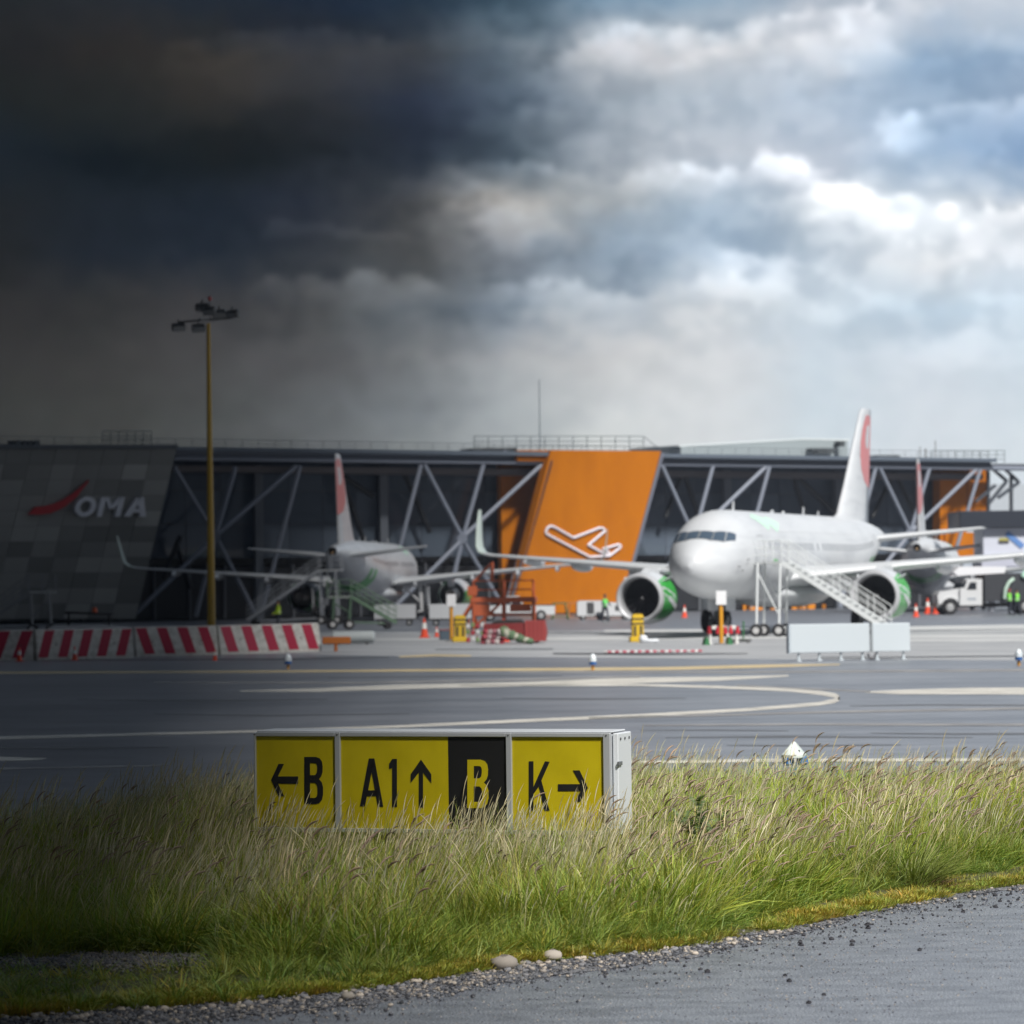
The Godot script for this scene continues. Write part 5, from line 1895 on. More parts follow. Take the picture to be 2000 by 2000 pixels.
	for k in 15:
		sh = Shape.new()
		sh.cushion(Vector3(-0.4 + 0.2 * (k % 5) + 0.05 * (k / 5), 0.1 + 0.21 * (k / 5), 0.04 * ((k * 3) % 4)), Vector3(0.2, 0.19, 0.2), 0.03, Basis.from_euler(Vector3(0.1 * (k % 3), 0.4 * k, 0.25 * ((k * 7) % 5 - 2))))
		obj("chock", sh, [paint(0.3, 0.035, 0.05, 0.6), paint(0.5, 0.45, 0.44, 0.6), paint(0.22, 0.06, 0.08, 0.6), paint(0.38, 0.3, 0.3, 0.6)][(k * 3 + k / 5) % 4], t)
	g = ground(872, 1250)
	t = thing("equipment_box", "dark blue grey equipment box at the foot of the marker post", "box", g, 0.1)
	sh = Shape.new()
	sh.cushion(Vector3(0, 0.22, 0), Vector3(0.62, 0.44, 0.5), 0.03)
	obj("case", sh, paint(0.07, 0.1, 0.13, 0.5), t)
	sh = Shape.new()
	sh.cushion(Vector3(0, 0.46, 0), Vector3(0.66, 0.05, 0.54), 0.02)
	obj("lid", sh, paint(0.3, 0.1, 0.1, 0.5), t)

func small_things() -> void:
	# blank white board on legs, seen from behind
	var a := ground(1541, 1292)
	var b := ground(1776, 1288)
	var z := (b - a).normalized()
	var mid := (a + b) * 0.5
	var l := a.distance_to(b)
	var t := thing("blank_sign_board", "long blank white sign board on short legs beside the taxiway", "sign board", mid, -atan2(z.z, z.x))
	var s := FOCAL / -mid.z
	var pale := paint(0.53, 0.59, 0.63, 0.45)
	var y1 := 72.0 / s
	var y0 := 16.0 / s
	var sh: Shape
	for q in [[-0.5, 0.165], [0.185, 0.5]]:
		sh = Shape.new()
		sh.cushion(Vector3((q[0] + q[1]) * 0.5 * l, (y0 + y1) * 0.5, 0), Vector3((q[1] - q[0]) * l, y1 - y0, 0.24), 0.02)
		obj("panel", sh, pale, t)
	sh = Shape.new()
	sh.box(Vector3(-0.5 * l - 0.02, (y0 + y1) * 0.5, 0), Vector3(0.03, y1 - y0 + 0.02, 0.28))
	obj("end_cap", sh, paint(0.45, 0.52, 0.58, 0.4), t)
	sh = Shape.new()
	sh.tube(Vector3(0.175 * l, 0.25, 0.16), Vector3(0.175 * l, y1, 0.16), 0.04, 0.04, 8)
	obj("conduit", sh, paint(0.3, 0.33, 0.35, 0.5), t)
	sh = Shape.new()
	var hook := []
	for k in 9:
		var an := PI * k / 8.0
		hook.append(Vector3(0.175 * l + 0.12 * cos(an), 0.22 - 0.17 * sin(an), 0.16))
	sh.wire(hook, 0.035, 8)
	obj("cable_loop", sh, paint(0.12, 0.12, 0.13, 0.6), t)
	for u in [-0.42, -0.25, -0.07, 0.11, 0.23, 0.45]:
		sh = Shape.new()
		sh.tube(Vector3(u * l, 0.02, 0), Vector3(u * l, y0 + 0.01, 0), 0.05, 0.035, 8)
		sh.tube(Vector3(u * l, 0.0, 0), Vector3(u * l, 0.04, 0), 0.1, 0.09, 10)
		obj("leg", sh, pale, t)

	# blue taxiway edge lights
	for e in [[1158, 1309, "blue taxiway edge light in front of the yellow equipment guard"], [563, 1307, "blue taxiway edge light in front of the striped barriers"], [1990, 1300, "blue taxiway edge light at the right of the white board"]]:
		var g := ground(e[0], e[1])
		t = thing("taxiway_edge_light", e[2], "edge light", g, 0.0, "taxiway edge lights")
		sh = Shape.new()
		sh.tube(Vector3.ZERO, Vector3(0, 0.16, 0), 0.05, 0.045, 10)
		obj("stem", sh, paint(0.5, 0.25, 0.05, 0.5), t)
		sh = Shape.new()
		sh.tube(Vector3(0, 0.16, 0), Vector3(0, 0.25, 0), 0.12, 0.1, 14)
		obj("blue_ring", sh, paint(0.02, 0.1, 0.32, 0.3), t)
		sh = Shape.new()
		sh.lathe(Vector3(0, 0.25, 0), Vector3.UP, [Vector2(0, 0.11), Vector2(0.12, 0.1), Vector2(0.2, 0.06), Vector2(0.23, 0.0)], 16)
		obj("dome", sh, paint(0.6, 0.66, 0.7, 0.2), t)
	# marker head showing above the grass
	var gm := stand(1546, 37.5)
	t = thing("reflective_marker", "white pointed marker with blue base rising behind the grass", "marker", gm, 0.3)
	var top := at(1546, 1448, 37.5).y
	sh = Shape.new()
	sh.tube(Vector3.ZERO, Vector3(0, top - 0.3, 0), 0.035, 0.035, 8)
	obj("stem", sh, paint(0.02, 0.14, 0.4, 0.4), t)
	sh = Shape.new()
	for k in 2:
		sh.cushion(Vector3(-0.07 + k * 0.17, top - 0.22, 0), Vector3(0.11, 0.1, 0.11), 0.02)
	obj("blue_lamp", sh, paint(0.02, 0.14, 0.42, 0.4), t)
	sh = Shape.new()
	sh.lathe(Vector3(0, top - 0.18, 0), Vector3.UP, [Vector2(0, 0.15), Vector2(0.03, 0.15), Vector2(0.17, 0.025), Vector2(0.18, 0.0)], 4)
	obj("white_cap", sh, paint(0.66, 0.72, 0.68, 0.4), t)
	sh = Shape.new()
	sh.box(Vector3(0.02, top - 0.11, 0.085), Vector3(0.03, 0.03, 0.02))
	obj("eyelet", sh, paint(0.05, 0.06, 0.06, 0.5), t)

	for c in [[829, 1246, 0.95, "orange cone standing free left of the yellow guard and marker post"], [984, 1254, 1.0, "tall orange cone in front of the red cart"], [1058, 1212, 0.85, "small orange cone at the tail of the pickup"], [1337, 1206, 0.9, "small orange cone between engine and nose wheel"],
			[1789, 1205, 0.9, "orange and white cone right of the outer green engine"], [1812, 1199, 1.15, "red cone before the fuel truck, nearer the engine"], [1828, 1199, 1.1, "red cone before the fuel truck, nearer its bonnet"], [853, 1244, 0.5, "very small red cone beside the equipment box"],
			[1675, 1232, 0.8, "orange cone at the foot of the white stairs, left one"], [1706, 1233, 0.9, "white collared cone at the foot of the white stairs, right one"], [38, 1292, 0.5, "small orange cone before the leftmost barrier"], [146, 1290, 0.5, "small orange cone before the second barrier"], [420, 1290, 0.4, "small orange cone below the light mast"]]:
		cone(c[0], c[1], c[2], c[3])
	guard(897, 1254, "yellow and black equipment guard beside the marker post")
	guard(1244, 1254, "yellow and black equipment guard below the green engine")
	post_sign(882, 1252, 1164, "orange marker post with white plate left of the red cart")
	post_sign(1409, 1259, 1158, "orange marker post with white plate before the nose wheel")

	# chocks and cones racked before the nose wheel
	var g2 := ground(1412, 1258)
	t = thing("chock_stand", "low red and white chock stand before the nose wheel", "stand", g2, 0.0)
	for x in [-0.52, -0.1, 0.2, 0.56]:
		sh = Shape.new()
		sh.tube(Vector3(x, 0, 0), Vector3(x, 0.46, 0), 0.07, 0.06, 8)
		obj("white_leg", sh, paint(0.7, 0.7, 0.68, 0.5), t)
	for x in [-0.55, -0.2, 0.1, 0.32, 0.6]:
		sh = Shape.new()
		sh.tube(Vector3(x, 0.42, 0.02), Vector3(x, 0.72, 0.02), 0.1, 0.05, 10)
		obj("red_block", sh, paint(0.5, 0.02, 0.035, 0.5), t)
	for x in [-0.32, 0.05, 0.42]:
		sh = Shape.new()
		sh.cushion(Vector3(x, 0.66, -0.1), Vector3(0.26, 0.16, 0.2), 0.03)
		obj("white_block", sh, paint(0.68, 0.68, 0.66, 0.5), t)
	for q in [[1379, 1260, "green wheel chock left of the chock stand"], [1424, 1259, "green wheel chock among the white legs of the chock stand"]]:
		t = thing("wheel_chock", q[2], "chock", ground(q[0], q[1]), 0.3, "green wheel chocks by the nose wheel")
		sh = Shape.new()
		sh.prism(PackedVector2Array([Vector2(-0.12, 0), Vector2(0.12, 0), Vector2(0.05, 0.3), Vector2(-0.05, 0.3)]), Vector3(0, 0, -0.15), Vector3.RIGHT, Vector3.UP, Vector3(0, 0, 0.3))
		obj("wedge", sh, paint(0.03, 0.16, 0.06, 0.5), t)
		sh = Shape.new()
		sh.tube(Vector3(0, 0.28, 0), Vector3(0.04, 0.42, 0), 0.015, 0.015, 6)
		obj("cord", sh, paint(0.1, 0.12, 0.08, 0.7), t)
	t = thing("tow_dolly", "small dark dolly with upright green handle right of the chock stand", "dolly", ground(1448, 1256), 0.0)
	sh = Shape.new()
	sh.cushion(Vector3(0, 0.11, 0), Vector3(0.8, 0.1, 0.4), 0.03)
	obj("deck", sh, paint(0.03, 0.035, 0.03, 0.6), t)
	sh = Shape.new()
	sh.tube(Vector3(0.08, 0.12, 0), Vector3(0.1, 0.9, 0), 0.035, 0.035, 8)
	obj("handle", sh, paint(0.04, 0.16, 0.06, 0.5), t)
	for x in [-0.28, 0.28]:
		wheel(t, Vector3(x, 0.07, 0.18), 0.07, 0.05)
		wheel(t, Vector3(x, 0.07, -0.18), 0.07, 0.05)
	# crumpled white sack beside the guard
	t = thing("white_sack", "white sack slumped beside the yellow guard under the engine", "sack", ground(1266, 1255), 0.2)
	sh = Shape.new()
	sh.ball(Vector3(-0.2, 0.14, 0), Vector3(0.2, 0.19, 0.2), 12, 0.4, 4)
	sh.ball(Vector3(0.12, 0.07, 0.05), Vector3(0.34, 0.1, 0.2), 12, 0.5, 9)
	obj("bag", sh, paint(0.62, 0.65, 0.68, 0.7), t)
	# red and white kerb tape lying on the concrete
	var p0 := ground(1180, 1276)
	var p1 := ground(1372, 1274)
	t = thing("warning_chain", "red and white warning chain lying on the concrete", "chain", p0)
	for k in 26:
		var u0 := k / 26.0
		var u1 := (k + 0.8) / 26.0
		sh = Shape.new()
		var q0 := (p1 - p0) * u0 + Vector3(0, 0.05, 0.05 * sin(k * 1.7))
		var q1 := (p1 - p0) * u1 + Vector3(0, 0.05, 0.05 * sin((k + 1) * 1.7))
		sh.tube(q0, q1, 0.045, 0.045, 6)
		obj("link", sh, paint(0.5, 0.08, 0.12, 0.5) if k % 2 else paint(0.68, 0.66, 0.66, 0.5), t)
	# orange boom and long pale box right of the barriers
	t = thing("orange_boom", "orange beam on a single foot at the end of the barriers", "boom", ground(655, 1272), 0.0)
	sh = Shape.new()
	sh.cushion(Vector3(0.05, 0.42, 0), Vector3(1.1, 0.28, 0.16), 0.03)
	obj("beam", sh, paint(0.42, 0.13, 0.02, 0.5), t)
	sh = Shape.new()
	sh.tube(Vector3(0.02, 0.0, 0), Vector3(0.02, 0.34, 0), 0.08, 0.06, 10)
	obj("foot", sh, paint(0.4, 0.12, 0.02, 0.5), t)
	t = thing("storage_tank", "long pale cylinder tank lying under the green steps", "tank", ground(690, 1259), 0.0)
	sh = Shape.new()
	sh.lathe(Vector3(-0.95, 0.32, 0), Vector3.RIGHT, [Vector2(0, 0), Vector2(0.02, 0.2), Vector2(0.1, 0.27), Vector2(1.8, 0.27), Vector2(1.88, 0.2), Vector2(1.9, 0)], 18)
	obj("shell", sh, paint(0.42, 0.46, 0.47, 0.5), t)
	for x in [-0.6, 0.6]:
		sh = Shape.new()
		sh.box(Vector3(x, 0.05, 0), Vector3(0.1, 0.1, 0.5))
		obj("cradle", sh, paint(0.1, 0.1, 0.1, 0.6), t)
	# trestles at the foot of the orange wall
	for q in [[1094, 1210, "green trestle at the foot of the orange wall", [0.08, 0.12, 0.05]], [1124, 1209, "small orange trestle at the foot of the orange wall", [0.4, 0.14, 0.03]]]:
		t = thing("trestle", q[2], "trestle", ground(q[0], q[1]), 0.1, "trestles by the orange wall")
		var m := paint(q[3][0], q[3][1], q[3][2], 0.6)
		for x in [-0.45, 0.45]:
			sh = Shape.new()
			sh.beam(Vector3(x * 1.25, 0, 0.35), Vector3(x * 0.8, 1.15, 0), 0.08, 0.08)
			sh.beam(Vector3(x * 1.25, 0, -0.35), Vector3(x * 0.8, 1.15, 0), 0.08, 0.08)
			obj("leg_pair", sh, m, t)
		sh = Shape.new()
		sh.beam(Vector3(-0.55, 1.15, 0), Vector3(0.55, 1.15, 0), 0.1, 0.1)
		obj("top_bar", sh, m, t)
		sh = Shape.new()
		sh.beam(Vector3(-0.6, 0.2, 0.3), Vector3(0.6, 0.2, 0.3), 0.06, 0.06)
		obj("spreader", sh, m, t)

# ---------------------------------------------------------------- people: one continuous skin from tapered bones
func person(label: String, where: Vector3, turn: float, bones: Array, tone: Callable) -> void:
	var lo := Vector3(1e9, 1e9, 1e9)
	var hi := -lo
	for b in bones:
		for k in 2:
			var p: Vector3 = b[k]
			var r: float = b[2 + k]
			lo = lo.min(p - Vector3.ONE * (r + 0.06))
			hi = hi.max(p + Vector3.ONE * (r + 0.06))
	var cell := 0.03
	var n := Vector3i(((hi - lo) / cell).ceil()) + Vector3i.ONE
	var f := PackedFloat32Array()
	f.resize(n.x * n.y * n.z)
	f.fill(1.0)
	for b in bones:
		var a: Vector3 = b[0]
		var e: Vector3 = b[1]
		var ra: float = b[2]
		var rb: float = b[3]
		var m := Vector3.ONE * (maxf(ra, rb) + 0.07)
		var i0 := Vector3i(((a.min(e) - m - lo) / cell).floor()).clamp(Vector3i.ZERO, n - Vector3i.ONE)
		var i1 := Vector3i(((a.max(e) + m - lo) / cell).ceil()).clamp(Vector3i.ZERO, n - Vector3i.ONE)
		var ab := e - a
		var l2 := maxf(ab.length_squared(), 1e-6)
		for z in range(i0.z, i1.z + 1):
			for y in range(i0.y, i1.y + 1):
				for x in range(i0.x, i1.x + 1):
					var p := lo + Vector3(x, y, z) * cell
					var t := clampf((p - a).dot(ab) / l2, 0.0, 1.0)
					var d := p.distance_to(a + ab * t) - lerpf(ra, rb, t)
					var id := x + n.x * (y + n.y * z)
					var h := clampf(0.5 + 0.5 * (f[id] - d) / 0.035, 0.0, 1.0)
					f[id] = lerpf(f[id], d, h) - 0.035 * h * (1.0 - h) if f[id] < 0.9 else d
	var at_cell := {}
	for z in n.z - 1:
		for y in n.y - 1:
			for x in n.x - 1:
				var sum := Vector3.ZERO
				var cnt := 0
				for ed in [[0, 1], [2, 3], [4, 5], [6, 7], [0, 2], [1, 3], [4, 6], [5, 7], [0, 4], [1, 5], [2, 6], [3, 7]]:
					var c0 := Vector3i(x + (ed[0] & 1), y + ((ed[0] >> 1) & 1), z + (ed[0] >> 2))
					var c1 := Vector3i(x + (ed[1] & 1), y + ((ed[1] >> 1) & 1), z + (ed[1] >> 2))
					var v0 := f[c0.x + n.x * (c0.y + n.y * c0.z)]
					var v1 := f[c1.x + n.x * (c1.y + n.y * c1.z)]
					if (v0 < 0.0) != (v1 < 0.0):
						sum += Vector3(c0).lerp(Vector3(c1), v0 / (v0 - v1))
						cnt += 1
				if cnt:
					at_cell[Vector3i(x, y, z)] = lo + sum / cnt * cell
	var sh := Shape.new()
	var val := func(q: Vector3i): return f[q.x + n.x * (q.y + n.y * q.z)]
	for q: Vector3i in at_cell:
		for k in 3:
			var s := Vector3i.ZERO
			s[k] = 1
			var u := Vector3i.ZERO
			u[(k + 1) % 3] = 1
			var w := Vector3i.ZERO
			w[(k + 2) % 3] = 1
			if q[(k + 1) % 3] == 0 or q[(k + 2) % 3] == 0:
				continue
			var v0: float = val.call(q)
			var v1: float = val.call(q + s)
			if (v0 < 0.0) == (v1 < 0.0):
				continue
			if not (at_cell.has(q - u) and at_cell.has(q - w) and at_cell.has(q - u - w)):
				continue
			var out := Vector3(s) * (1.0 if v0 < 0.0 else -1.0)
			var mid: Vector3 = (at_cell[q] + at_cell[q - u - w]) * 0.5
			sh.col = tone.call(mid)
			sh.quad(at_cell[q], at_cell[q - u], at_cell[q - u - w], at_cell[q - w], out)
	var skin := tinted(StandardMaterial3D.new())
	skin.roughness = 0.8
	var o := obj("person", sh, skin)
	o.position = where
	o.rotation.y = turn
	tag(o, label, "person")

func people() -> void:
	var stand_ := func(arm: float, stride: float) -> Array:
		var b := [
			[Vector3(0, 0.95, 0), Vector3(0, 1.2, 0), 0.14, 0.15], [Vector3(0, 1.2, 0), Vector3(0, 1.38, 0), 0.15, 0.12], [Vector3(0, 1.4, 0), Vector3(0, 1.54, 0.01), 0.055, 0.055],
			[Vector3(0, 1.6, 0.02), Vector3(0, 1.67, 0.01), 0.088, 0.1], [Vector3(0, 1.6, 0.1), Vector3(0, 1.57, 0.11), 0.022, 0.02],
			[Vector3(0, 1.72, 0.0), Vector3(0, 1.7, 0.13), 0.095, 0.03]]
		for s in [-1.0, 1.0]:
			b.append_array([
				[Vector3(0.05 * s, 1.4, 0), Vector3(0.18 * s, 1.38, 0), 0.08, 0.065],
				[Vector3(0.19 * s, 1.37, 0), Vector3(0.24 * s, 1.1, 0.05 + arm * 0.2), 0.058, 0.048],
				[Vector3(0.24 * s, 1.1, 0.05 + arm * 0.2), Vector3(0.22 * s, 0.92 + arm * 0.25, 0.15 + arm * 0.35), 0.046, 0.036],
				[Vector3(0.22 * s, 0.91 + arm * 0.25, 0.16 + arm * 0.36), Vector3(0.21 * s, 0.83 + arm * 0.27, 0.19 + arm * 0.42), 0.036, 0.026],
				[Vector3(0.09 * s, 0.93, 0), Vector3(0.11 * s, 0.5, 0.04 + stride * s), 0.1, 0.065],
				[Vector3(0.11 * s, 0.5, 0.04 + stride * s), Vector3(0.12 * s, 0.1, stride * s * 1.6), 0.062, 0.045],
				[Vector3(0.12 * s, 0.05, -0.03 + stride * s * 1.6), Vector3(0.13 * s, 0.045, 0.15 + stride * s * 1.6), 0.05, 0.04]])
		return b
	var dress := func(vest: Color, top: Color, hat: Color) -> Callable:
		return func(p: Vector3) -> Color:
			if p.y > 1.67: return hat
			if p.y > 1.47: return Color(0.3, 0.17, 0.11)
			if p.y > 0.98 and absf(p.x) < 0.185:
				return Color(0.6, 0.62, 0.6) if absf(p.y - 1.1) < 0.03 else vest
			if p.y > 0.98: return top
			if absf(p.x) > 0.19 and p.z > 0.12: return Color(0.3, 0.17, 0.11)
			if p.y > 0.09: return Color(0.02, 0.025, 0.04)
			return Color(0.015, 0.015, 0.015)
	var green := Color(0.22, 0.72, 0.08)
	person("worker in bright green vest beside the rounded white power cart", ground(1182, 1213), 0.5, stand_.call(0.6, 0.1), dress.call(Color(0.14, 0.6, 0.12), Color(0.02, 0.03, 0.05), Color(0.02, 0.02, 0.025)))
	person("worker in yellow green vest at the foot of the grey stairs", ground(544, 1232), -1.2, stand_.call(0.3, 0.05), dress.call(Color(0.42, 0.62, 0.02), Color(0.42, 0.62, 0.02), Color(0.03, 0.03, 0.03)))
	person("worker in green vest behind the fuel truck, nearer its cab", stand(1971, 231.0), 2.6, stand_.call(0.7, 0.08), dress.call(green, Color(0.02, 0.03, 0.05), Color(0.3, 0.02, 0.03)))
	person("worker in green vest at the far right beside the fuel truck", stand(1986, 229.0), -2.4, stand_.call(0.2, 0.12), dress.call(green, Color(0.02, 0.03, 0.05), Color(0.02, 0.02, 0.02)))

func apron_things() -> void:
	barrier(-200, -66, 1294, 1292, 0.4, 3, "red and white barrier cut off by the left edge of the picture")
	barrier(-66, 66, 1292, 1290, 0.4, 3, "red and white barrier first from the left edge, close packed stripes")
	barrier(66, 255, 1290, 1285, 0.4, 5, "red and white barrier second from the left, close packed stripes")
	barrier(260, 420, 1283, 1279, -0.34, 4, "red and white barrier under the light mast, third from the left")
	barrier(421, 618, 1279, 1272, -0.34, 5, "red and white barrier at the right end of the row")
	light_mast()
	vehicles()
	work_platform()
	small_things()
	people()
	# boarding stairs
	var pale := paint(0.66, 0.69, 0.7, 0.45)
	var tread := paint(0.4, 0.42, 0.43, 0.6)
	var turn := deg_to_rad(-19.2)
	var side := Vector3(cos(turn), 0, -sin(turn))
	var fore := Vector3(sin(turn), 0, cos(turn))
	var plane: Node3D = get_node("airliner")
	var door := plane.position + fore * (NOSE - 4.8) + side * 1.85
	door.y = 0.0
	steps("white boarding stairs leading up to the front door of the near airliner", door + side * (4.7 + 1.3), turn, 3.35, 4.7, 1.3, pale, tread)
	var p := stand(484, 222.0)
	steps("grey boarding stairs at the rear door of the tail-on airliner", p, PI - 0.05, 3.6, 4.8, 1.5, paint(0.4, 0.42, 0.45, 0.5), tread)
	p = stand(772, 196.0)
	steps("green boarding stairs under the belly of the tail-on airliner", p, 0.12, 1.9, 2.6, 1.3, paint(0.12, 0.2, 0.13, 0.55), paint(0.26, 0.3, 0.27, 0.6), 1.4)
	p = stand(-40, 190.0)
	steps("grey boarding stairs standing before the clad wall at the left edge", p, PI + 0.1, 2.4, 2.8, 1.4, paint(0.2, 0.21, 0.22, 0.5), tread)

# ---------------------------------------------------------------- the sign in the grass
var sign_at := Vector3.ZERO
var sign_turn := 0.0

func on_sign(x: float, y: float, out := 0.0) -> Vector3:          # a measured point on the sign's face, in the sign's own axes
	var b := Basis(Vector3.UP, sign_turn)
	var n := b * Vector3(0, 0, 1)
	var o := sign_at + n * out
	var r := ray(450.0 + x * 0.42443, 1390.0 + y * 0.42443)
	var k := (o - cam_at).dot(n) / r.dot(n)
	return b.inverse() * (cam_at + r * k - sign_at)

func glyph(box: Array, polys: Array, m: Material, parent: Node, called := "letter") -> void:   # flat cut lettering, outlines in a unit box
	var sh := Shape.new()
	for poly in polys:
		var p := PackedVector2Array()
		for q in poly:
			var w := on_sign(lerpf(box[0], box[2], q[0]), lerpf(box[1], box[3], q[1]))
			p.append(Vector2(w.x, w.y))
		sh.prism(p, Vector3(0, 0, 0.0015), Vector3.RIGHT, Vector3.UP, Vector3(0, 0, 0.003))
	obj(called, sh, m, parent)

func strip(outer: Array, inner: Array) -> Array:
	var o := []
	for i in outer.size() - 1:
		o.append([outer[i], outer[i + 1], inner[i + 1], inner[i]])
	return o

func letter_b() -> Array:
	var o := []
	o.append([[0, 0], [0.3, 0], [0.3, 1], [0, 1]])
	o.append_array(strip([[0.3, 0], [0.62, 0], [0.82, 0.03], [0.94, 0.1], [0.98, 0.2], [0.97, 0.32], [0.9, 0.41], [0.78, 0.47], [0.3, 0.47]], [[0.3, 0.13], [0.55, 0.13], [0.63, 0.14], [0.68, 0.18], [0.69, 0.23], [0.68, 0.3], [0.65, 0.35], [0.57, 0.385], [0.3, 0.385]]))
	o.append_array(strip([[0.3, 0.471], [0.78, 0.471], [0.93, 0.54], [1.0, 0.64], [1.0, 0.8], [0.94, 0.91], [0.8, 0.98], [0.6, 1.0], [0.3, 1.0]], [[0.3, 0.55], [0.57, 0.55], [0.67, 0.59], [0.7, 0.66], [0.7, 0.78], [0.67, 0.83], [0.62, 0.86], [0.54, 0.87], [0.3, 0.87]]))
	return o

func taxiway_sign() -> void:
	sign_turn = deg_to_rad(-18.0)
	sign_at = stand(846, 28.5)
	var t := thing("taxiway_sign", "yellow and black taxiway direction sign standing in tall grass", "sign", sign_at, sign_turn)
	var frame := paint(0.5, 0.52, 0.54, 0.35, 0.3)
	var white := paint(0.66, 0.69, 0.72, 0.4)
	var yellow := StandardMaterial3D.new()
	yellow.albedo_texture = noise_tex(0.01, 81, [[0.2, 0.5, 0.4, 0.004], [0.5, 0.54, 0.435, 0.005], [0.8, 0.57, 0.46, 0.007]], 5, 512)
	worldmap(yellow, Vector3(0.7, 0.4, 0.7))
	yellow.roughness = 0.42
	var black := paint(0.012, 0.012, 0.013, 0.45)
	var tl := on_sign(113, 88)
	var tr := on_sign(1752, 104)
	var top := (tl.y + tr.y) * 0.5
	var bot := top - 0.86
	var x_of := func(x): return on_sign(x, 260).x
	var depth := 0.42
	# carcass behind the faces
	var sh := Shape.new()
	sh.box(Vector3((tl.x + tr.x) * 0.5, (top + bot) * 0.5, -depth * 0.5 - 0.012), Vector3(tr.x - tl.x - 0.03, top - bot - 0.03, depth - 0.02))
	obj("housing", sh, white, t)
	for q in [["yellow_face", 120, 484, yellow], ["yellow_face", 510, 1002, yellow], ["black_face", 1003, 1271, black], ["yellow_face", 1298, 1718, yellow]]:
		sh = Shape.new()
		var xa: float = x_of.call(q[1])
		var xb: float = x_of.call(q[2])
		sh.box(Vector3((xa + xb) * 0.5, (top + bot) * 0.5, -0.006), Vector3(xb - xa, top - bot - 0.05, 0.012))
		obj(q[0], sh, q[3], t)
	for q in [[113, 121], [484, 510], [1271, 1298], [1718, 1752]]:
		sh = Shape.new()
		var xa: float = x_of.call(q[0])
		var xb: float = x_of.call(q[1])
		sh.cushion(Vector3((xa + xb) * 0.5, (top + bot) * 0.5, 0.0), Vector3(xb - xa, top - bot, 0.05), 0.006)
		obj("upright", sh, frame, t)
	for q in [[121, 484], [510, 1271], [1298, 1718]]:
		for y in [top - 0.018, bot + 0.018]:
			sh = Shape.new()
			var xa: float = x_of.call(q[0])
			var xb: float = x_of.call(q[1])
			sh.cushion(Vector3((xa + xb) * 0.5, y, 0.0), Vector3(xb - xa - 0.002, 0.036, 0.046), 0.005)
			obj("rail", sh, frame, t)
	for q in [117, 497, 1284, 1735]:
		for y in [top - 0.02, bot + 0.02]:
			sh = Shape.new()
			var bx: float = x_of.call(q)
			sh.tube(Vector3(bx, y, 0.024), Vector3(bx, y, 0.031), 0.008, 0.006, 8)
			obj("screw", sh, paint(0.2, 0.2, 0.21, 0.4, 0.5), t)
	# top cover, end box with its bolts and latch
	sh = Shape.new()
	sh.cushion(Vector3((tl.x + tr.x) * 0.5, top + 0.006, -depth * 0.5 - 0.03), Vector3(tr.x - tl.x - 0.01, 0.014, depth), 0.004)
	obj("top_cover", sh, white, t)
	sh = Shape.new()
	sh.cushion(Vector3(tr.x + 0.02, (top + bot) * 0.5 - 0.006, -depth * 0.5 - 0.045), Vector3(0.05, top - bot, depth - 0.02), 0.008)
	var endbox := obj("end_panel", sh, white, t)
	for k in 3:
		sh = Shape.new()
		sh.tube(Vector3(tr.x + 0.045, top - 0.055, -0.12 - k * 0.13), Vector3(tr.x + 0.052, top - 0.055, -0.12 - k * 0.13), 0.012, 0.012, 8)
		obj("bolt", sh, paint(0.12, 0.12, 0.13, 0.4, 0.5), endbox)
	sh = Shape.new()
	sh.cushion(Vector3(tr.x + 0.05, top - 0.26, -0.08), Vector3(0.02, 0.035, 0.1), 0.004)
	obj("latch", sh, paint(0.2, 0.21, 0.22, 0.4, 0.4), endbox)
	for u in [0.05, 0.35, 0.65, 0.95]:
		sh = Shape.new()
		sh.tube(Vector3(lerpf(tl.x, tr.x, u), 0.0, -0.2), Vector3(lerpf(tl.x, tr.x, u), bot + 0.01, -0.2), 0.04, 0.04, 10)
		obj("leg", sh, frame, t)
	# lettering
	var ab := black
	glyph([188, 240, 312, 388], [[[0, 0.5], [0.275, 0], [0.48, 0], [0.25, 0.39], [1, 0.39], [1, 0.62], [0.25, 0.61], [0.48, 1], [0.275, 1]]], ab, t, "arrow")
	glyph([341, 208, 427, 425], letter_b(), ab, t)
	glyph([597, 215, 704, 437], [[[0.38, 0], [0.62, 0], [0.21, 0.99], [0, 0.99]], [[0.46, 0.16], [0.62, 0], [1, 1], [0.77, 1]], [[0.29, 0.66], [0.72, 0.66], [0.77, 0.78], [0.26, 0.78]]], ab, t)
	glyph([731, 217, 767, 438], [[[0.4, 0], [1, 0], [1, 1], [0.4, 1]], [[0, 0.1], [0.4, 0.0], [0.4, 0.19], [0, 0.21]]], ab, t)
	glyph([830, 220, 925, 440], [[[0.5, 0], [1, 0.31], [1, 0.49], [0.6, 0.27], [0.6, 1], [0.4, 1], [0.4, 0.27], [0, 0.49], [0, 0.31]]], ab, t, "arrow")
	glyph([1091, 221, 1188, 444], letter_b(), paint(0.54, 0.435, 0.005, 0.42), t)
	glyph([1374, 228, 1470, 455], [[[0, 0], [0.22, 0], [0.22, 1], [0, 1]], [[0.77, 0], [1, 0.01], [0.45, 0.53], [0.22, 0.66], [0.22, 0.52]], [[0.44, 0.44], [0.58, 0.36], [0.99, 1], [0.75, 1]]], ab, t)
	glyph([1508, 270, 1646, 414], [[[1, 0.56], [0.74, 1], [0.56, 1], [0.76, 0.66], [0, 0.66], [0, 0.44], [0.76, 0.44], [0.5, 0], [0.72, 0]]], ab, t, "arrow")

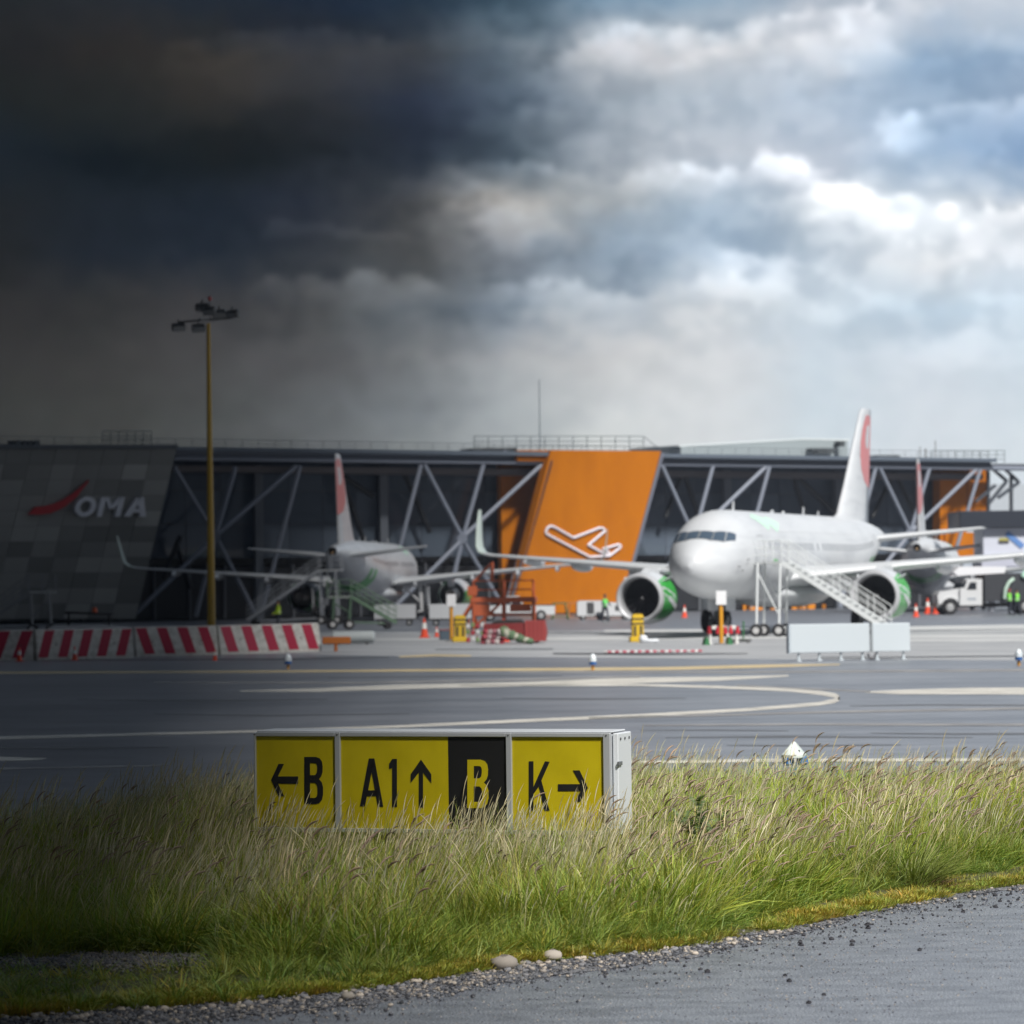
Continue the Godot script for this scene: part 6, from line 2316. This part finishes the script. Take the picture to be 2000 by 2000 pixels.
# ---------------------------------------------------------------- grass, weeds, stones
func blade(sh: Shape, o: Vector3, dir: Vector3, l: float, w: float, bend: float, c0: Color, seg := 3) -> void:
	var side := dir.cross(Vector3.UP)
	if side.length_squared() < 1e-4:
		side = Vector3.RIGHT
	side = side.normalized().rotated(dir, rng.randf_range(-0.9, 0.9))
	var lean := Vector3(dir.x, 0, dir.z).normalized()
	var prev := o
	var pw := w
	var d := dir
	var n := side.cross(dir).normalized()
	for k in seg:
		var t := float(k + 1) / seg
		var nx := prev + d * (l / seg)
		var nw := w * (1.0 - t * t)
		sh.col = c0
		if k < seg - 1:
			sh.tri(prev - side * pw, prev + side * pw, nx + side * nw, n, n, n)
			sh.tri(prev - side * pw, nx + side * nw, nx - side * nw, n, n, n)
		else:
			sh.tri(prev - side * pw, prev + side * pw, nx, n, n, n)
		prev = nx
		pw = nw
		d = (d + (lean * bend - Vector3.UP * bend * 0.55)).normalized()
		n = side.cross(d).normalized()

func tuft(count: int, radius: float, lmin: float, lmax: float, w: float, spread: float, bend: float, c0: Color, wind: float) -> ArrayMesh:
	var sh := Shape.new()
	for i in count:
		var a := rng.randf() * TAU
		var r := radius * sqrt(rng.randf())
		var tilt := spread * (0.25 + 0.75 * rng.randf())
		var dir := Vector3(cos(a) * tilt + wind, 1.0, sin(a) * tilt).normalized()
		var k := rng.randf_range(0.65, 1.35)
		var warm := rng.randf_range(-0.15, 0.3)
		var tint := func(c: Color): return Color(c.r * k * (1.0 + warm), c.g * k, c.b * k * (1.0 - warm))
		blade(sh, Vector3(cos(a) * r, -0.01, sin(a) * r), dir, rng.randf_range(lmin, lmax), w * rng.randf_range(0.6, 1.3), bend * rng.randf(), tint.call(c0))
	return sh.mesh()

func seeded(count: int, radius: float, lmin: float, lmax: float, head: float, hw: float, nod: float, stem: Color, ear: Color) -> ArrayMesh:   # thin stalks that carry an ear
	var sh := Shape.new()
	for i in count:
		var a := rng.randf() * TAU
		var r := radius * sqrt(rng.randf())
		var dir := Vector3(cos(a) * 0.2 + 0.16 + rng.randf_range(-0.05, 0.14), 1.0, sin(a) * 0.2).normalized()
		var l := rng.randf_range(lmin, lmax)
		var p := Vector3(cos(a) * r, 0, sin(a) * r)
		var q := p + dir * l * 0.55
		var d2 := (dir + Vector3(0.1 * nod, 0, 0)).normalized()
		var e := q + d2 * l * 0.45
		sh.col = stem * rng.randf_range(0.8, 1.15)
		sh.tube(p, q, 0.0019, 0.0016, 3, false)
		sh.tube(q, e, 0.0016, 0.0013, 3, false)
		sh.col = ear * rng.randf_range(0.75, 1.2)
		var hl := head * rng.randf_range(0.7, 1.25)
		var cur := e
		var dd := d2
		var rw := [0.25, 0.8, 1.0, 0.75, 0.1]
		for k in 4:
			var nx := cur + dd * hl / 4.0
			sh.tube(cur, nx, hw * rw[k], hw * rw[k + 1], 4, false)
			cur = nx
			dd = (dd + Vector3(0.22 * nod * rng.randf_range(0.5, 1.4), -0.12 * nod, rng.randf_range(-0.08, 0.08))).normalized()
	return sh.mesh()

func scatter(called: String, meshes: Array, m: Material, spots: Array, label: String) -> void:    # spots: [Transform3D, Color, which]
	var root := Node3D.new()
	root.name = numbered(called)
	add_child(root)
	tag(root, label, called.split("_")[-1], "", "stuff")
	for k in meshes.size():
		var mine := spots.filter(func(s): return s[2] % meshes.size() == k)
		if mine.is_empty():
			continue
		var mm := MultiMesh.new()
		mm.transform_format = MultiMesh.TRANSFORM_3D
		mm.use_colors = true
		mm.mesh = meshes[k]
		mm.instance_count = mine.size()
		for i in mine.size():
			mm.set_instance_transform(i, mine[i][0])
			mm.set_instance_color(i, mine[i][1])
		var o := MultiMeshInstance3D.new()
		o.multimesh = mm
		o.material_override = m
		o.name = called.split("_")[-1]
		root.add_child(o, true)
		o.set_meta("kind", "stuff")

func verge() -> void:
	var pn := FastNoiseLite.new()
	pn.seed = 77
	pn.frequency = 0.55
	pn.fractal_octaves = 3
	var leaf := tinted(StandardMaterial3D.new())
	leaf.roughness = 0.6
	leaf.backlight_enabled = true
	leaf.backlight = Color(0.7, 0.75, 0.45)
	var straw := tinted(StandardMaterial3D.new())
	straw.roughness = 0.75
	straw.backlight_enabled = true
	straw.backlight = Color(0.45, 0.44, 0.36)
	var fresh := []
	var lush := []
	var dry := []
	var low := []
	for k in 5:
		var ga: Color = [Color(0.23, 0.33, 0.045), Color(0.3, 0.38, 0.065), Color(0.19, 0.29, 0.045), Color(0.36, 0.38, 0.08), Color(0.26, 0.35, 0.06)][k]
		fresh.append(tuft(26, 0.09, 0.28, 0.62, 0.0042, 0.75, 0.6, ga, 0.1))
		lush.append(tuft(28, 0.1, 0.18, 0.42, 0.0052, 1.1, 0.8, Color(ga.r * 0.8, ga.g * 0.85, ga.b), 0.05))
		dry.append(tuft(15, 0.1, 0.25, 0.55, 0.003, 0.6, 0.4, [Color(0.4, 0.34, 0.19), Color(0.48, 0.43, 0.27)][k % 2], 0.12))
		low.append(tuft(46, 0.09, 0.02, 0.075, 0.0035, 1.4, 0.6, [Color(0.34, 0.33, 0.05), Color(0.27, 0.32, 0.05), Color(0.38, 0.32, 0.075)][k % 3], 0.0))
	var spikes := []
	var heads := []
	for k in 5:
		spikes.append(seeded(6, 0.12, 0.32, 0.58, 0.15, 0.0034, 0.35, Color(0.46, 0.44, 0.22), Color(0.56, 0.52, 0.34)))
		heads.append(seeded(4, 0.12, 0.36, 0.6, 0.1, 0.0062, 1.5, Color(0.3, 0.33, 0.12), Color(0.31, 0.235, 0.175)))
	var s_green := []
	var s_lush := []
	var s_dry := []
	var s_low := []
	var s_spike := []
	var s_head := []
	var sb := Basis(Vector3.UP, sign_turn).inverse()
	var put := func(list: Array, x: float, d: float, size: float, tint: Color):
		var b := Basis.from_euler(Vector3(rng.randf_range(-0.28, 0.28), rng.randf_range(-PI, PI) if list != s_head and list != s_spike else rng.randf_range(-0.9, 0.9), rng.randf_range(-0.25, 0.12)))
		list.append([Transform3D(b.scaled(Vector3.ONE * size), Vector3(x, 0.035, -d)), tint, rng.randi() % 5])
	for i in 64000:
		var x := rng.randf_range(-6.5, 8.5)
		var d := rng.randf_range(17.5, 38.0)
		var e := d - road_edge(x) + 0.35 * pn.get_noise_1d(x * 1.4)
		var f := verge_far(x) - d
		if e < 0.1 or f < 0.0:
			continue
		var q := sb * (Vector3(x, 0, -d) - sign_at)
		if absf(q.x) < 1.72 and q.z > -0.52 and q.z < 0.06:
			continue
		var n1 := pn.get_noise_2d(x * 1.0, d * 1.0)
		var n2 := pn.get_noise_2d(x * 2.3 + 90.0, d * 2.3)
		var n3 := pn.get_noise_2d(x * 0.6 + 40.0, d * 0.6 + 9.0)
		# stony bare patch at the near left
		var bare := Vector2((x + 2.9) / 1.0, (d - 21.8) / 0.6).length()
		if bare < 1.0 + 0.4 * n2:
			if rng.randf() < 0.9:
				continue
		if n2 < -0.3 and rng.randf() < 0.45:
			continue
		var thin := 1.0
		if f < 1.2:
			thin = 0.35 + 0.65 * f / 1.2                    # the strip thins out towards the taxiway
		if rng.randf() > thin:
			continue
		var margin := 0.55 + 0.5 * n3 + (0.9 * smoothstep(1.2, 2.2, x) * (1.0 - smoothstep(4.6, 5.6, x))) + 4.4 * (1.0 - smoothstep(-2.7, -0.9, x + 0.6 * n2 + 0.5 * n3))
		var tint := Color(1.0 + 0.2 * n2, 1.0, 1.0 - 0.2 * n2) * (1.0 + 0.35 * n1)
		tint.a = 1.0
		if e < margin * 0.55:
			put.call(s_low, x, d, rng.randf_range(0.6, 1.3), Color(tint.r * (1.0 + 0.25 * n2), tint.g, tint.b))
			if rng.randf() < 0.22 and x < 1.6:
				put.call(s_lush, x, d, rng.randf_range(0.35, 0.7), tint)
			continue
		var grow := smoothstep(margin * 0.5, margin * 0.5 + 1.1, e)
		var h := lerpf(0.5, 1.0, grow) * (1.0 + 0.4 * n1 + 0.25 * n2)
		if absf(q.x) < 2.0 and q.z > 0.0 and q.z < 2.5:
			h *= lerpf(1.02, 1.0, q.z / 2.5)
		var right := smoothstep(0.4, 1.4, x)
		var vivid := right * smoothstep(29.0, 31.0, d) * smoothstep(-0.35, 0.1, n3 + 0.1)
		var band := smoothstep(1.7, 3.0, e + 0.8 * n2) * (1.0 - 0.75 * right)           # the straw belt round the sign
		var green_now := Color(tint.r * (1.0 + 0.25 * vivid), tint.g * (1.0 + 0.35 * vivid), tint.b)
		var roll := rng.randf()
		if e < margin + 0.7 or roll < 0.22:
			put.call(s_lush, x, d, h * rng.randf_range(0.8, 1.25), tint)
			if rng.randf() < 0.4:
				put.call(s_green, x, d, h * rng.randf_range(0.6, 0.95), tint)
		elif roll < 0.95 - 0.24 * band:
			put.call(s_green, x, d, h * rng.randf_range(0.7, 1.12), green_now)
		else:
			put.call(s_dry, x, d, h * rng.randf_range(0.75, 1.12), tint)
		if rng.randf() < 0.025 + 0.13 * band * smoothstep(-0.3, 0.2, n3 + n2) + 0.02 * right * grow:
			put.call(s_spike, x, d, h * rng.randf_range(0.85, 1.2), tint)
		var purple := smoothstep(-0.35, 0.3, n1 + 0.3 * right) * (0.4 + 0.6 * grow)
		if rng.randf() < (0.02 + 0.026 * right) * purple:
			put.call(s_head, x, d, h * rng.randf_range(0.85, 1.2), tint)
	for i in 9000:                                          # the mossy strip right at the road
		var x := rng.randf_range(-5.0, 7.0)
		var wide := 0.45 + 0.75 * smoothstep(1.0, 2.2, x) * (1.0 - smoothstep(4.6, 5.6, x))
		var d := road_edge(x) + 0.08 + 0.2 * pn.get_noise_1d(x * 1.4) + wide * rng.randf()
		var n2 := pn.get_noise_2d(x * 2.3 + 90.0, d * 2.3)
		if n2 > -0.28:
			put.call(s_low, x, d, rng.randf_range(0.5, 1.1), Color(1.0 + 0.3 * n2, 1.0 - 0.1 * n2, 1.0))
	scatter("green_grass", fresh, leaf, s_green, "fresh green grass blades of the strip along the road")
	scatter("lush_grass", lush, leaf, s_lush, "dark arching grass at the foot of the strip")
	scatter("dry_grass", dry, straw, s_dry, "dry straw coloured grass around the sign")
	scatter("low_weeds", low, leaf, s_low, "low yellow green weeds along the road edge")
	scatter("seeding_grass", heads, straw, s_head, "grass with nodding purple brown seed heads")

	for i in 26:                                            # single long pale stalks lying across the rest
		var x := rng.randf_range(-2.0, 4.5)
		var d := road_edge(x) + rng.randf_range(0.8, 5.0)
		var st := Transform3D(Basis.from_euler(Vector3(rng.randf_range(-0.5, 0.5), rng.randf() * TAU, rng.randf_range(-0.9, 0.9))).scaled(Vector3.ONE * rng.randf_range(1.1, 1.5)), Vector3(x, 0.05, -d))
		s_spike.append([st, Color(1.15, 1.1, 0.95), rng.randi() % 5])
	scatter("straw_grass", spikes, straw, s_spike, "pale upright grass spikes in front of the sign")
	# thorny seedlings in the grass
	for w in [[1378, 1748, 0.82, "feathery dark green wild shrub in the grass right of the sign"], [1138, 1712, 0.8, "thin thorny wild shrub before the K panel of the sign"]]:
		var g := ground(w[0], w[1])
		var t := thing("wild_shrub", w[3], "shrub", g, 0.3)
		var stem := Shape.new()
		var leaves := Shape.new()
		stem.col = Color(0.06, 0.05, 0.03)
		for k in 13:
			var a := rng.randf() * TAU
			var h0: float = w[2] * rng.randf_range(0.15, 0.6)
			var p := Vector3(0.02 * sin(h0 * 9), h0, 0)
			var dir := Vector3(cos(a) * 0.75, 0.75, sin(a) * 0.6).normalized()
			var l: float = w[2] * rng.randf_range(0.3, 0.5)
			stem.tube(p, p + dir * l, 0.004, 0.0015, 4, false)
			for j in 13:
				var u := rng.randf_range(0.25, 1.0)
				var b0 := p + dir * l * u
				var td := Vector3(rng.randf_range(-1, 1), rng.randf_range(-0.2, 0.6), rng.randf_range(-1, 1)).normalized()
				for m in 7:
					leaves.col = Color(0.13, 0.19, 0.08) * rng.randf_range(0.7, 1.4)
					var lp := b0 + td * 0.016 * m
					var sd := td.cross(Vector3.UP).normalized()
					for sg in [-1.0, 1.0]:
						var tip: Vector3 = lp + sd * sg * 0.034 + Vector3.UP * 0.006
						leaves.flat(lp, lp + td * 0.014, tip, Vector3.UP)
		stem.tube(Vector3.ZERO, Vector3(0.03, w[2] * 0.9, 0), 0.008, 0.003, 6, false)
		obj("stem", stem, tinted(StandardMaterial3D.new()), t)
		obj("foliage", leaves, leaf, t)
	# brown-footed tussock by the road
	var tg := ground(1782, 1742)
	var tt := thing("grass_tussock", "big arching grass tussock with brown dead base beside the road", "tussock", tg)
	var sh := Shape.new()
	for i in 420:
		var a := rng.randf() * TAU
		var r := 0.2 * sqrt(rng.randf())
		var tilt := rng.randf_range(0.25, 1.15)
		var c := rng.randf_range(0.8, 1.25)
		blade(sh, Vector3(cos(a) * r, 0.02, sin(a) * r * 0.7), Vector3(cos(a) * tilt, 1.0, sin(a) * tilt * 0.7).normalized(), rng.randf_range(0.3, 0.62), 0.0036, rng.randf_range(0.1, 0.5), Color(0.2, 0.24, 0.05) * c, 4)
	obj("green_blades", sh, leaf, tt)
	sh = Shape.new()
	for i in 330:
		var a := rng.randf() * TAU
		var r := 0.26 * sqrt(rng.randf())
		var tilt := rng.randf_range(0.6, 2.2)
		var c := rng.randf_range(0.6, 1.2)
		blade(sh, Vector3(cos(a) * r, 0.01, sin(a) * r * 0.7 + 0.16), Vector3(cos(a) * tilt, 1.0, sin(a) * tilt).normalized(), rng.randf_range(0.12, 0.32), 0.0034, 0.4, Color(0.17, 0.1, 0.05) * c)
	obj("dead_thatch", sh, straw, tt)

	# stones: gravel as stuff, larger ones one by one
	var peb := []
	for k in 4:
		var p := Shape.new()
		p.ball(Vector3.ZERO, Vector3(1.0, 0.62, 0.8), 8, 0.5, 30 + k)
		peb.append(p.mesh())
	var stone := tinted(StandardMaterial3D.new())
	stone.roughness = 0.9
	var grey := [Color(0.09, 0.095, 0.11), Color(0.14, 0.145, 0.16), Color(0.2, 0.2, 0.21), Color(0.3, 0.27, 0.24), Color(0.42, 0.37, 0.31), Color(0.06, 0.062, 0.07)]
	var s_g := []
	for i in 22000:
		var x := rng.randf_range(-5.0, 7.0)
		var e := rng.randfn(0.0, 0.24) - 0.08 - absf(rng.randfn(0.0, 0.4)) * (1.0 - smoothstep(-0.5, 1.6, x))
		if rng.randf() < smoothstep(0.8, 2.4, x) * 0.86:
			continue
		var d := road_edge(x) + e
		var sz := 0.0045 + 0.016 * pow(rng.randf(), 4.0)
		var light := rng.randf() < 0.25
		var c: Color = grey[3 + rng.randi() % 2] if light else grey[[0, 1, 2, 5][rng.randi() % 4]]
		s_g.append([Transform3D(Basis.from_euler(Vector3(rng.randf_range(-0.4, 0.4), rng.randf() * TAU, rng.randf_range(-0.4, 0.4))).scaled(Vector3.ONE * sz), Vector3(x, 0.018 + sz * 0.35, -d)), c, rng.randi() % 4])
	for i in 3800:
		var x := -2.75 + rng.randfn(0.0, 0.6)
		var d := 21.9 + rng.randfn(0.0, 0.3)
		var sz := 0.006 + 0.012 * pow(rng.randf(), 2.0)
		var c: Color = grey[[1, 2, 2, 3][rng.randi() % 4]]
		s_g.append([Transform3D(Basis.from_euler(Vector3(0, rng.randf() * TAU, 0)).scaled(Vector3.ONE * sz), Vector3(x, 0.075 + sz * 0.3, -d)), c, rng.randi() % 4])
	for i in 190:                                           # larger pale stones of the edge
		var x := rng.randf_range(-3.0, 1.9)
		var d := road_edge(x) + rng.randfn(-0.1, 0.2)
		var sz := rng.randf_range(0.012, 0.034)
		s_g.append([Transform3D(Basis.from_euler(Vector3(rng.randf_range(-0.3, 0.3), rng.randf() * TAU, 0)).scaled(Vector3.ONE * sz), Vector3(x, 0.018 + sz * 0.3, -d)), grey[2 + rng.randi() % 3] * 1.15, rng.randi() % 4])
	for i in 5200:                                          # pale and dark chips bedded in the road
		var x := rng.randf_range(-3.5, 5.5)
		var d := road_edge(x) - 0.1 - 5.0 * rng.randf()
		var sz := 0.003 + 0.004 * rng.randf()
		s_g.append([Transform3D(Basis(Vector3.UP, rng.randf() * TAU).scaled(Vector3.ONE * sz), Vector3(x, 0.012 + sz * 0.15, -d)), grey[[3, 4, 2, 0, 5, 5][rng.randi() % 6]], rng.randi() % 4])
	for i in 900:                                           # fine grit on the road itself
		var x := rng.randf_range(0.0, 6.0)
		var d := road_edge(x) - 0.1 - absf(rng.randfn(0.0, 0.8))
		var sz := 0.004 + 0.009 * pow(rng.randf(), 2.5)
		s_g.append([Transform3D(Basis(Vector3.UP, rng.randf() * TAU).scaled(Vector3.ONE * sz), Vector3(x, 0.013 + sz * 0.35, -d)), grey[[0, 5, 5, 1][rng.randi() % 4]] * 0.6, rng.randi() % 4])
	scatter("road_gravel", peb, stone, s_g, "loose grey gravel along the edge of the near road")
	for q in [[985, 1899, 0.085, 0.3, "largest pale stone in the gravel, below the middle of the picture"], [1080, 1882, 0.065, 0.42, "smooth cream stone in the gravel right of the largest stone"], [680, 1958, 0.042, 0.28, "single brown stone on the gravel at the lower left"]]:
		var st := Shape.new()
		st.col = Color(q[3], q[3] * 0.9, q[3] * 0.78)
		st.ball(Vector3(0, q[2] * 0.45, 0), Vector3(q[2], q[2] * 0.62, q[2] * 0.8), 18, 0.35, int(q[0]))
		var o := obj("gravel_stone", st, stone)
		o.position = ground(q[0], q[1]) + Vector3(0, 0.02, 0)
		tag(o, q[4], "stone")
	var lump := Shape.new()
	lump.col = Color(0.05, 0.05, 0.055)
	lump.ball(Vector3(0, 0.3, 0), Vector3(1.0, 0.55, 0.75), 6, 0.9, 12)
	var lm := lump.mesh()
	for i in 46:
		var x := rng.randf_range(1300.0, 1995.0)
		var y := 0.0
		if i < 36:
			y = 1860.0 - (x - 1300.0) * 0.187 + absf(rng.randfn(0.0, 22.0)) + 12.0
		else:
			y = rng.randf_range(1840.0, 1995.0)
		var o := obj("loose_stone", lm, stone)
		o.position = ground(x, y) + Vector3(0, 0.012, 0)
		o.scale = Vector3.ONE * rng.randf_range(0.012, 0.024)
		o.rotation.y = rng.randf() * TAU
		tag(o, "small dark stone lying loose on the near road", "stone", "dark stones scattered on the near road")

func _ready() -> void:
	rng.seed = 7
	light_and_camera()
	added_shade_cloud()
	grounds()
	terminal()
	airliners()
	apron_things()
	taxiway_sign()
	verge()
